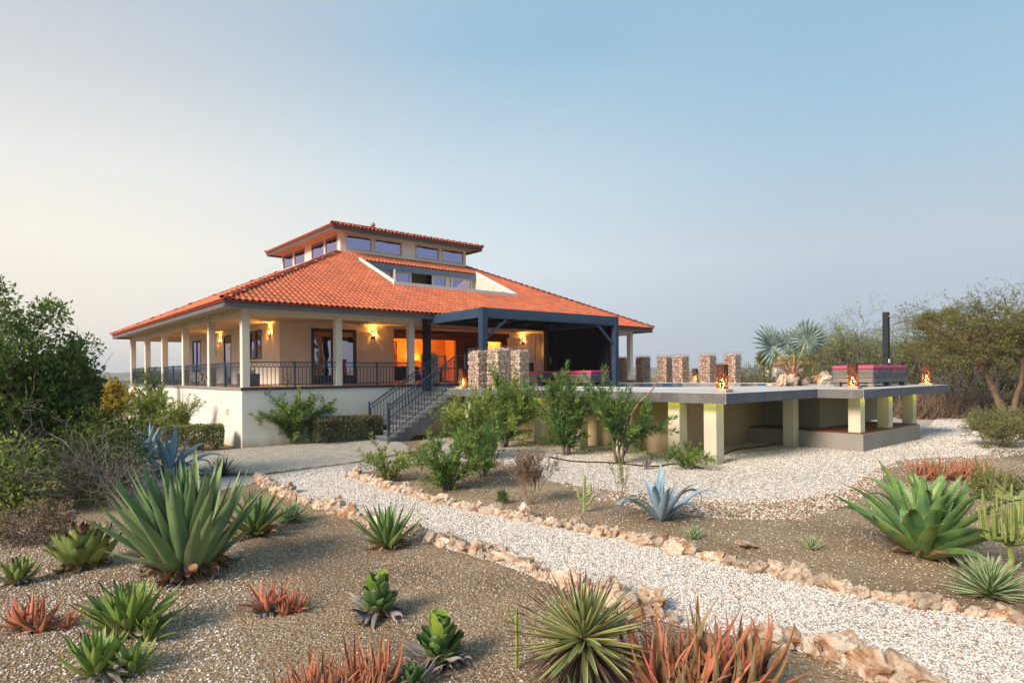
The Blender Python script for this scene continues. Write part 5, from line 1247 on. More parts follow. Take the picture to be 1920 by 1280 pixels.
# 1 the big grey green agave
LM_big = leaf_mat('big_agave_leaf', (.21, .315, .13), (.06, .03, .015), (.36, .32, .12), basal=(.14, .235, .12), transl=.08, edgeat=.93, tipat=.93, rough=.42)
G = [leaf_mesh('leaf', LM_big, 1.48, .215, .034, bend=b_, ch=c_, seg=9, base=.7, wide=.42, twist=tw, teeth=20) for b_, c_, tw in ((.12, .42, .1), (.3, .5, -.15), (-.12, .35, .1), (.05, .55, 0), (.2, .4, .25))]
t = plant('agave', 352, 1078, 'largest agave with broad grey green sword leaves over a skirt of brown dead leaves', 'agave')
core(t, .2, .5, M_dead)
rosette(t, G, 76, 86, 38, .95, .24, .26, .8, 1.06, je=7, fgrow=1.8); rosette(t, G, 5, 34, 20, 1, .22, .08, .6, .75); t.scale = (.80, .84, .96)
dm = dead_meshes(M_dead, .62, .13)
skirt(t, dm, 44, .2, (-16, 10), .12, (.75, 1.15))
skirt(t, dm, 12, .22, (-55, -20), .3, (.4, .6))
skirt(t, dead_meshes(M_deadg, .4, .08), 10, .35, (-12, 4), .08)
# olive green artichoke agaves on the left
LM_oli = leaf_mat('olive_agave_leaf', (.28, .35, .10), (.10, .035, .02), (.30, .25, .08), basal=(.20, .28, .08), transl=.1, edgeat=.88, tipat=.84)
O1 = [leaf_mesh('leaf', LM_oli, .46, .185, .03, bend=b_, ch=.45, seg=7, base=.6, wide=.5, pw=.62) for b_ in (.5, .75, .3)]
t = plant('agave', 158, 1062, 'squat artichoke shaped olive agave standing left of the largest agave', 'agave')
core(t, .14, .25, M_dead); rosette(t, O1, 52, 86, 24, .8, .12, .26, .7, 1.15, fgrow=1.6); skirt(t, dead_meshes(M_dead, .28, .1), 16, .12, (-12, 6), .06)
O2 = [leaf_mesh('leaf', LM_oli, .28, .085, .016, bend=b_, ch=.45, seg=6, base=.6, wide=.45) for b_ in (.3, .5)]
t = plant('agave', 32, 1094, 'smallest olive agave at the left edge of the picture', 'agave'); rosette(t, O2, 26, 86, 20, .8, .06, .12, .75, 1.2, fgrow=1.6); skirt(t, dead_meshes(M_deadg, .2, .05), 14, .06)
LM_lim = leaf_mat('lime_agave_leaf', (.27, .38, .085), (.09, .04, .02), (.30, .30, .08), basal=(.17, .28, .07), transl=.14, edgeat=.88, tipat=.86)
O3 = [leaf_mesh('leaf', LM_lim, .5, .105, .02, bend=b_, ch=.5, seg=7, base=.65, wide=.42, teeth=12) for b_ in (.1, .3, -.1)]
t = plant('agave', 243, 1192, 'bright lime green agave between the largest agave and the bottom left corner', 'agave'); rosette(t, O3, 44, 86, 28, .75, .1, .18, .7, 1.1, fgrow=1.6); rosette(t, O3, 14, 80, 25, .8, .05, .06, .4, .6, off=(.26, -.12)); skirt(t, dead_meshes(M_deadg, .28, .06), 22, .12)
t = plant('agave', 192, 1268, 'bright lime green agave cut by the bottom edge, in front of another lime agave', 'agave')
rosette(t, O3, 24, 84, 30, .8, .07, .12, .55, .8, fgrow=1.6, off=(-.05, 0)); rosette(t, O3, 16, 80, 22, .8, .05, .08, .4, .62, off=(.24, .06)); skirt(t, dead_meshes(M_deadg, .25, .05), 20, .12)
# narrow leaved green agave by the path
O4 = [leaf_mesh('leaf', leaf_mat('narrow_agave_leaf', (.18, .30, .09), (.12, .06, .03), (.30, .28, .13), basal=(.10, .18, .055), transl=.12, edgeat=.86), .64, .095, .018, bend=b_, ch=.5, seg=7, base=.7, wide=.4) for b_ in (.15, -.05, .3)]
t = plant('agave', 727, 1026, 'green agave with narrow upright leaves against the lower stone row', 'agave'); core(t, .06, .12, M_dead); rosette(t, O4, 32, 86, 24, .85, .06, .12, .7, 1.08, fgrow=2); skirt(t, dead_meshes(M_dead, .3, .06), 22, .08, (-12, 2), .06)
t = plant('agave', 478, 1002, 'dark green agave half hidden behind the right side of the largest agave', 'agave'); rosette(t, O4, 34, 84, 14, .85, .08, .15, .8, 1.2, fgrow=2); skirt(t, dm, 10, .12)
# right big agave, curling leaves
LM_r = leaf_mat('right_agave_leaf', (.22, .35, .09), (.10, .05, .03), (.46, .48, .2), basal=(.09, .21, .10), transl=.12, edgeat=.94, tipat=.92, rough=.4)
G2 = [leaf_mesh('leaf', LM_r, 1.2, .235, .03, bend=b_, ch=c_, seg=10, base=.7, wide=.38, twist=tw, tipdroop=td, teeth=20) for b_, c_, tw, td in ((.25, .5, .2, -.3), (-.15, .45, -.2, -.4), (.4, .55, .3, .2), (.1, .5, -.4, -.9), (.0, .4, .2, .3), (.5, .5, 0, -2.6))]
t = plant('agave', 1735, 1042, 'large bright green agave with curling leaves in the right soil bed', 'agave'); core(t, .16, .3, M_dead)
rosette(t, G2, 50, 86, 22, .9, .12, .28, .72, 1.05, je=9, jr=.5, fgrow=2); skirt(t, dead_meshes(M_dead, .42, .07), 26, .18, (-14, 0), .08)
# blue agaves
LM_b = leaf_mat('blue_agave_leaf', (.27, .38, .45), (.15, .12, .1), (.45, .52, .55), basal=(.19, .30, .39), transl=.06, edgeat=.9, tipat=.95, rough=.5)
GB = [leaf_mesh('leaf', LM_b, 1.1, .165, .022, bend=b_, ch=c_, seg=11, base=.8, wide=.35, twist=tw, tipdroop=td) for b_, c_, tw, td in ((-.4, .5, .1, -1.6), (.1, .6, 0, -.6), (-1.0, .4, .2, -2.4), (-.8, .5, -.3, -1.8), (-.2, .5, .2, -1.2))]
GU = [leaf_mesh('leaf', LM_b, .85, .13, .025, bend=b_, ch=.7, seg=8, base=.7, wide=.3) for b_ in (.1, -.1, .25)]
t = plant('agave', 1238, 975, 'powder blue agave with drooping strap leaves in the upper soil bed', 'agave')
rosette(t, GU, 9, 84, 58, 1, .03, .1, .6, .82, fgrow=2); rosette(t, GB, 13, 66, 38, 1, .08, .04, .75, 1.0, fgrow=3, az0=1); skirt(t, dead_meshes(M_deadg, .35, .06), 8, .1)
t = plant('agave', 318, 892, 'nearer powder blue agave behind the tips of the largest agave', 'agave')
rosette(t, GU, 10, 84, 55, 1, .04, .1, 1.0, 1.5, fgrow=2); rosette(t, GB, 16, 55, 12, 1, .1, .04, 1.1, 1.45, fgrow=3)
t = plant('agave', 272, 862, 'farther powder blue agave partly behind the bare thorny twigs on the left', 'agave')
rosette(t, GU, 14, 84, 40, 1, .04, .1, 1.0, 1.4, fgrow=2); rosette(t, GB, 12, 50, 15, 1, .1, .04, 1.0, 1.4, fgrow=3)
# variegated small agaves
LM_v = leaf_mat('striped_leaf', (.14, .27, .08), (.3, .25, .12), (.55, .58, .36), stripe=((.50, .55, .32), .52), edgeat=.98, basal=(.075, .165, .05), transl=.1)
def striped(px, py, Ln, w, n, label, e1=2, s0=.6):
    t = plant('striped_agave', px, py, label, 'agave')
    V = [leaf_mesh('leaf', LM_v, Ln, w, .01, bend=b_, ch=.4, seg=5, base=.8, wide=.35, nx=4) for b_ in (.05, .2, -.1)]
    rosette(t, V, n, 88, e1, .75, .03, Ln * .3, s0, 1.05, je=5, fgrow=1.6); return t
striped(547, 978, .40, .038, 90, 'white edged green rosette agave left of the lower stone row, beside the largest agave')
striped(1856, 1118, .50, .052, 110, 'white edged spiky rosette agave behind the stone row at the right edge')
striped(1521, 1030, .24, .024, 30, 'tiny white edged rosette in the soil left of the large right agave', 25)
striped(1300, 1010, .26, .026, 34, 'tiny white edged rosette behind the stone row under the blue agave', 25)
striped(1370, 969, .14, .012, 22, 'tiniest grey green rosette in the middle of the upper soil bed', 25)
striped(1333, 1300, .34, .034, 50, 'pale striped rosette at the bottom edge in front of the red aloes', 22)
striped(1075, 1320, .30, .03, 26, 'pale striped rosette at the bottom edge under the yucca', 22)
# yucca with brown tips and a shaggy skirt
LM_y = leaf_mat('yucca_leaf', (.21, .29, .11), (.11, .045, .03), (.45, .38, .13), stripe=((.44, .38, .13), .55), tipat=.72, edgeat=.98, transl=.08, basal=(.12, .19, .08))
LM_yd = leaf_mat('yucca_dry_leaf', (.13, .08, .055), (.07, .04, .03), (.32, .24, .17), tipat=.6, basal=(.075, .05, .04), transl=.03, piece=.5)
Y = [leaf_mesh('leaf', LM_y, .62, .042, .008, bend=b_, ch=.5, seg=6, base=.8, wide=.4, nx=4) for b_ in (.05, -.1, .12)]
YD = [leaf_mesh('dry_leaf', LM_yd, .60, .026, .003, bend=b_, ch=.6, seg=6, base=.9, wide=.4, nx=2, twist=tw) for b_, tw in ((-.3, .8), (.2, -1), (-.6, 1.5))]
t = plant('yucca', 1095, 1300, 'spiky yucca with brown leaf tips and a shaggy dead skirt, left of the red aloes', 'yucca')
core(t, .09, .5, M_dead)
rosette(t, Y, 110, 88, -18, .8, .05, .08, .65, 1.02, z=.42, je=6, fgrow=2)
rosette(t, YD, 170, -12, -62, 1, .07, .12, .8, 1.1, name='dry_leaf', z=.34, je=10, fgrow=2)
t = plant('yucca', 418, 893, 'dark spiky yucca like rosette on the edge of the paving behind the largest agave', 'yucca')
rosette(t, [leaf_mesh('leaf', leaf_mat('dark_spike_leaf', (.10, .09, .045), (.05, .03, .02), (.16, .12, .06)), .6, .035, .005, bend=.05, ch=.4, seg=4, nx=2)], 70, 88, 0, .8, .04, .1, .7, 1.05)
# stout agaves with cropped leaves
LM_s = leaf_mat('stout_agave_leaf', (.13, .25, .055), (.42, .38, .32), (.36, .34, .26), basal=(.055, .125, .045), transl=.15, edgeat=.93, tipat=.93)
LM_sl = leaf_mat('stout_agave_young_leaf', (.25, .37, .045), (.3, .3, .1), (.32, .38, .1), basal=(.16, .27, .04), transl=.25, edgeat=.93, tipat=1.2)
def blunt(m, Ln, w, bend): return leaf_mesh('leaf', m, Ln, w, .014, bend=bend, ch=.5, seg=6, base=.75, wide=.72, pw=.3)
for (px, py, lab, s) in ((710, 1155, 'stout cropped agave in a ring of curled dead leaves, upper one of the two', 1.05), (826, 1243, 'stout cropped agave in a ring of curled dead leaves, lower one of the two', 1.0)):
    t = plant('cropped_agave', px, py, lab, 'agave'); core(t, .08 * s, .3 * s, M_dead)
    S = [blunt(LM_s, .27 * s, .12 * s, b_) for b_ in (.3, .7, 1.0)]; SY = [blunt(LM_sl, .26 * s, .15 * s, b_) for b_ in (.1, .25)]
    for lv in range(6):
        n = 8; z = (.05 + lv * .034) * s
        for k in range(n):
            az = k * 2 * PI / n + lv * .4 + jit(.15); el = R(8 + lv * 10 + jit(9))
            X = Vector((math.cos(el) * math.cos(az), math.cos(el) * math.sin(az), math.sin(el))); Z = Vector((-math.sin(el) * math.cos(az), -math.sin(el) * math.sin(az), math.cos(el)))
            q = .8 + rnd.random() * .25
            inst('leaf', S[rnd.randrange(3)], t, (.03 * math.cos(az), .03 * math.sin(az), z), Matrix((X, Z.cross(X), Z)).transposed().to_euler(), (q * (1 - lv * .03),) * 3, absolute=False)
    rosette(t, SY, 8, 86, 58, 1, .05, .02, .8, 1.05, z=.19 * s, fgrow=2)
    skirt(t, dead_meshes(M_deadg, .30 * s, .055), 44, .07, (-8, 6), .03, (.6, 1.25)); skirt(t, dead_meshes(M_dead, .2 * s, .07), 14, .06, (-25, 5), .07, (.6, 1))
t = plant('cropped_agave', 772, 1290, 'small dark green agave at the bottom edge between red aloes and the cropped agave', 'agave')
rosette(t, [blunt(LM_s, .2, .06, .1)], 16, 85, 40, 1, .03, .04, .7, 1); skirt(t, dead_meshes(M_deadg, .25, .04), 24, .07)
# red aloes
def aloe_mat(name, a, d, tip): return leaf_mat(name, a, tip, tuple(c * 1.15 for c in a), basal=d, transl=.12, edgeat=.8, tipat=.93, rough=.42, piece=.25)
LM_a = aloe_mat('coral_aloe_leaf', (.55, .20, .115), (.42, .17, .09), (.6, .2, .1))
LM_a2 = aloe_mat('rust_aloe_leaf', (.48, .18, .10), (.30, .20, .10), (.42, .12, .06))
LM_a3 = aloe_mat('brown_green_aloe_leaf', (.34, .22, .12), (.20, .20, .085), (.40, .13, .07))
def aloe(px, py, label, heads, Ln, w, m, nleaf, dead=12, group=None):
    t = plant('aloe', px, py, label, 'aloe', group)
    ms = [leaf_mesh('leaf', mm, Ln, w, w * .3, bend=b_, ch=.9, seg=7, base=1, wide=.12, nx=4, pw=1.2 if 0 else .9, twist=tw) for mm in m for b_, tw in ((.6, .1), (.25, -.3), (-.35, .4), (1.1, .2))]
    for (x, y, s) in heads:
        rosette(t, ms, nleaf, 84, 28, .9, .05 * s, .04 * s, .55 * s, 1.0 * s, off=(x, y), je=9, jl=.2, az0=rnd.random() * 6, fgrow=2)
    if dead: skirt(t, dead_meshes(M_deadg, Ln * .55, w * .7), dead, Ln * .15, (-8, 30), .03, (.5, 1.1)); 
    return t
aloe(58, 1180, 'coral red aloe clump at the far left, lower left of the artichoke agave', [(0, 0, 1), (-.12, .05, .8), (.14, -.04, .75), (.34, .06, .5)], .40, .075, [LM_a], 14, 16)
aloe(505, 1146, 'coral red aloe clump right of the largest agave in bare soil', [(0, 0, .95), (.22, .05, .6), (.32, -.02, .5), (.2, -.1, .5)], .42, .085, [LM_a], 14, 26)
hd = [(rnd.uniform(-.42, .38), rnd.uniform(-.2, .3), rnd.uniform(.75, 1.05)) for _ in range(14)]
aloe(632, 1318, 'bright coral aloe clump cut by the bottom edge of the picture', hd, .46, .048, [LM_a, LM_a2], 12, 20)
hd = [(rnd.uniform(-.52, .5), rnd.uniform(-.25, .35), rnd.uniform(.75, 1.1)) for _ in range(17)]
aloe(1318, 1318, 'largest rusty red aloe clump at the bottom, right of the yucca', hd, .66, .078, [LM_a2, LM_a3, LM_a], 12, 26)
hd = [(rnd.uniform(-.8, .85), rnd.uniform(-.3, .3), rnd.uniform(.8, 1.1)) for _ in range(16)]
aloe(1765, 898, 'wide reddish brown aloe clump behind the large right agave', hd, .62, .06, [LM_a2, LM_a3, LM_a], 13, 0)

# ------------------------------------------------------------------ cacti
M_cac = mat('cactus_skin', (.22, .28, .10), (.30, .33, .12), scale=6, rough=.6, bump=.3, bscale=60)
M_cacy = mat('yellow_cactus_skin', (.30, .31, .09), (.15, .21, .06), scale=7, rough=.6, bump=.3, bscale=60)
def ribbed(b, pts, r_, ribs=5):
    pts = [Vector(p) for p in pts]; rad = [r_] * len(pts); rad[-1] = r_ * .35
    n = ribs * 2; vs = []; a = None
    for i, p in enumerate(pts):
        d = (pts[min(i + 1, len(pts) - 1)] - pts[max(i - 1, 0)]).normalized()
        a = d.orthogonal().normalized() if a is None else (a - d * a.dot(d)).normalized(); c = d.cross(a)
        for k in range(n):
            t = 2 * PI * k / n; q = rad[i] * (1 if k % 2 == 0 else .62); vs.append(p + (a * math.cos(t) + c * math.sin(t)) * q)
    fs = [(i * n + k, i * n + (k + 1) % n, (i + 1) * n + (k + 1) % n, (i + 1) * n + k) for i in range(len(pts) - 1) for k in range(n)]
    fs.append(tuple((len(pts) - 1) * n + k for k in range(n))); b.add(vs, fs)
def cactus(px, py, label, arms, m, trunk=None):
    t = plant('cactus', px, py, label, 'cactus')
    for k, (pts, r_) in enumerate(arms):
        b = MB(); q = []
        P3 = [Vector(p) for p in pts]
        for i in range(len(P3) - 1):
            for s in range(4): q.append(P3[i].lerp(P3[i + 1], s / 4) + Vector((jit(.004), jit(.004), 0)))
        q.append(P3[-1]); ribbed(b, q, r_); me = b.mesh('arm'); me.materials.append(m); inst('arm' if k else 'trunk', me, t, (0, 0, 0), absolute=False)
    return t
cactus(970, 1253, 'thin yellow green columnar cactus standing alone in the lower soil', [([(0, 0, 0), (0, 0, .2), (.005, 0, .55)], .022), ([(-.03, 0, .42), (-.075, 0, .46), (-.085, 0, .56)], .014)], M_cacy)
cactus(1096, 960, 'small grey green candelabra cactus in the upper bed near the path', [([(0, 0, 0), (0, 0, .35), (.01, 0, .7)], .035), ([(0, 0, .2), (-.12, 0, .3), (-.13, 0, .5)], .026), ([(0, 0, .3), (.11, 0, .36), (.12, .02, .55)], .026), ([(0, 0, .12), (.1, -.05, .2), (.16, -.05, .32)], .024)], M_cac)
arms = [([(0, 0, 0), (.02, 0, .25), (0, 0, .5)], .035)]
for k in range(40):
    a = k * 2.4; r_ = .07 + rnd.random() * .26; h = .62 + rnd.random() * .5; arms.append(([(0, 0, .4 + rnd.random() * .1), (r_ * math.cos(a), r_ * math.sin(a) * .8, .52), (r_ * 1.15 * math.cos(a), r_ * math.sin(a) * .9, h)], .014))
cactus(1893, 1085, 'pencil branched cactus with many upright arms at the right edge', arms, M_cacy)
arms = [([(0, 0, 0), (.05, 0, .3), (.0, 0, .5)], .05)]
for k in range(12):
    a = 2.2 + k * .42; arms.append(([(0, 0, .42), (.35 * math.cos(a), .1, .55 + .12 * math.sin(a)), (1.0 * math.cos(a) * rnd.uniform(.5, 1), jit(.3), .6 + .6 * abs(math.sin(a * 1.3)))], .024))
cactus(1905, 985, 'sprawling cactus with pale yellow green arms above the pencil cactus at the right', arms, M_cac)

# ------------------------------------------------------------------ woody plants
class Leaves:
    """many small leaves as one mesh; each a folded blade"""
    def __init__(s): s.P = []; s.D = []; s.S = []
    def add(s, p, d, sz): s.P.append(tuple(p)); s.D.append(tuple(d)); s.S.append(sz)
    def mesh(s, name, m, width=.3, fold=.25, seed=0):
        rs = np.random.RandomState(seed + len(s.P)); P = np.array(s.P); D = np.array(s.D); S = np.array(s.S)[:, None]
        D /= np.linalg.norm(D, axis=1)[:, None] + 1e-9; Rn = rs.normal(size=P.shape); Sd = np.cross(D, Rn); Sd /= np.linalg.norm(Sd, axis=1)[:, None] + 1e-9; Nn = np.cross(D, Sd)
        w = S * width / 2; mid = P + D * S * .45
        V = np.stack([P, mid + Sd * w + Nn * w * fold, P + D * S - Nn * S * .06, mid - Sd * w + Nn * w * fold], 1).reshape(-1, 3)
        n = len(P); i = np.arange(n)[:, None] * 4; F_ = np.concatenate([i + [0, 1, 2], i + [0, 2, 3]], 1).reshape(-1, 3)
        me = bpy.data.meshes.new(name); me.vertices.add(len(V)); me.vertices.foreach_set('co', V.ravel()); me.loops.add(F_.size); me.loops.foreach_set('vertex_index', F_.ravel().astype(np.int32))
        me.polygons.add(len(F_)); me.polygons.foreach_set('loop_start', np.arange(0, F_.size, 3)); me.update(calc_edges=True); me.materials.append(m); return me
def foliage_mat(name, a, c, transl=.3, island=.42, rough=.5): return mat(name, a, c, scale=1.3, rough=rough, island=island, transl=transl, spec=.3, lo=.38, hi=.62)
M_ole = foliage_mat('oleander_leaf', (.11, .21, .035), (.23, .31, .06), island=.55)
M_oled = foliage_mat('dark_oleander_leaf', (.075, .16, .035), (.16, .25, .055), island=.55)
M_tree = foliage_mat('broad_dark_leaf', (.065, .13, .026), (.16, .21, .045))
M_und = foliage_mat('undergrowth_leaf', (.07, .13, .025), (.15, .18, .035))
M_lit = foliage_mat('fresh_green_leaf', (.16, .25, .04), (.30, .34, .07), island=.5)
M_yel = foliage_mat('yellow_green_leaf', (.36, .36, .05), (.6, .42, .04))
M_hedge = foliage_mat('hedge_leaf', (.24, .25, .09), (.17, .19, .07))
M_hedgeb = foliage_mat('brown_hedge_leaf', (.14, .125, .07), (.19, .2, .08))
M_aca = foliage_mat('acacia_leaf', (.12, .17, .03), (.22, .24, .05))
M_dry = foliage_mat('dry_leaf_brown', (.26, .18, .10), (.18, .13, .08), transl=.15)
M_bark = mat('grey_bark', (.19, .15, .12), (.11, .09, .075), scale=5, rough=.95, bump=.4, bscale=30)
M_barkl = mat('pale_brown_bark', (.34, .24, .16), (.22, .15, .10), scale=4, rough=.95, bump=.4, bscale=30)
M_twig = mat('grey_thorny_twig', (.22, .18, .185), (.14, .11, .12), scale=4, rough=.95)
M_twigb = mat('brown_dry_twig', (.27, .18, .125), (.18, .12, .08), scale=4, rough=.95)
def rdir(r0, up=0.): return Vector((r0.gauss(0, 1), r0.gauss(0, 1), r0.gauss(0, 1) + up)).normalized()
def grow(b, L_, p, d, ln, rad, depth, r0, cfg, lv=0):
    """recursive branch: curved tube, side shoots, leaves on the last orders"""
    n = 5; pts = [p.copy()]; rr = [rad]; dirs = [d.copy()]
    for i in range(n):
        d = (d + rdir(r0) * cfg.get('wob', .18) + Vector((0, 0, cfg.get('up', .05)))).normalized()
        if cfg.get('flat') and lv >= 1: d.z *= .75 + .25 * cfg['flat']; d.normalize()
        p = p + d * ln / n; pts.append(p.copy()); rr.append(rad * (1 - (1 - cfg.get('tap', .55)) * (i + 1) / n)); dirs.append(d.copy())
    b.tube(pts, rr, 5 if rad > .02 else 3, cap=False)
    if depth <= cfg.get('leafd', 1) and L_ is not None:
        for k in range(cfg['lpb']):
            f = r0.random() ** .7; i = min(n - 1, int(f * n)); q = pts[i].lerp(pts[i + 1], f * n - i); dd = (dirs[i] * cfg.get('lalong', .5) + rdir(r0, cfg.get('lup', .3))).normalized()
            L_.add(q + rdir(r0) * cfg.get('lspread', .0) * r0.random(), dd, cfg['ls'] * (.7 + .6 * r0.random()))
    if depth > 0:
        for k in range(cfg['nb'] if lv else cfg.get('nb0', cfg['nb'])):
            f = cfg.get('bstart', .35) + (1 - cfg.get('bstart', .35)) * (k + r0.random()) / cfg['nb'] if k < cfg['nb'] - 1 else 1.0
            f = min(f, 1.0); i = min(n - 1, int(f * n)); q = pts[i].lerp(pts[i + 1], f * n - i)
            nd = (dirs[i] + rdir(r0) * cfg.get('spread', .8)).normalized()
            if cfg.get('minz') is not None and nd.z < cfg['minz']: nd.z = cfg['minz']; nd.normalize()
            grow(b, L_, q, nd, ln * (cfg.get('lr', .68) + r0.random() * .15), rr[min(i + 1, n)] * .7, depth - 1, r0, cfg, lv + 1)
def whorls(L_, pts, r0, step=.06, nleaf=4, ls=.15, start=.3):
    """lance leaves in whorls along the upper part of a shoot"""
    for i in range(int(len(pts) * start), len(pts) - 1):
        a, c = pts[i], pts[i + 1]; d = (c - a); n = max(1, int(d.length / step)); dn = d.normalized()
        for j in range(n):
            q = a + d * (j / n)
            for k in range(nleaf):
                s = rdir(r0); s = (s - dn * s.dot(dn)).normalized(); L_.add(q, (dn * (.6 + r0.random() * .5) + s * .9), ls * (.7 + .5 * r0.random()))
    for k in range(nleaf + 2): L_.add(pts[-1], (pts[-1] - pts[-2]).normalized() + rdir(r0) * .6, ls)
def oleander(px, py, h, r_, nst, label, m=None, seed=0, bare=.25, cat='shrub', ls=.17, z=0, lean=(0, 0), subs=5, flowers=0, name='oleander_shrub', sp=None, width=.17):
    m = m or M_ole; t = plant(name, px, py, label, cat, z=z) if sp is None else thing(name, sp[0], sp[1], sp[2], label, cat, house=False)
    r0 = random.Random(seed); b = MB(); L_ = Leaves(); tips = []
    for s in range(nst):
        a = s * 2.399 + r0.random() * .6; out = r_ * (.25 + .75 * r0.random()); hh = h * (.6 + .4 * r0.random()) * (1 - .45 * (out / r_) ** 2)
        e = Vector((out * math.cos(a) + lean[0], out * math.sin(a) + lean[1], hh)); p0 = Vector((.08 * math.cos(a), .08 * math.sin(a), 0)); pts = []
        for i in range(9):
            f = i / 8; q = p0.lerp(e, f); q.x += (e.x - p0.x) * (f * f - f) * .5 + r0.gauss(0, .012) * h; q.y += (e.y - p0.y) * (f * f - f) * .5 + r0.gauss(0, .012) * h; q.z += h * .10 * math.sin(f * PI); pts.append(q)
        b.tube(pts, [.018 * h / 2 * (1.5 - f * 1.1) for f in [i / 8 for i in range(9)]], 4, cap=False)
        whorls(L_, pts, r0, .055, 3, ls, max(bare, .2))
        for k in range(subs):
            i = int(8 * (bare + (1 - bare) * r0.random())); i = min(7, max(1, i)); q = pts[i]; d = ((pts[i + 1] - pts[i]).normalized() + rdir(r0, .2) * 1.25).normalized(); ln = h * (.14 + .20 * r0.random()); sp_ = [q]
            for j in range(4): d = (d + Vector((0, 0, .12)) + rdir(r0) * .1).normalized(); sp_.append(sp_[-1] + d * ln / 4)
            b.tube(sp_, [.008 * h / 2 + .003, .007, .006, .005, .004], 3, cap=False); whorls(L_, sp_, r0, .05, 4, ls, .15); tips.append(sp_[-1])
    me = b.mesh('stems'); me.materials.append(M_bark); me.shade_smooth(); inst('stems', me, t, (0, 0, 0), absolute=False)
    inst('foliage', L_.mesh('foliage', m, width), t, (0, 0, 0), absolute=False)
    if flowers:
        F2 = Leaves()
        for k in range(flowers):
            q = tips[r0.randrange(len(tips))]
            for j in range(5): F2.add(q, rdir(r0, .4), .045)
        inst('blossom', F2.mesh('blossom', mat('red_blossom', (.55, .05, .06), (.6, .1, .12), rough=.6), .8), t, (0, 0, 0), absolute=False)
    return t
oleander(545, 833, 2.2, 1.75, 22, 'large bushy oleander in front of the white base wall near the house corner', seed=1, bare=.1, subs=10, flowers=9, lean=(-.1, 0), ls=.2)
oleander(1160, 868, 2.8, 1.2, 8, 'tall oleander with bare grey stems in front of the third pillar from the deck corner', M_oled, seed=2, bare=.25, subs=9, flowers=2, ls=.2)
oleander(1062, 853, 2.75, 1.25, 10, 'tall oleander left of the bare stemmed one, hiding a pillar', M_oled, seed=3, bare=.05, subs=10, flowers=3, ls=.2)
oleander(945, 838, 2.85, 1.5, 14, 'tall airy oleander in front of the pale gabion pillars', M_ole, seed=4, bare=.12, subs=9, flowers=2, ls=.2)
oleander(880, 862, 2.2, 1.4, 13, 'bushy yellowish oleander at the foot of the stairs', M_lit, seed=5, bare=.1, subs=9)
oleander(838, 918, 1.4, 1.2, 15, 'dense low oleander at the start of the upper stone row', M_ole, seed=6, bare=.0, subs=9, ls=.15)
oleander(905, 893, 1.45, 1.1, 11, 'dense oleander behind the low one, left of the dry brown shrub', M_oled, seed=7, bare=.0, subs=9, ls=.15)
oleander(728, 902, 1.05, .8, 10, 'sparse light green oleander at the left tip of the upper bed', M_lit, seed=8, bare=.1, subs=6, ls=.14)
oleander(1290, 880, .75, .75, 11, 'small round oleander in front of the corner pillar', M_ole, seed=9, bare=.1, subs=6, ls=.12, flowers=3)
oleander(942, 944, .36, .1, 9, 'tiny upright dark green shrublet behind the path stones', M_oled, seed=10, bare=0, subs=4, ls=.055, name='shrub')
# the long bare branch of the third oleander
b = MB(); p = gp(1160, 868); b.tube([p + Vector((.1, 0, .7)), p + Vector((.35, .0, 1.35)), p + Vector((.6, 0, 1.75)), p + Vector((.98, 0, 2.1)), p + Vector((1.2, 0, 2.45))], [.035, .03, .028, .024, .018], 6); o = b.build('bare_branch', M_barkl, None, smooth=True); tag(o, 'long bare cut branch reaching right from the tall oleander', 'branch')
# along the left side of the house
def hp(u, v): q = HW(u, v, 0); return (q.x, q.y, 0)
oleander(0, 0, 1.95, .8, 10, 'sparse oleander against the left base wall beside the clipped hedges', M_lit, seed=11, bare=.25, subs=6, sp=hp(-1.3, 3.6))
oleander(0, 0, 2.95, .5, 6, 'tall thin shrub reaching the railing in front of the olive shutter', M_oled, seed=12, bare=.15, subs=5, sp=hp(-1.2, 9.0), ls=.2)
oleander(0, 0, 2.2, 1.0, 14, 'yellowish bushy shrub below the tall thin one at the left wall', M_lit, seed=13, bare=.05, subs=9, sp=hp(-1.6, 8.0), flowers=4)
oleander(0, 0, 2.4, 2.1, 24, 'yellow flowering bush at the far left end of the house', M_yel, seed=14, bare=.1, subs=10, sp=hp(-2.4, 14.5), name='yellow_shrub', ls=.2, width=.4)
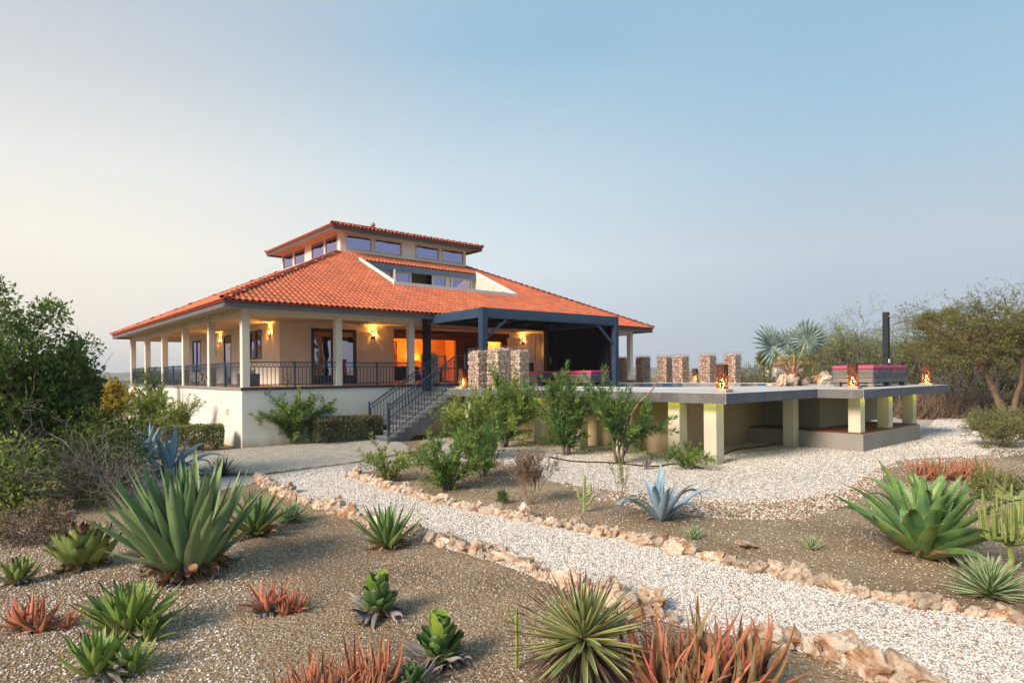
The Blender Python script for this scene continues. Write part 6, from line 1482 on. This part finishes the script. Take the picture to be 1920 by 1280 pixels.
# clipped hedges
def hedge(c, ax, l, w, h, label, m, seed, n=5200):
    t = thing('hedge', c[0], c[1], 0, label, 'hedge', house=False); r0 = random.Random(seed); L_ = Leaves(); b = MB(); ca, sa = math.cos(ax), math.sin(ax)
    for k in range(n):
        f = r0.random(); x, y, z = r0.uniform(-1, 1), r0.uniform(-1, 1), r0.uniform(.16, 1)
        if f < .35: z = 1 - abs(r0.gauss(0, .04))
        elif f < .75: y = (1 if r0.random() < .25 else -1) * (1 - abs(r0.gauss(0, .08)))
        elif f < .92: x = (1 if r0.random() < .5 else -1) * (1 - abs(r0.gauss(0, .04)))
        if z < .4 and r0.random() < .35: continue
        rr = 1 - .05 * noise.noise(Vector((x * 2, y * 2, z * 2 + seed))) ; rc = max(abs(x), 0); 
        if z > .86 and (abs(x) > .95 or abs(y) > .85): z -= .06
        X, Y_ = x * l / 2 * rr, y * w / 2 * rr; L_.add((X * ca - Y_ * sa, X * sa + Y_ * ca, z * h + .02 * r0.gauss(0, 1)), rdir(r0, .3), .075 * (.7 + .6 * r0.random()))
    for k in range(int(l * 5)):
        x = r0.uniform(-.46, .46) * l; y = r0.uniform(-.3, .3) * w
        for j in range(4):
            x2 = x + r0.gauss(0, .16); y2 = max(-.48 * w, min(.48 * w, y + r0.gauss(0, .2))); b.tube([(x * ca - y * sa, x * sa + y * ca, 0), ((x + x2) / 2 * ca - y * sa, (x + x2) / 2 * sa + y * ca, h * .3), (x2 * ca - y2 * sa, x2 * sa + y2 * ca, h * .85)], [.018, .013, .006], 3, cap=False)
    me = b.mesh('stems'); me.materials.append(M_bark); inst('stems', me, t, (0, 0, 0), absolute=False); inst('foliage', L_.mesh('foliage', m, .6), t, (0, 0, 0), absolute=False); return t
q = HW(3.75, -.55); hedge((q.x, q.y), A, 2.7, .9, .98, 'clipped brownish hedge between the base wall and the stairs', M_hedgeb, 1, 8000)
q = HW(-1.35, .75); hedge((q.x, q.y), R(22), 1.75, .8, .86, 'clipped olive hedge block at the left house corner', M_hedge, 2, 6500)
q = HW(-1.5, 4.6); hedge((q.x, q.y), R(30), 1.5, .8, .9, 'second clipped hedge block farther left behind the blue agaves', M_hedge, 3, 4500)
# dry brown shrub and sprigs
def twiggy(px, py, label, h, cfg, seed, m=M_twigb, lm=M_dry, name='dry_shrub', nst=7, sp=None, tilt=.55, rad=.012, lw=.5):
    t = plant(name, px, py, label, 'shrub') if sp is None else thing(name, *sp, label, 'shrub', house=False); r0 = random.Random(seed); b = MB(); L_ = Leaves()
    for s in range(nst):
        a = s * 2.4 + r0.random(); d = Vector((math.cos(a) * tilt, math.sin(a) * tilt, 1)).normalized(); grow(b, L_, Vector((.02 * math.cos(a), .02 * math.sin(a), 0)), d, h * .55, rad, cfg['depth'], r0, cfg)
    me = b.mesh('twigs'); me.materials.append(m); inst('twigs', me, t, (0, 0, 0), absolute=False)
    if L_.P: inst('foliage', L_.mesh('foliage', lm, lw), t, (0, 0, 0), absolute=False)
    return t
twiggy(995, 945, 'dry brown twiggy shrub standing in the upper soil bed', 1.05, dict(depth=3, nb=4, lpb=7, ls=.035, leafd=2, spread=.55, up=.1, lr=.55), 1, nst=8)
twiggy(1163, 937, 'thin sparse sprig with small green leaves left of the drooping blue agave', .8, dict(depth=2, nb=3, lpb=6, ls=.045, leafd=2, spread=.5, up=.15), 2, lm=M_lit, nst=4, tilt=.25, rad=.008)
twiggy(1212, 880, 'grey cut stump with short dead stubs on the gravel', .38, dict(depth=1, nb=3, lpb=0, ls=.01, spread=.7), 3, m=M_twig, nst=5, tilt=.3, rad=.03)
twiggy(1885, 838, 'dry brownish green bush at the right edge beside the gravel yard', 1.35, dict(depth=3, nb=5, lpb=7, ls=.05, leafd=2, spread=.75, up=.05, lr=.6), 4, lm=M_hedge, nst=18, tilt=1.0, rad=.016)
twiggy(60, 1010, 'low dry bramble under the dark bushes at the left', .6, dict(depth=3, nb=4, lpb=5, ls=.04, leafd=1, spread=.8, up=-.02), 5, m=M_twig, nst=14, tilt=1.1, rad=.009)
twiggy(1868, 935, 'low yellow green scrub between the cacti and the red brown aloe', .55, dict(depth=2, nb=5, lpb=14, ls=.05, leafd=2, spread=.8), 6, lm=M_hedge, nst=12, tilt=1.0)

# left tree
t = plant('tree', 95, 1005, 'tall dark leaved tree rising at the left edge of the picture', 'tree'); base = OFF[t.name].copy()
# stands farther back than the bramble
tp = gp(32, 930); t.location = tp
r0 = random.Random(21); b = MB(); L_ = Leaves()
cfg = dict(depth=4, nb=4, nb0=7, lpb=34, ls=.145, leafd=1, spread=.7, up=.06, lr=.66, tap=.6, wob=.16, lspread=.16, lup=.5, bstart=.3)
for a, tl, ln in ((0, .15, 2.2), (1.2, .45, 2.0), (2.6, .5, 1.9), (3.7, .45, 2.1), (5.0, .55, 2.0), (5.8, .5, 2.0), (4.4, .2, 2.1)):
    grow(b, L_, Vector((.1 * math.cos(a), .1 * math.sin(a), 0)), Vector((math.cos(a) * tl, math.sin(a) * tl, 1)).normalized(), ln * .66, .085, 3, r0, cfg)
me = b.mesh('trunk'); me.materials.append(M_bark); me.shade_smooth(); inst('trunk', me, t, (0, 0, 0), absolute=False)
keep = [i for i, p in enumerate(L_.P) if (p[0] / 1.6) ** 2 + (p[1] / 1.6) ** 2 + ((p[2] - 2.6) / (1.85 + .25 * noise.noise(Vector(p) * 1.3))) ** 2 < 1]
L_.P = [L_.P[i] for i in keep]; L_.D = [L_.D[i] for i in keep]; L_.S = [L_.S[i] for i in keep]
for k in range(46):
    d = rdir(r0, .25); c = Vector((d.x * 1.3, d.y * 1.3, 2.6 + d.z * 1.55)) * (.75 + .3 * r0.random()) + Vector((0, 0, .3))
    for j in range(190): dd = rdir(r0, .2); L_.add(c + dd * (.12 + .26 * r0.random()), (dd + rdir(r0, .4)).normalized(), .11 * (.6 + .7 * r0.random()))
inst('crown', L_.mesh('crown', M_tree, .42), t, (0, 0, 0), absolute=False)
print('left tree leaves', len(L_.P))
# undergrowth bushes
def bush(name, loc, rx, ry, rz, n, m, label, seed, ls=.09, cat='bush', lw=.45, twigs=30, tm_=None, kind=None, group=None, hollow=.55):
    t = thing(name, *loc, label, cat, group, house=False) if kind is None else None
    r0 = random.Random(seed); L_ = Leaves(); b = MB(); blobs = []
    for k in range(9):
        a = r0.random() * 6.28; q = r0.random() ** .5 * .62; blobs.append((Vector((q * math.cos(a) * rx, q * math.sin(a) * ry, rz * (.35 + .38 * r0.random()))), .34 + .26 * r0.random()))
    for k in range(n):
        c, s = blobs[r0.randrange(9)]; d = rdir(r0, .15); q = hollow + (1 - hollow) * r0.random() ** .6
        if r0.random() < .12: q *= 1.15
        p = c + Vector((d.x * rx, d.y * ry, d.z * rz)) * s * q * (1 + .35 * noise.noise(d * 2.2 + c))
        if p.z < .03: p.z = r0.random() * .2
        L_.add(p, (d + rdir(r0, .4)).normalized(), ls * (.6 + .8 * r0.random()))
    for k in range(twigs):
        c, s = blobs[r0.randrange(9)]; d = rdir(r0, .5); e_ = c + Vector((d.x * rx, d.y * ry, d.z * rz)) * s * (1.0 + .22 * r0.random()); m_ = c.lerp(Vector((0, 0, 0)), .4); b.tube([Vector((jit(.15) * rx, jit(.15) * ry, 0)), m_ + rdir(r0) * .1, c, e_], [.022, .016, .011, .004], 3, cap=False)
    me = b.mesh('branches'); me.materials.append(tm_ or M_bark); inst('branches', me, t, (0, 0, 0), absolute=False)
    inst('foliage', L_.mesh('foliage', m, lw), t, (0, 0, 0), absolute=False); return t
g = gp(90, 960); bush('bush', (g.x - .3, g.y + 1.4, 0), 1.5, 1.4, 1.75, 9000, M_und, 'dense dark green bush under the left tree, behind the artichoke agave', 31, .085)
g = gp(15, 975); bush('bush', (g.x - .6, g.y + .2, 0), 1.15, 1.0, 1.25, 4500, M_lit, 'fresh yellow green leafy bush at the left edge above the smallest agave', 32, .10, lw=.4)
g = gp(165, 905); bush('bush', (g.x - .9, g.y + 1.0, 0), 1.2, 1.2, 1.25, 4500, M_und, 'dark scrubby bush between the left tree and the blue agaves', 33, .08, twigs=60, tm_=M_twig)
g = gp(60, 890); bush('bush', (g.x - 2.7, g.y + 1.0, 0), 2.0, 1.7, 2.7, 10000, M_tree, 'big dark bush below the crown of the left tree', 34, .12)
g = gp(215, 850); bush('bush', (g.x - 4.2, g.y + 12, 0), 2.6, 2.0, 2.2, 6000, M_und, 'green bush seen past the left end of the house', 35, .14)
# bare thorny shrub in front of them
t = plant('thorn_shrub', 215, 955, 'leafless purplish grey thorn shrub with crooked branches left of the blue agaves', 'shrub'); r0 = random.Random(41); b = MB(); L_ = Leaves()
cfg = dict(depth=4, nb=4, lpb=1, ls=.05, leafd=0, spread=1.0, up=.02, lr=.62, wob=.42, bstart=.25, tap=.6)
for a, ln in ((.2, 1.0), (1.6, 1.2), (2.9, 1.5), (3.3, 1.2), (4.2, 1.1), (5.2, 1.0)): grow(b, L_, Vector((0, 0, 0)), Vector((math.cos(a) * .6, math.sin(a) * .3, 1)).normalized(), ln * .8, .026, 3, r0, cfg)
me = b.mesh('twigs'); me.materials.append(M_twig); inst('twigs', me, t, (0, 0, 0), absolute=False); inst('foliage', L_.mesh('foliage', M_lit, .5), t, (0, 0, 0), absolute=False)
t = plant('thorn_shrub', 40, 965, 'low tangle of bare grey thorn twigs across the left edge', 'shrub'); b = MB()
for a, ln in ((.2, 1.3), (.8, 1.2), (2.0, 1.1), (3.3, 1.2), (-.3, 1.2)): grow(b, None, Vector((0, 0, .3)), Vector((math.cos(a) * 1.0, math.sin(a) * .3, .75)).normalized(), ln * .8, .02, 3, r0, cfg)
me = b.mesh('twigs'); me.materials.append(M_twig); inst('twigs', me, t, (0, 0, 0), absolute=False)

# ------------------------------------------------------------------ fan palm on the deck
p = HW(18.55, -11.35, 2.03); t = thing('fan_palm', p.x, p.y, 2.03, 'silvery blue fan palm growing among rocks on the pool deck', 'palm', house=False)
M_palm = mat('silver_palm_leaf', (.10, .155, .13), (.24, .31, .27), scale=5, rough=.6, island=.35, transl=.12)
M_petio = mat('palm_stalk', (.30, .33, .17), (.22, .25, .12), scale=5, rough=.7)
M_boot = mat('palm_boot', (.45, .30, .20), (.26, .14, .09), scale=5, rough=.9, bump=.4, bscale=25, piece=.2)
b = MB(); b.lathe([(.34, 0), (.30, .15), (.24, .32), (.20, .55), (.15, .8), (.1, .95)], (0, 0, 0), 12); me = b.mesh('trunk'); me.materials.append(mat('palm_trunk', (.12, .055, .035), (.2, .1, .065), scale=8, rough=.95, bump=.8, bscale=25)); me.shade_smooth(); inst('trunk', me, t, (0, 0, 0), absolute=False)
for k in range(14):
    a = k * 2.4; z = .30 + k * .035; b = MB(); d = Vector((math.cos(a), math.sin(a), 0)); q = d * .17 + Vector((0, 0, z)); b.bar(q, q + d * (.20 - k * .006) + Vector((0, 0, .26)), .13 - k * .004, .035); me = b.mesh('boot'); me.materials.append(M_boot); inst('boot', me, t, (0, 0, 0), absolute=False)
def fan(t, p0, p1, nrm, rad, n=26, spread=300, droop=.25, seed=0):
    """pleated fan: separate leaflets round the hub at the end of its stalk"""
    r0 = random.Random(seed); p0, p1 = Vector(p0), Vector(p1); ax = (p1 - p0).normalized(); nrm = Vector(nrm).normalized(); nrm = (nrm - ax * nrm.dot(ax)).normalized(); sd = ax.cross(nrm)
    b = MB(); b.tube([p0, p0.lerp(p1, .5) + Vector((0, 0, -.02)), p1], [.04, .03, .022], 6); me = b.mesh('stalk'); me.materials.append(M_petio); me.shade_smooth(); f = inst('stalk', me, t, (0, 0, 0), absolute=False)
    b = MB()
    for k in range(n):
        a = R(-spread / 2 + spread * k / (n - 1)); d = ax * math.cos(a) + sd * math.sin(a); ln = rad * (.82 + .18 * math.cos(a * .8)) * (.92 + .12 * r0.random()); w = rad * 2.5 / n * .95
        s = (sd * math.cos(a) - ax * math.sin(a)); lift = nrm
        q0, q1, q2, q3 = p1, p1 + d * ln * .5 + lift * ln * .10, p1 + d * ln * .8 + lift * ln * (.10 - droop * .2) , p1 + d * ln + lift * ln * (.04 - droop * r0.random() * .8)
        f_ = lift * w * .25
        b.add([q0, q1 - s * w * .52 - f_, q1 + f_, q1 + s * w * .52 - f_, q2 - s * w * .34 - f_ * .5, q2 + f_ * .5, q2 + s * w * .34 - f_ * .5, q3], [(0, 1, 2), (0, 2, 3), (1, 4, 5, 2), (2, 5, 6, 3), (4, 7, 5), (5, 7, 6)])
    me = b.mesh('fan_blade'); me.materials.append(M_palm); o = inst('fan_blade', me, t, (0, 0, 0), absolute=False); return o
fan(t, (-.08, 0, .8), (-.98, -.25, 1.62), (.5, -1, .2), 1.12, 20, 250, seed=1)
fan(t, (0, .05, .85), (-.2, .1, 1.75), (.1, -1, .25), .72, 18, 300, seed=2)
fan(t, (.08, 0, .82), (.45, -.25, 1.85), (-.1, -1, .35), .9, 20, 300, seed=3)
fan(t, (.08, .1, .85), (.62, .3, 2.0), (-.8, -1, .1), .95, 20, 280, seed=4)
fan(t, (0, .1, .85), (.85, .1, 1.65), (.9, -.6, .3), .7, 24, 260, seed=5)
fan(t, (.0, .0, .85), (.0, -.05, 1.35), (.0, 1, .3), .42, 20, 260, seed=6)
b = MB(); b.tube([(0, -.05, .85), (.0, -.1, 1.15), (-.03, -.12, 1.35)], [.05, .045, .03], 7); me = b.mesh('flower_stalk'); me.materials.append(mat('orange_stalk', (.42, .22, .04), rough=.7)); inst('flower_stalk', me, t, (0, 0, 0), absolute=False)

# ------------------------------------------------------------------ trees and scrub behind the deck
M_bark2 = mat('acacia_bark', (.20, .13, .085), (.12, .08, .055), scale=4, rough=.95, bump=.4, bscale=30)
def flat_tree(name, loc, h, w, label, m, seed, depth=4, bark=M_bark2, trunks=3, ls=.09, lpb=26, rad=.13, lean=None, leafd=1, up=.0, bend=.55):
    t = thing(name, *loc, label, 'tree', house=False); r0 = random.Random(seed); b = MB(); L_ = Leaves()
    cfg = dict(depth=depth, nb=4, nb0=4, lpb=lpb, ls=ls, leafd=leafd, spread=.95, up=up, lr=.66, wob=.22, tap=.62, flat=bend, lspread=.07, lup=.3, bstart=.25, minz=-.05)
    for k in range(trunks):
        a = (lean[k] if lean else k * 2.1 + r0.random()); d = Vector((math.cos(a) * .55, math.sin(a) * .35, 1)).normalized()
        pts = [Vector((0, 0, 0))]
        for i in range(6): d = (d + rdir(r0) * .22 + Vector((0, 0, .05))).normalized(); pts.append(pts[-1] + d * h * .085)
        b.tube(pts, [rad * (1 - .08 * i) for i in range(7)], 7, cap=False)
        for j in range(5):
            an = a + (j - 2) * .9 + r0.random() * .5; dd = Vector((math.cos(an) * w, math.sin(an) * w, h * .55)).normalized(); grow(b, L_, pts[-1 - (j % 2)], dd, h * .28 * (.8 + .5 * r0.random()), rad * .5, depth - 1, r0, cfg)
    me = b.mesh('trunk'); me.materials.append(bark); me.shade_smooth(); inst('trunk', me, t, (0, 0, 0), absolute=False); inst('crown', L_.mesh('crown', m, .4), t, (0, 0, 0), absolute=False); print(name, len(L_.P)); return t
def at(px, D, z=0): return ((px - 960) / F * D, D, z)
flat_tree('acacia_tree', at(1893, 29), 6.0, 2.6, 'spreading umbrella shaped acacia with twisted brown trunks at the right', M_aca, 52, 5, trunks=3, ls=.10, lpb=4, rad=.15, lean=(2.6, 1.6, .4), leafd=1)
flat_tree('acacia_tree', at(1775, 40), 5.3, 2.6, 'olive green acacia whose crown spreads behind the day bed and shower post', M_aca, 53, 5, trunks=4, ls=.12, lpb=3, rad=.11, leafd=1)
flat_tree('bare_tree', at(1600, 40), 5.4, 2.0, 'half bare thorn tree between the fan palm and the shower post', M_lit, 54, 5, bark=M_twig, trunks=4, ls=.10, lpb=3, rad=.09, leafd=1, bend=.8)
flat_tree('bare_tree', at(1545, 46), 5.2, 2.2, 'sparse thorn tree whose twigs reach left behind the fan palm', M_yel, 55, 4, bark=M_twig, trunks=3, ls=.12, lpb=8, rad=.09, leafd=1, bend=.6)
flat_tree('acacia_tree', at(1690, 47), 4.6, 2.4, 'yellowish acacia behind the tall black shower post', M_aca, 57, 5, trunks=3, ls=.12, lpb=4, rad=.1)
# the scrub wall reads as one mass
def scrub_mass(name, spots, m, tw, seed, ls=.13, nper=1500, twn=40):
    r0 = random.Random(seed); L_ = Leaves(); b = MB()
    for (x, y, r_, h) in spots:
        bl = [(Vector((x + r0.uniform(-.6, .6) * r_, y + r0.uniform(-.6, .6) * r_, h * (.2 + .45 * r0.random()))), .3 + .3 * r0.random()) for _ in range(7)]
        for k in range(nper):
            c, s = bl[r0.randrange(7)]; d = rdir(r0, .2); q = .5 + .5 * r0.random() ** .6; p = c + Vector((d.x * r_, d.y * r_, d.z * h)) * s * q * (1 + .4 * noise.noise(d * 2 + c))
            if p.z < 0: p.z = r0.random() * .3
            L_.add(p, (d + rdir(r0, .3)).normalized(), ls * (.6 + .8 * r0.random()))
        for k in range(twn):
            a = r0.random() * 6.28; e_ = Vector((x + math.cos(a) * r_ * r0.random(), y + math.sin(a) * r_ * r0.random(), h * (.5 + .65 * r0.random()))); s_ = Vector((x + r0.uniform(-.5, .5) * r_, y + r0.uniform(-.5, .5) * r_, 0)); m_ = s_.lerp(e_, .5) + rdir(r0) * .3; b.tube([s_, m_, e_], [.03, .018, .006], 3, cap=False)
    me = L_.mesh(name, m, .5, seed=seed); o = bpy.data.objects.new(name, me); COL.objects.link(o); o['kind'] = 'stuff'
    me = b.mesh(name + '_twigs'); me.materials.append(tw); o2 = bpy.data.objects.new(name + '_twigs', me); COL.objects.link(o2); o2['kind'] = 'stuff'
r0 = random.Random(77)
sp = []
for k in range(46):
    px = 1385 + k * 14.5 + r0.uniform(-8, 8); D = r0.uniform(37, 45) + (4 if px < 1560 else 0); x, y, _ = at(px, D); sp.append((x, y, 1.7 + r0.random() * .8, 2.3 + r0.random() * .9 + (1.0 if px > 1560 else -.1)))
scrub_mass('scrub_thicket', sp, foliage_mat('scrub_leaf', (.09, .12, .03), (.18, .19, .05), island=.45), M_twig, 78, .13, 1500, 60)
sp = []
for k in range(24):
    px = 1700 + k * 13 + r0.uniform(-6, 6); D = r0.uniform(33.5, 36); x, y, _ = at(px, D); sp.append((x, y, .8 + r0.random() * .4, .9 + r0.random() * .5))
scrub_mass('brown_brush', sp, foliage_mat('brown_scrub_leaf', (.19, .125, .075), (.14, .10, .06), island=.4, transl=.1), M_twigb, 79, .07, 700, 90)
sp = []
for k in range(40):
    px = -250 + k * 13 + r0.uniform(-8, 8); D = r0.uniform(45, 70); x, y, _ = at(px, D); sp.append((x, y, 2.2 + r0.random(), 1.4 + r0.random() * 1.1))
scrub_mass('far_scrub', sp, foliage_mat('far_scrub_leaf', (.12, .14, .05), (.19, .18, .07)), M_twig, 80, .2, 700, 10)
sp = []
for k in range(40):
    px = 700 + k * 17 + r0.uniform(-8, 8); D = r0.uniform(48, 75); x, y, _ = at(px, D); sp.append((x, y, 2.2 + r0.random(), 1.6 + r0.random() * 1.0))
scrub_mass('far_scrub', sp, MATS['far_scrub_leaf'], M_twig, 81, .2, 600, 10)
sp = []
for k in range(34):
    y = 9 + k * 1.0 + r0.uniform(-.6, .6); x = -.55 * y - 5.2 - r0.random() * 7 - (k % 3) * 1.5; sp.append((x, y, 1.0 + r0.random() * .6, 1.0 + r0.random() * 1.0))
scrub_mass('side_scrub', sp, M_und, M_twig, 82, .09, 900, 30)
# small far palms
def far_palm(px, D, h, label, r_=.9):
    x, y, _ = at(px, D); t = thing('palm_tree', x, y, 0, label, 'palm', house=False); b = MB(); b.tube([(0, 0, 0), (.1, 0, h * .5), (0, 0, h)], [.22, .17, .15], 7); me = b.mesh('trunk'); me.materials.append(M_bark); inst('trunk', me, t, (0, 0, 0), absolute=False)
    L_ = Leaves(); r0 = random.Random(px)
    for k in range(420):
        d = rdir(r0, .25); L_.add(Vector((0, 0, h)) + d * r_ * .25, d, r_ * (.8 + .4 * r0.random()))
    for k in range(200): L_.add(Vector((0, 0, h - .2 - r0.random() * 1.2)), Vector((r0.gauss(0, .5), r0.gauss(0, .5), -1)), .6)
    inst('crown', L_.mesh('crown', M_aca, .12), t, (0, 0, 0), absolute=False)
far_palm(1745, 52, 6.6, 'fan palm with a dry skirt seen through the acacia twigs, left of two'); far_palm(1783, 56, 7.4, 'slender fan palm seen through the acacia twigs, right of two', .8)
far_palm(1431, 75, 4.2, 'small round headed palm on the horizon left of the fan palm, left of a pair', .8); far_palm(1443, 74, 4.5, 'small round headed palm on the horizon left of the fan palm, right of a pair', .9)
# houses half hidden behind the trees
def far_house(px, D, w, zr, label, zb=2.2):
    x, y, _ = at(px, D); t = thing('far_house', x, y, 0, label, 'house', house=False); b = MB(); b.box(-w / 2, w / 2, -3, 3, 0, zb + .0); me = b.mesh('wall'); me.materials.append(M_cream); inst('wall', me, t, (0, 0, 0), absolute=False)
    k = w / 2 + .5; b = MB(); b.add([(-k, -3.6, zb), (k, -3.6, zb), (k, 3.6, zb), (-k, 3.6, zb), (-k + 3, 0, zr), (k - 3, 0, zr)], [(0, 1, 5, 4), (1, 2, 5), (2, 3, 4, 5), (3, 0, 4), (3, 2, 1, 0)]); me = b.mesh('roof'); me.materials.append(mat('far_roof_tile', (.50, .17, .08), (.42, .14, .07), rough=.8)); inst('roof', me, t, (0, 0, 0), absolute=False)
    for q in (-w / 4, w / 4):
        b = MB(); b.box(q - .5, q + .5, -3.03, -3.0, zb - 1.5, zb - .4); me = b.mesh('window'); me.materials.append(M_dframe); inst('window', me, t, (0, 0, 0), absolute=False)
far_house(1540, 80, 13, 4.6, 'distant house with a red roof peeping out behind the fan palm', 3.5)
far_house(1870, 85, 18, 7.8, 'distant house with a terracotta roof seen through the acacia crown', 5.9)

# ------------------------------------------------------------------ far hills and air
def hills(name, az0, az1, D, h, seed, m, rough=1.0, peak=None):
    b = MB(); n = 90; vs = []
    for j in range(7):
        for i in range(n + 1):
            a = R(az0 + (az1 - az0) * i / n); f = i / n; env = math.sin(PI * f) ** .35
            hh = h * (.65 + .5 * noise.noise(Vector((f * 7 * rough + seed, seed, 0))) + .12 * noise.noise(Vector((f * 40, seed, 3)))) * env
            if peak: hh += peak[1] * math.exp(-((f - peak[0]) / peak[2]) ** 2)
            k = [0, .35, .7, .92, 1, .8, 0][j]; d = D * (1 + [0, .06, .13, .2, .26, .36, .6][j]) * (1 + .02 * noise.noise(Vector((i * .3, j * 1.0, seed))))
            vs.append((math.sin(a) * d, math.cos(a) * d, hh * k - .5 + (h * .06 * noise.noise(Vector((i * .5, j, seed))) if 0 < j < 5 else 0)))
    b.add(vs, [(j * (n + 1) + i, j * (n + 1) + i + 1, (j + 1) * (n + 1) + i + 1, (j + 1) * (n + 1) + i) for j in range(6) for i in range(n)])
    return b.build(name, m, kind='structure', smooth=True)
M_hill = mat('scrub_hill', (.095, .075, .06), (.07, .065, .04), scale=.03, rough=1)
hills('hills', -60, -22, 300, 2.6, 3, M_hill)
hills('far_hills', -48, -14, 2000, 30, 5, M_hill, peak=(.32, 56, .045))
hills('far_hills', 2, 45, 1900, 32, 9, M_hill)
hb = MB(); hb.box(-3300, 3300, -40, 3300, -1.5, 95)
mh = bpy.data.materials.new('haze'); mh.use_nodes = True; t_ = mh.node_tree; t_.nodes.clear(); o_ = N(t_, 'ShaderNodeOutputMaterial'); pv = N(t_, 'ShaderNodeVolumePrincipled'); pv.inputs['Color'].default_value = (.80, .86, .95, 1); pv.inputs['Density'].default_value = .00032; L(t_, pv.outputs[0], o_.inputs['Volume'])
hz = hb.build('haze', mh, kind='stuff')
scene.cycles.volume_bounces = 0; scene.cycles.volume_max_steps = 64
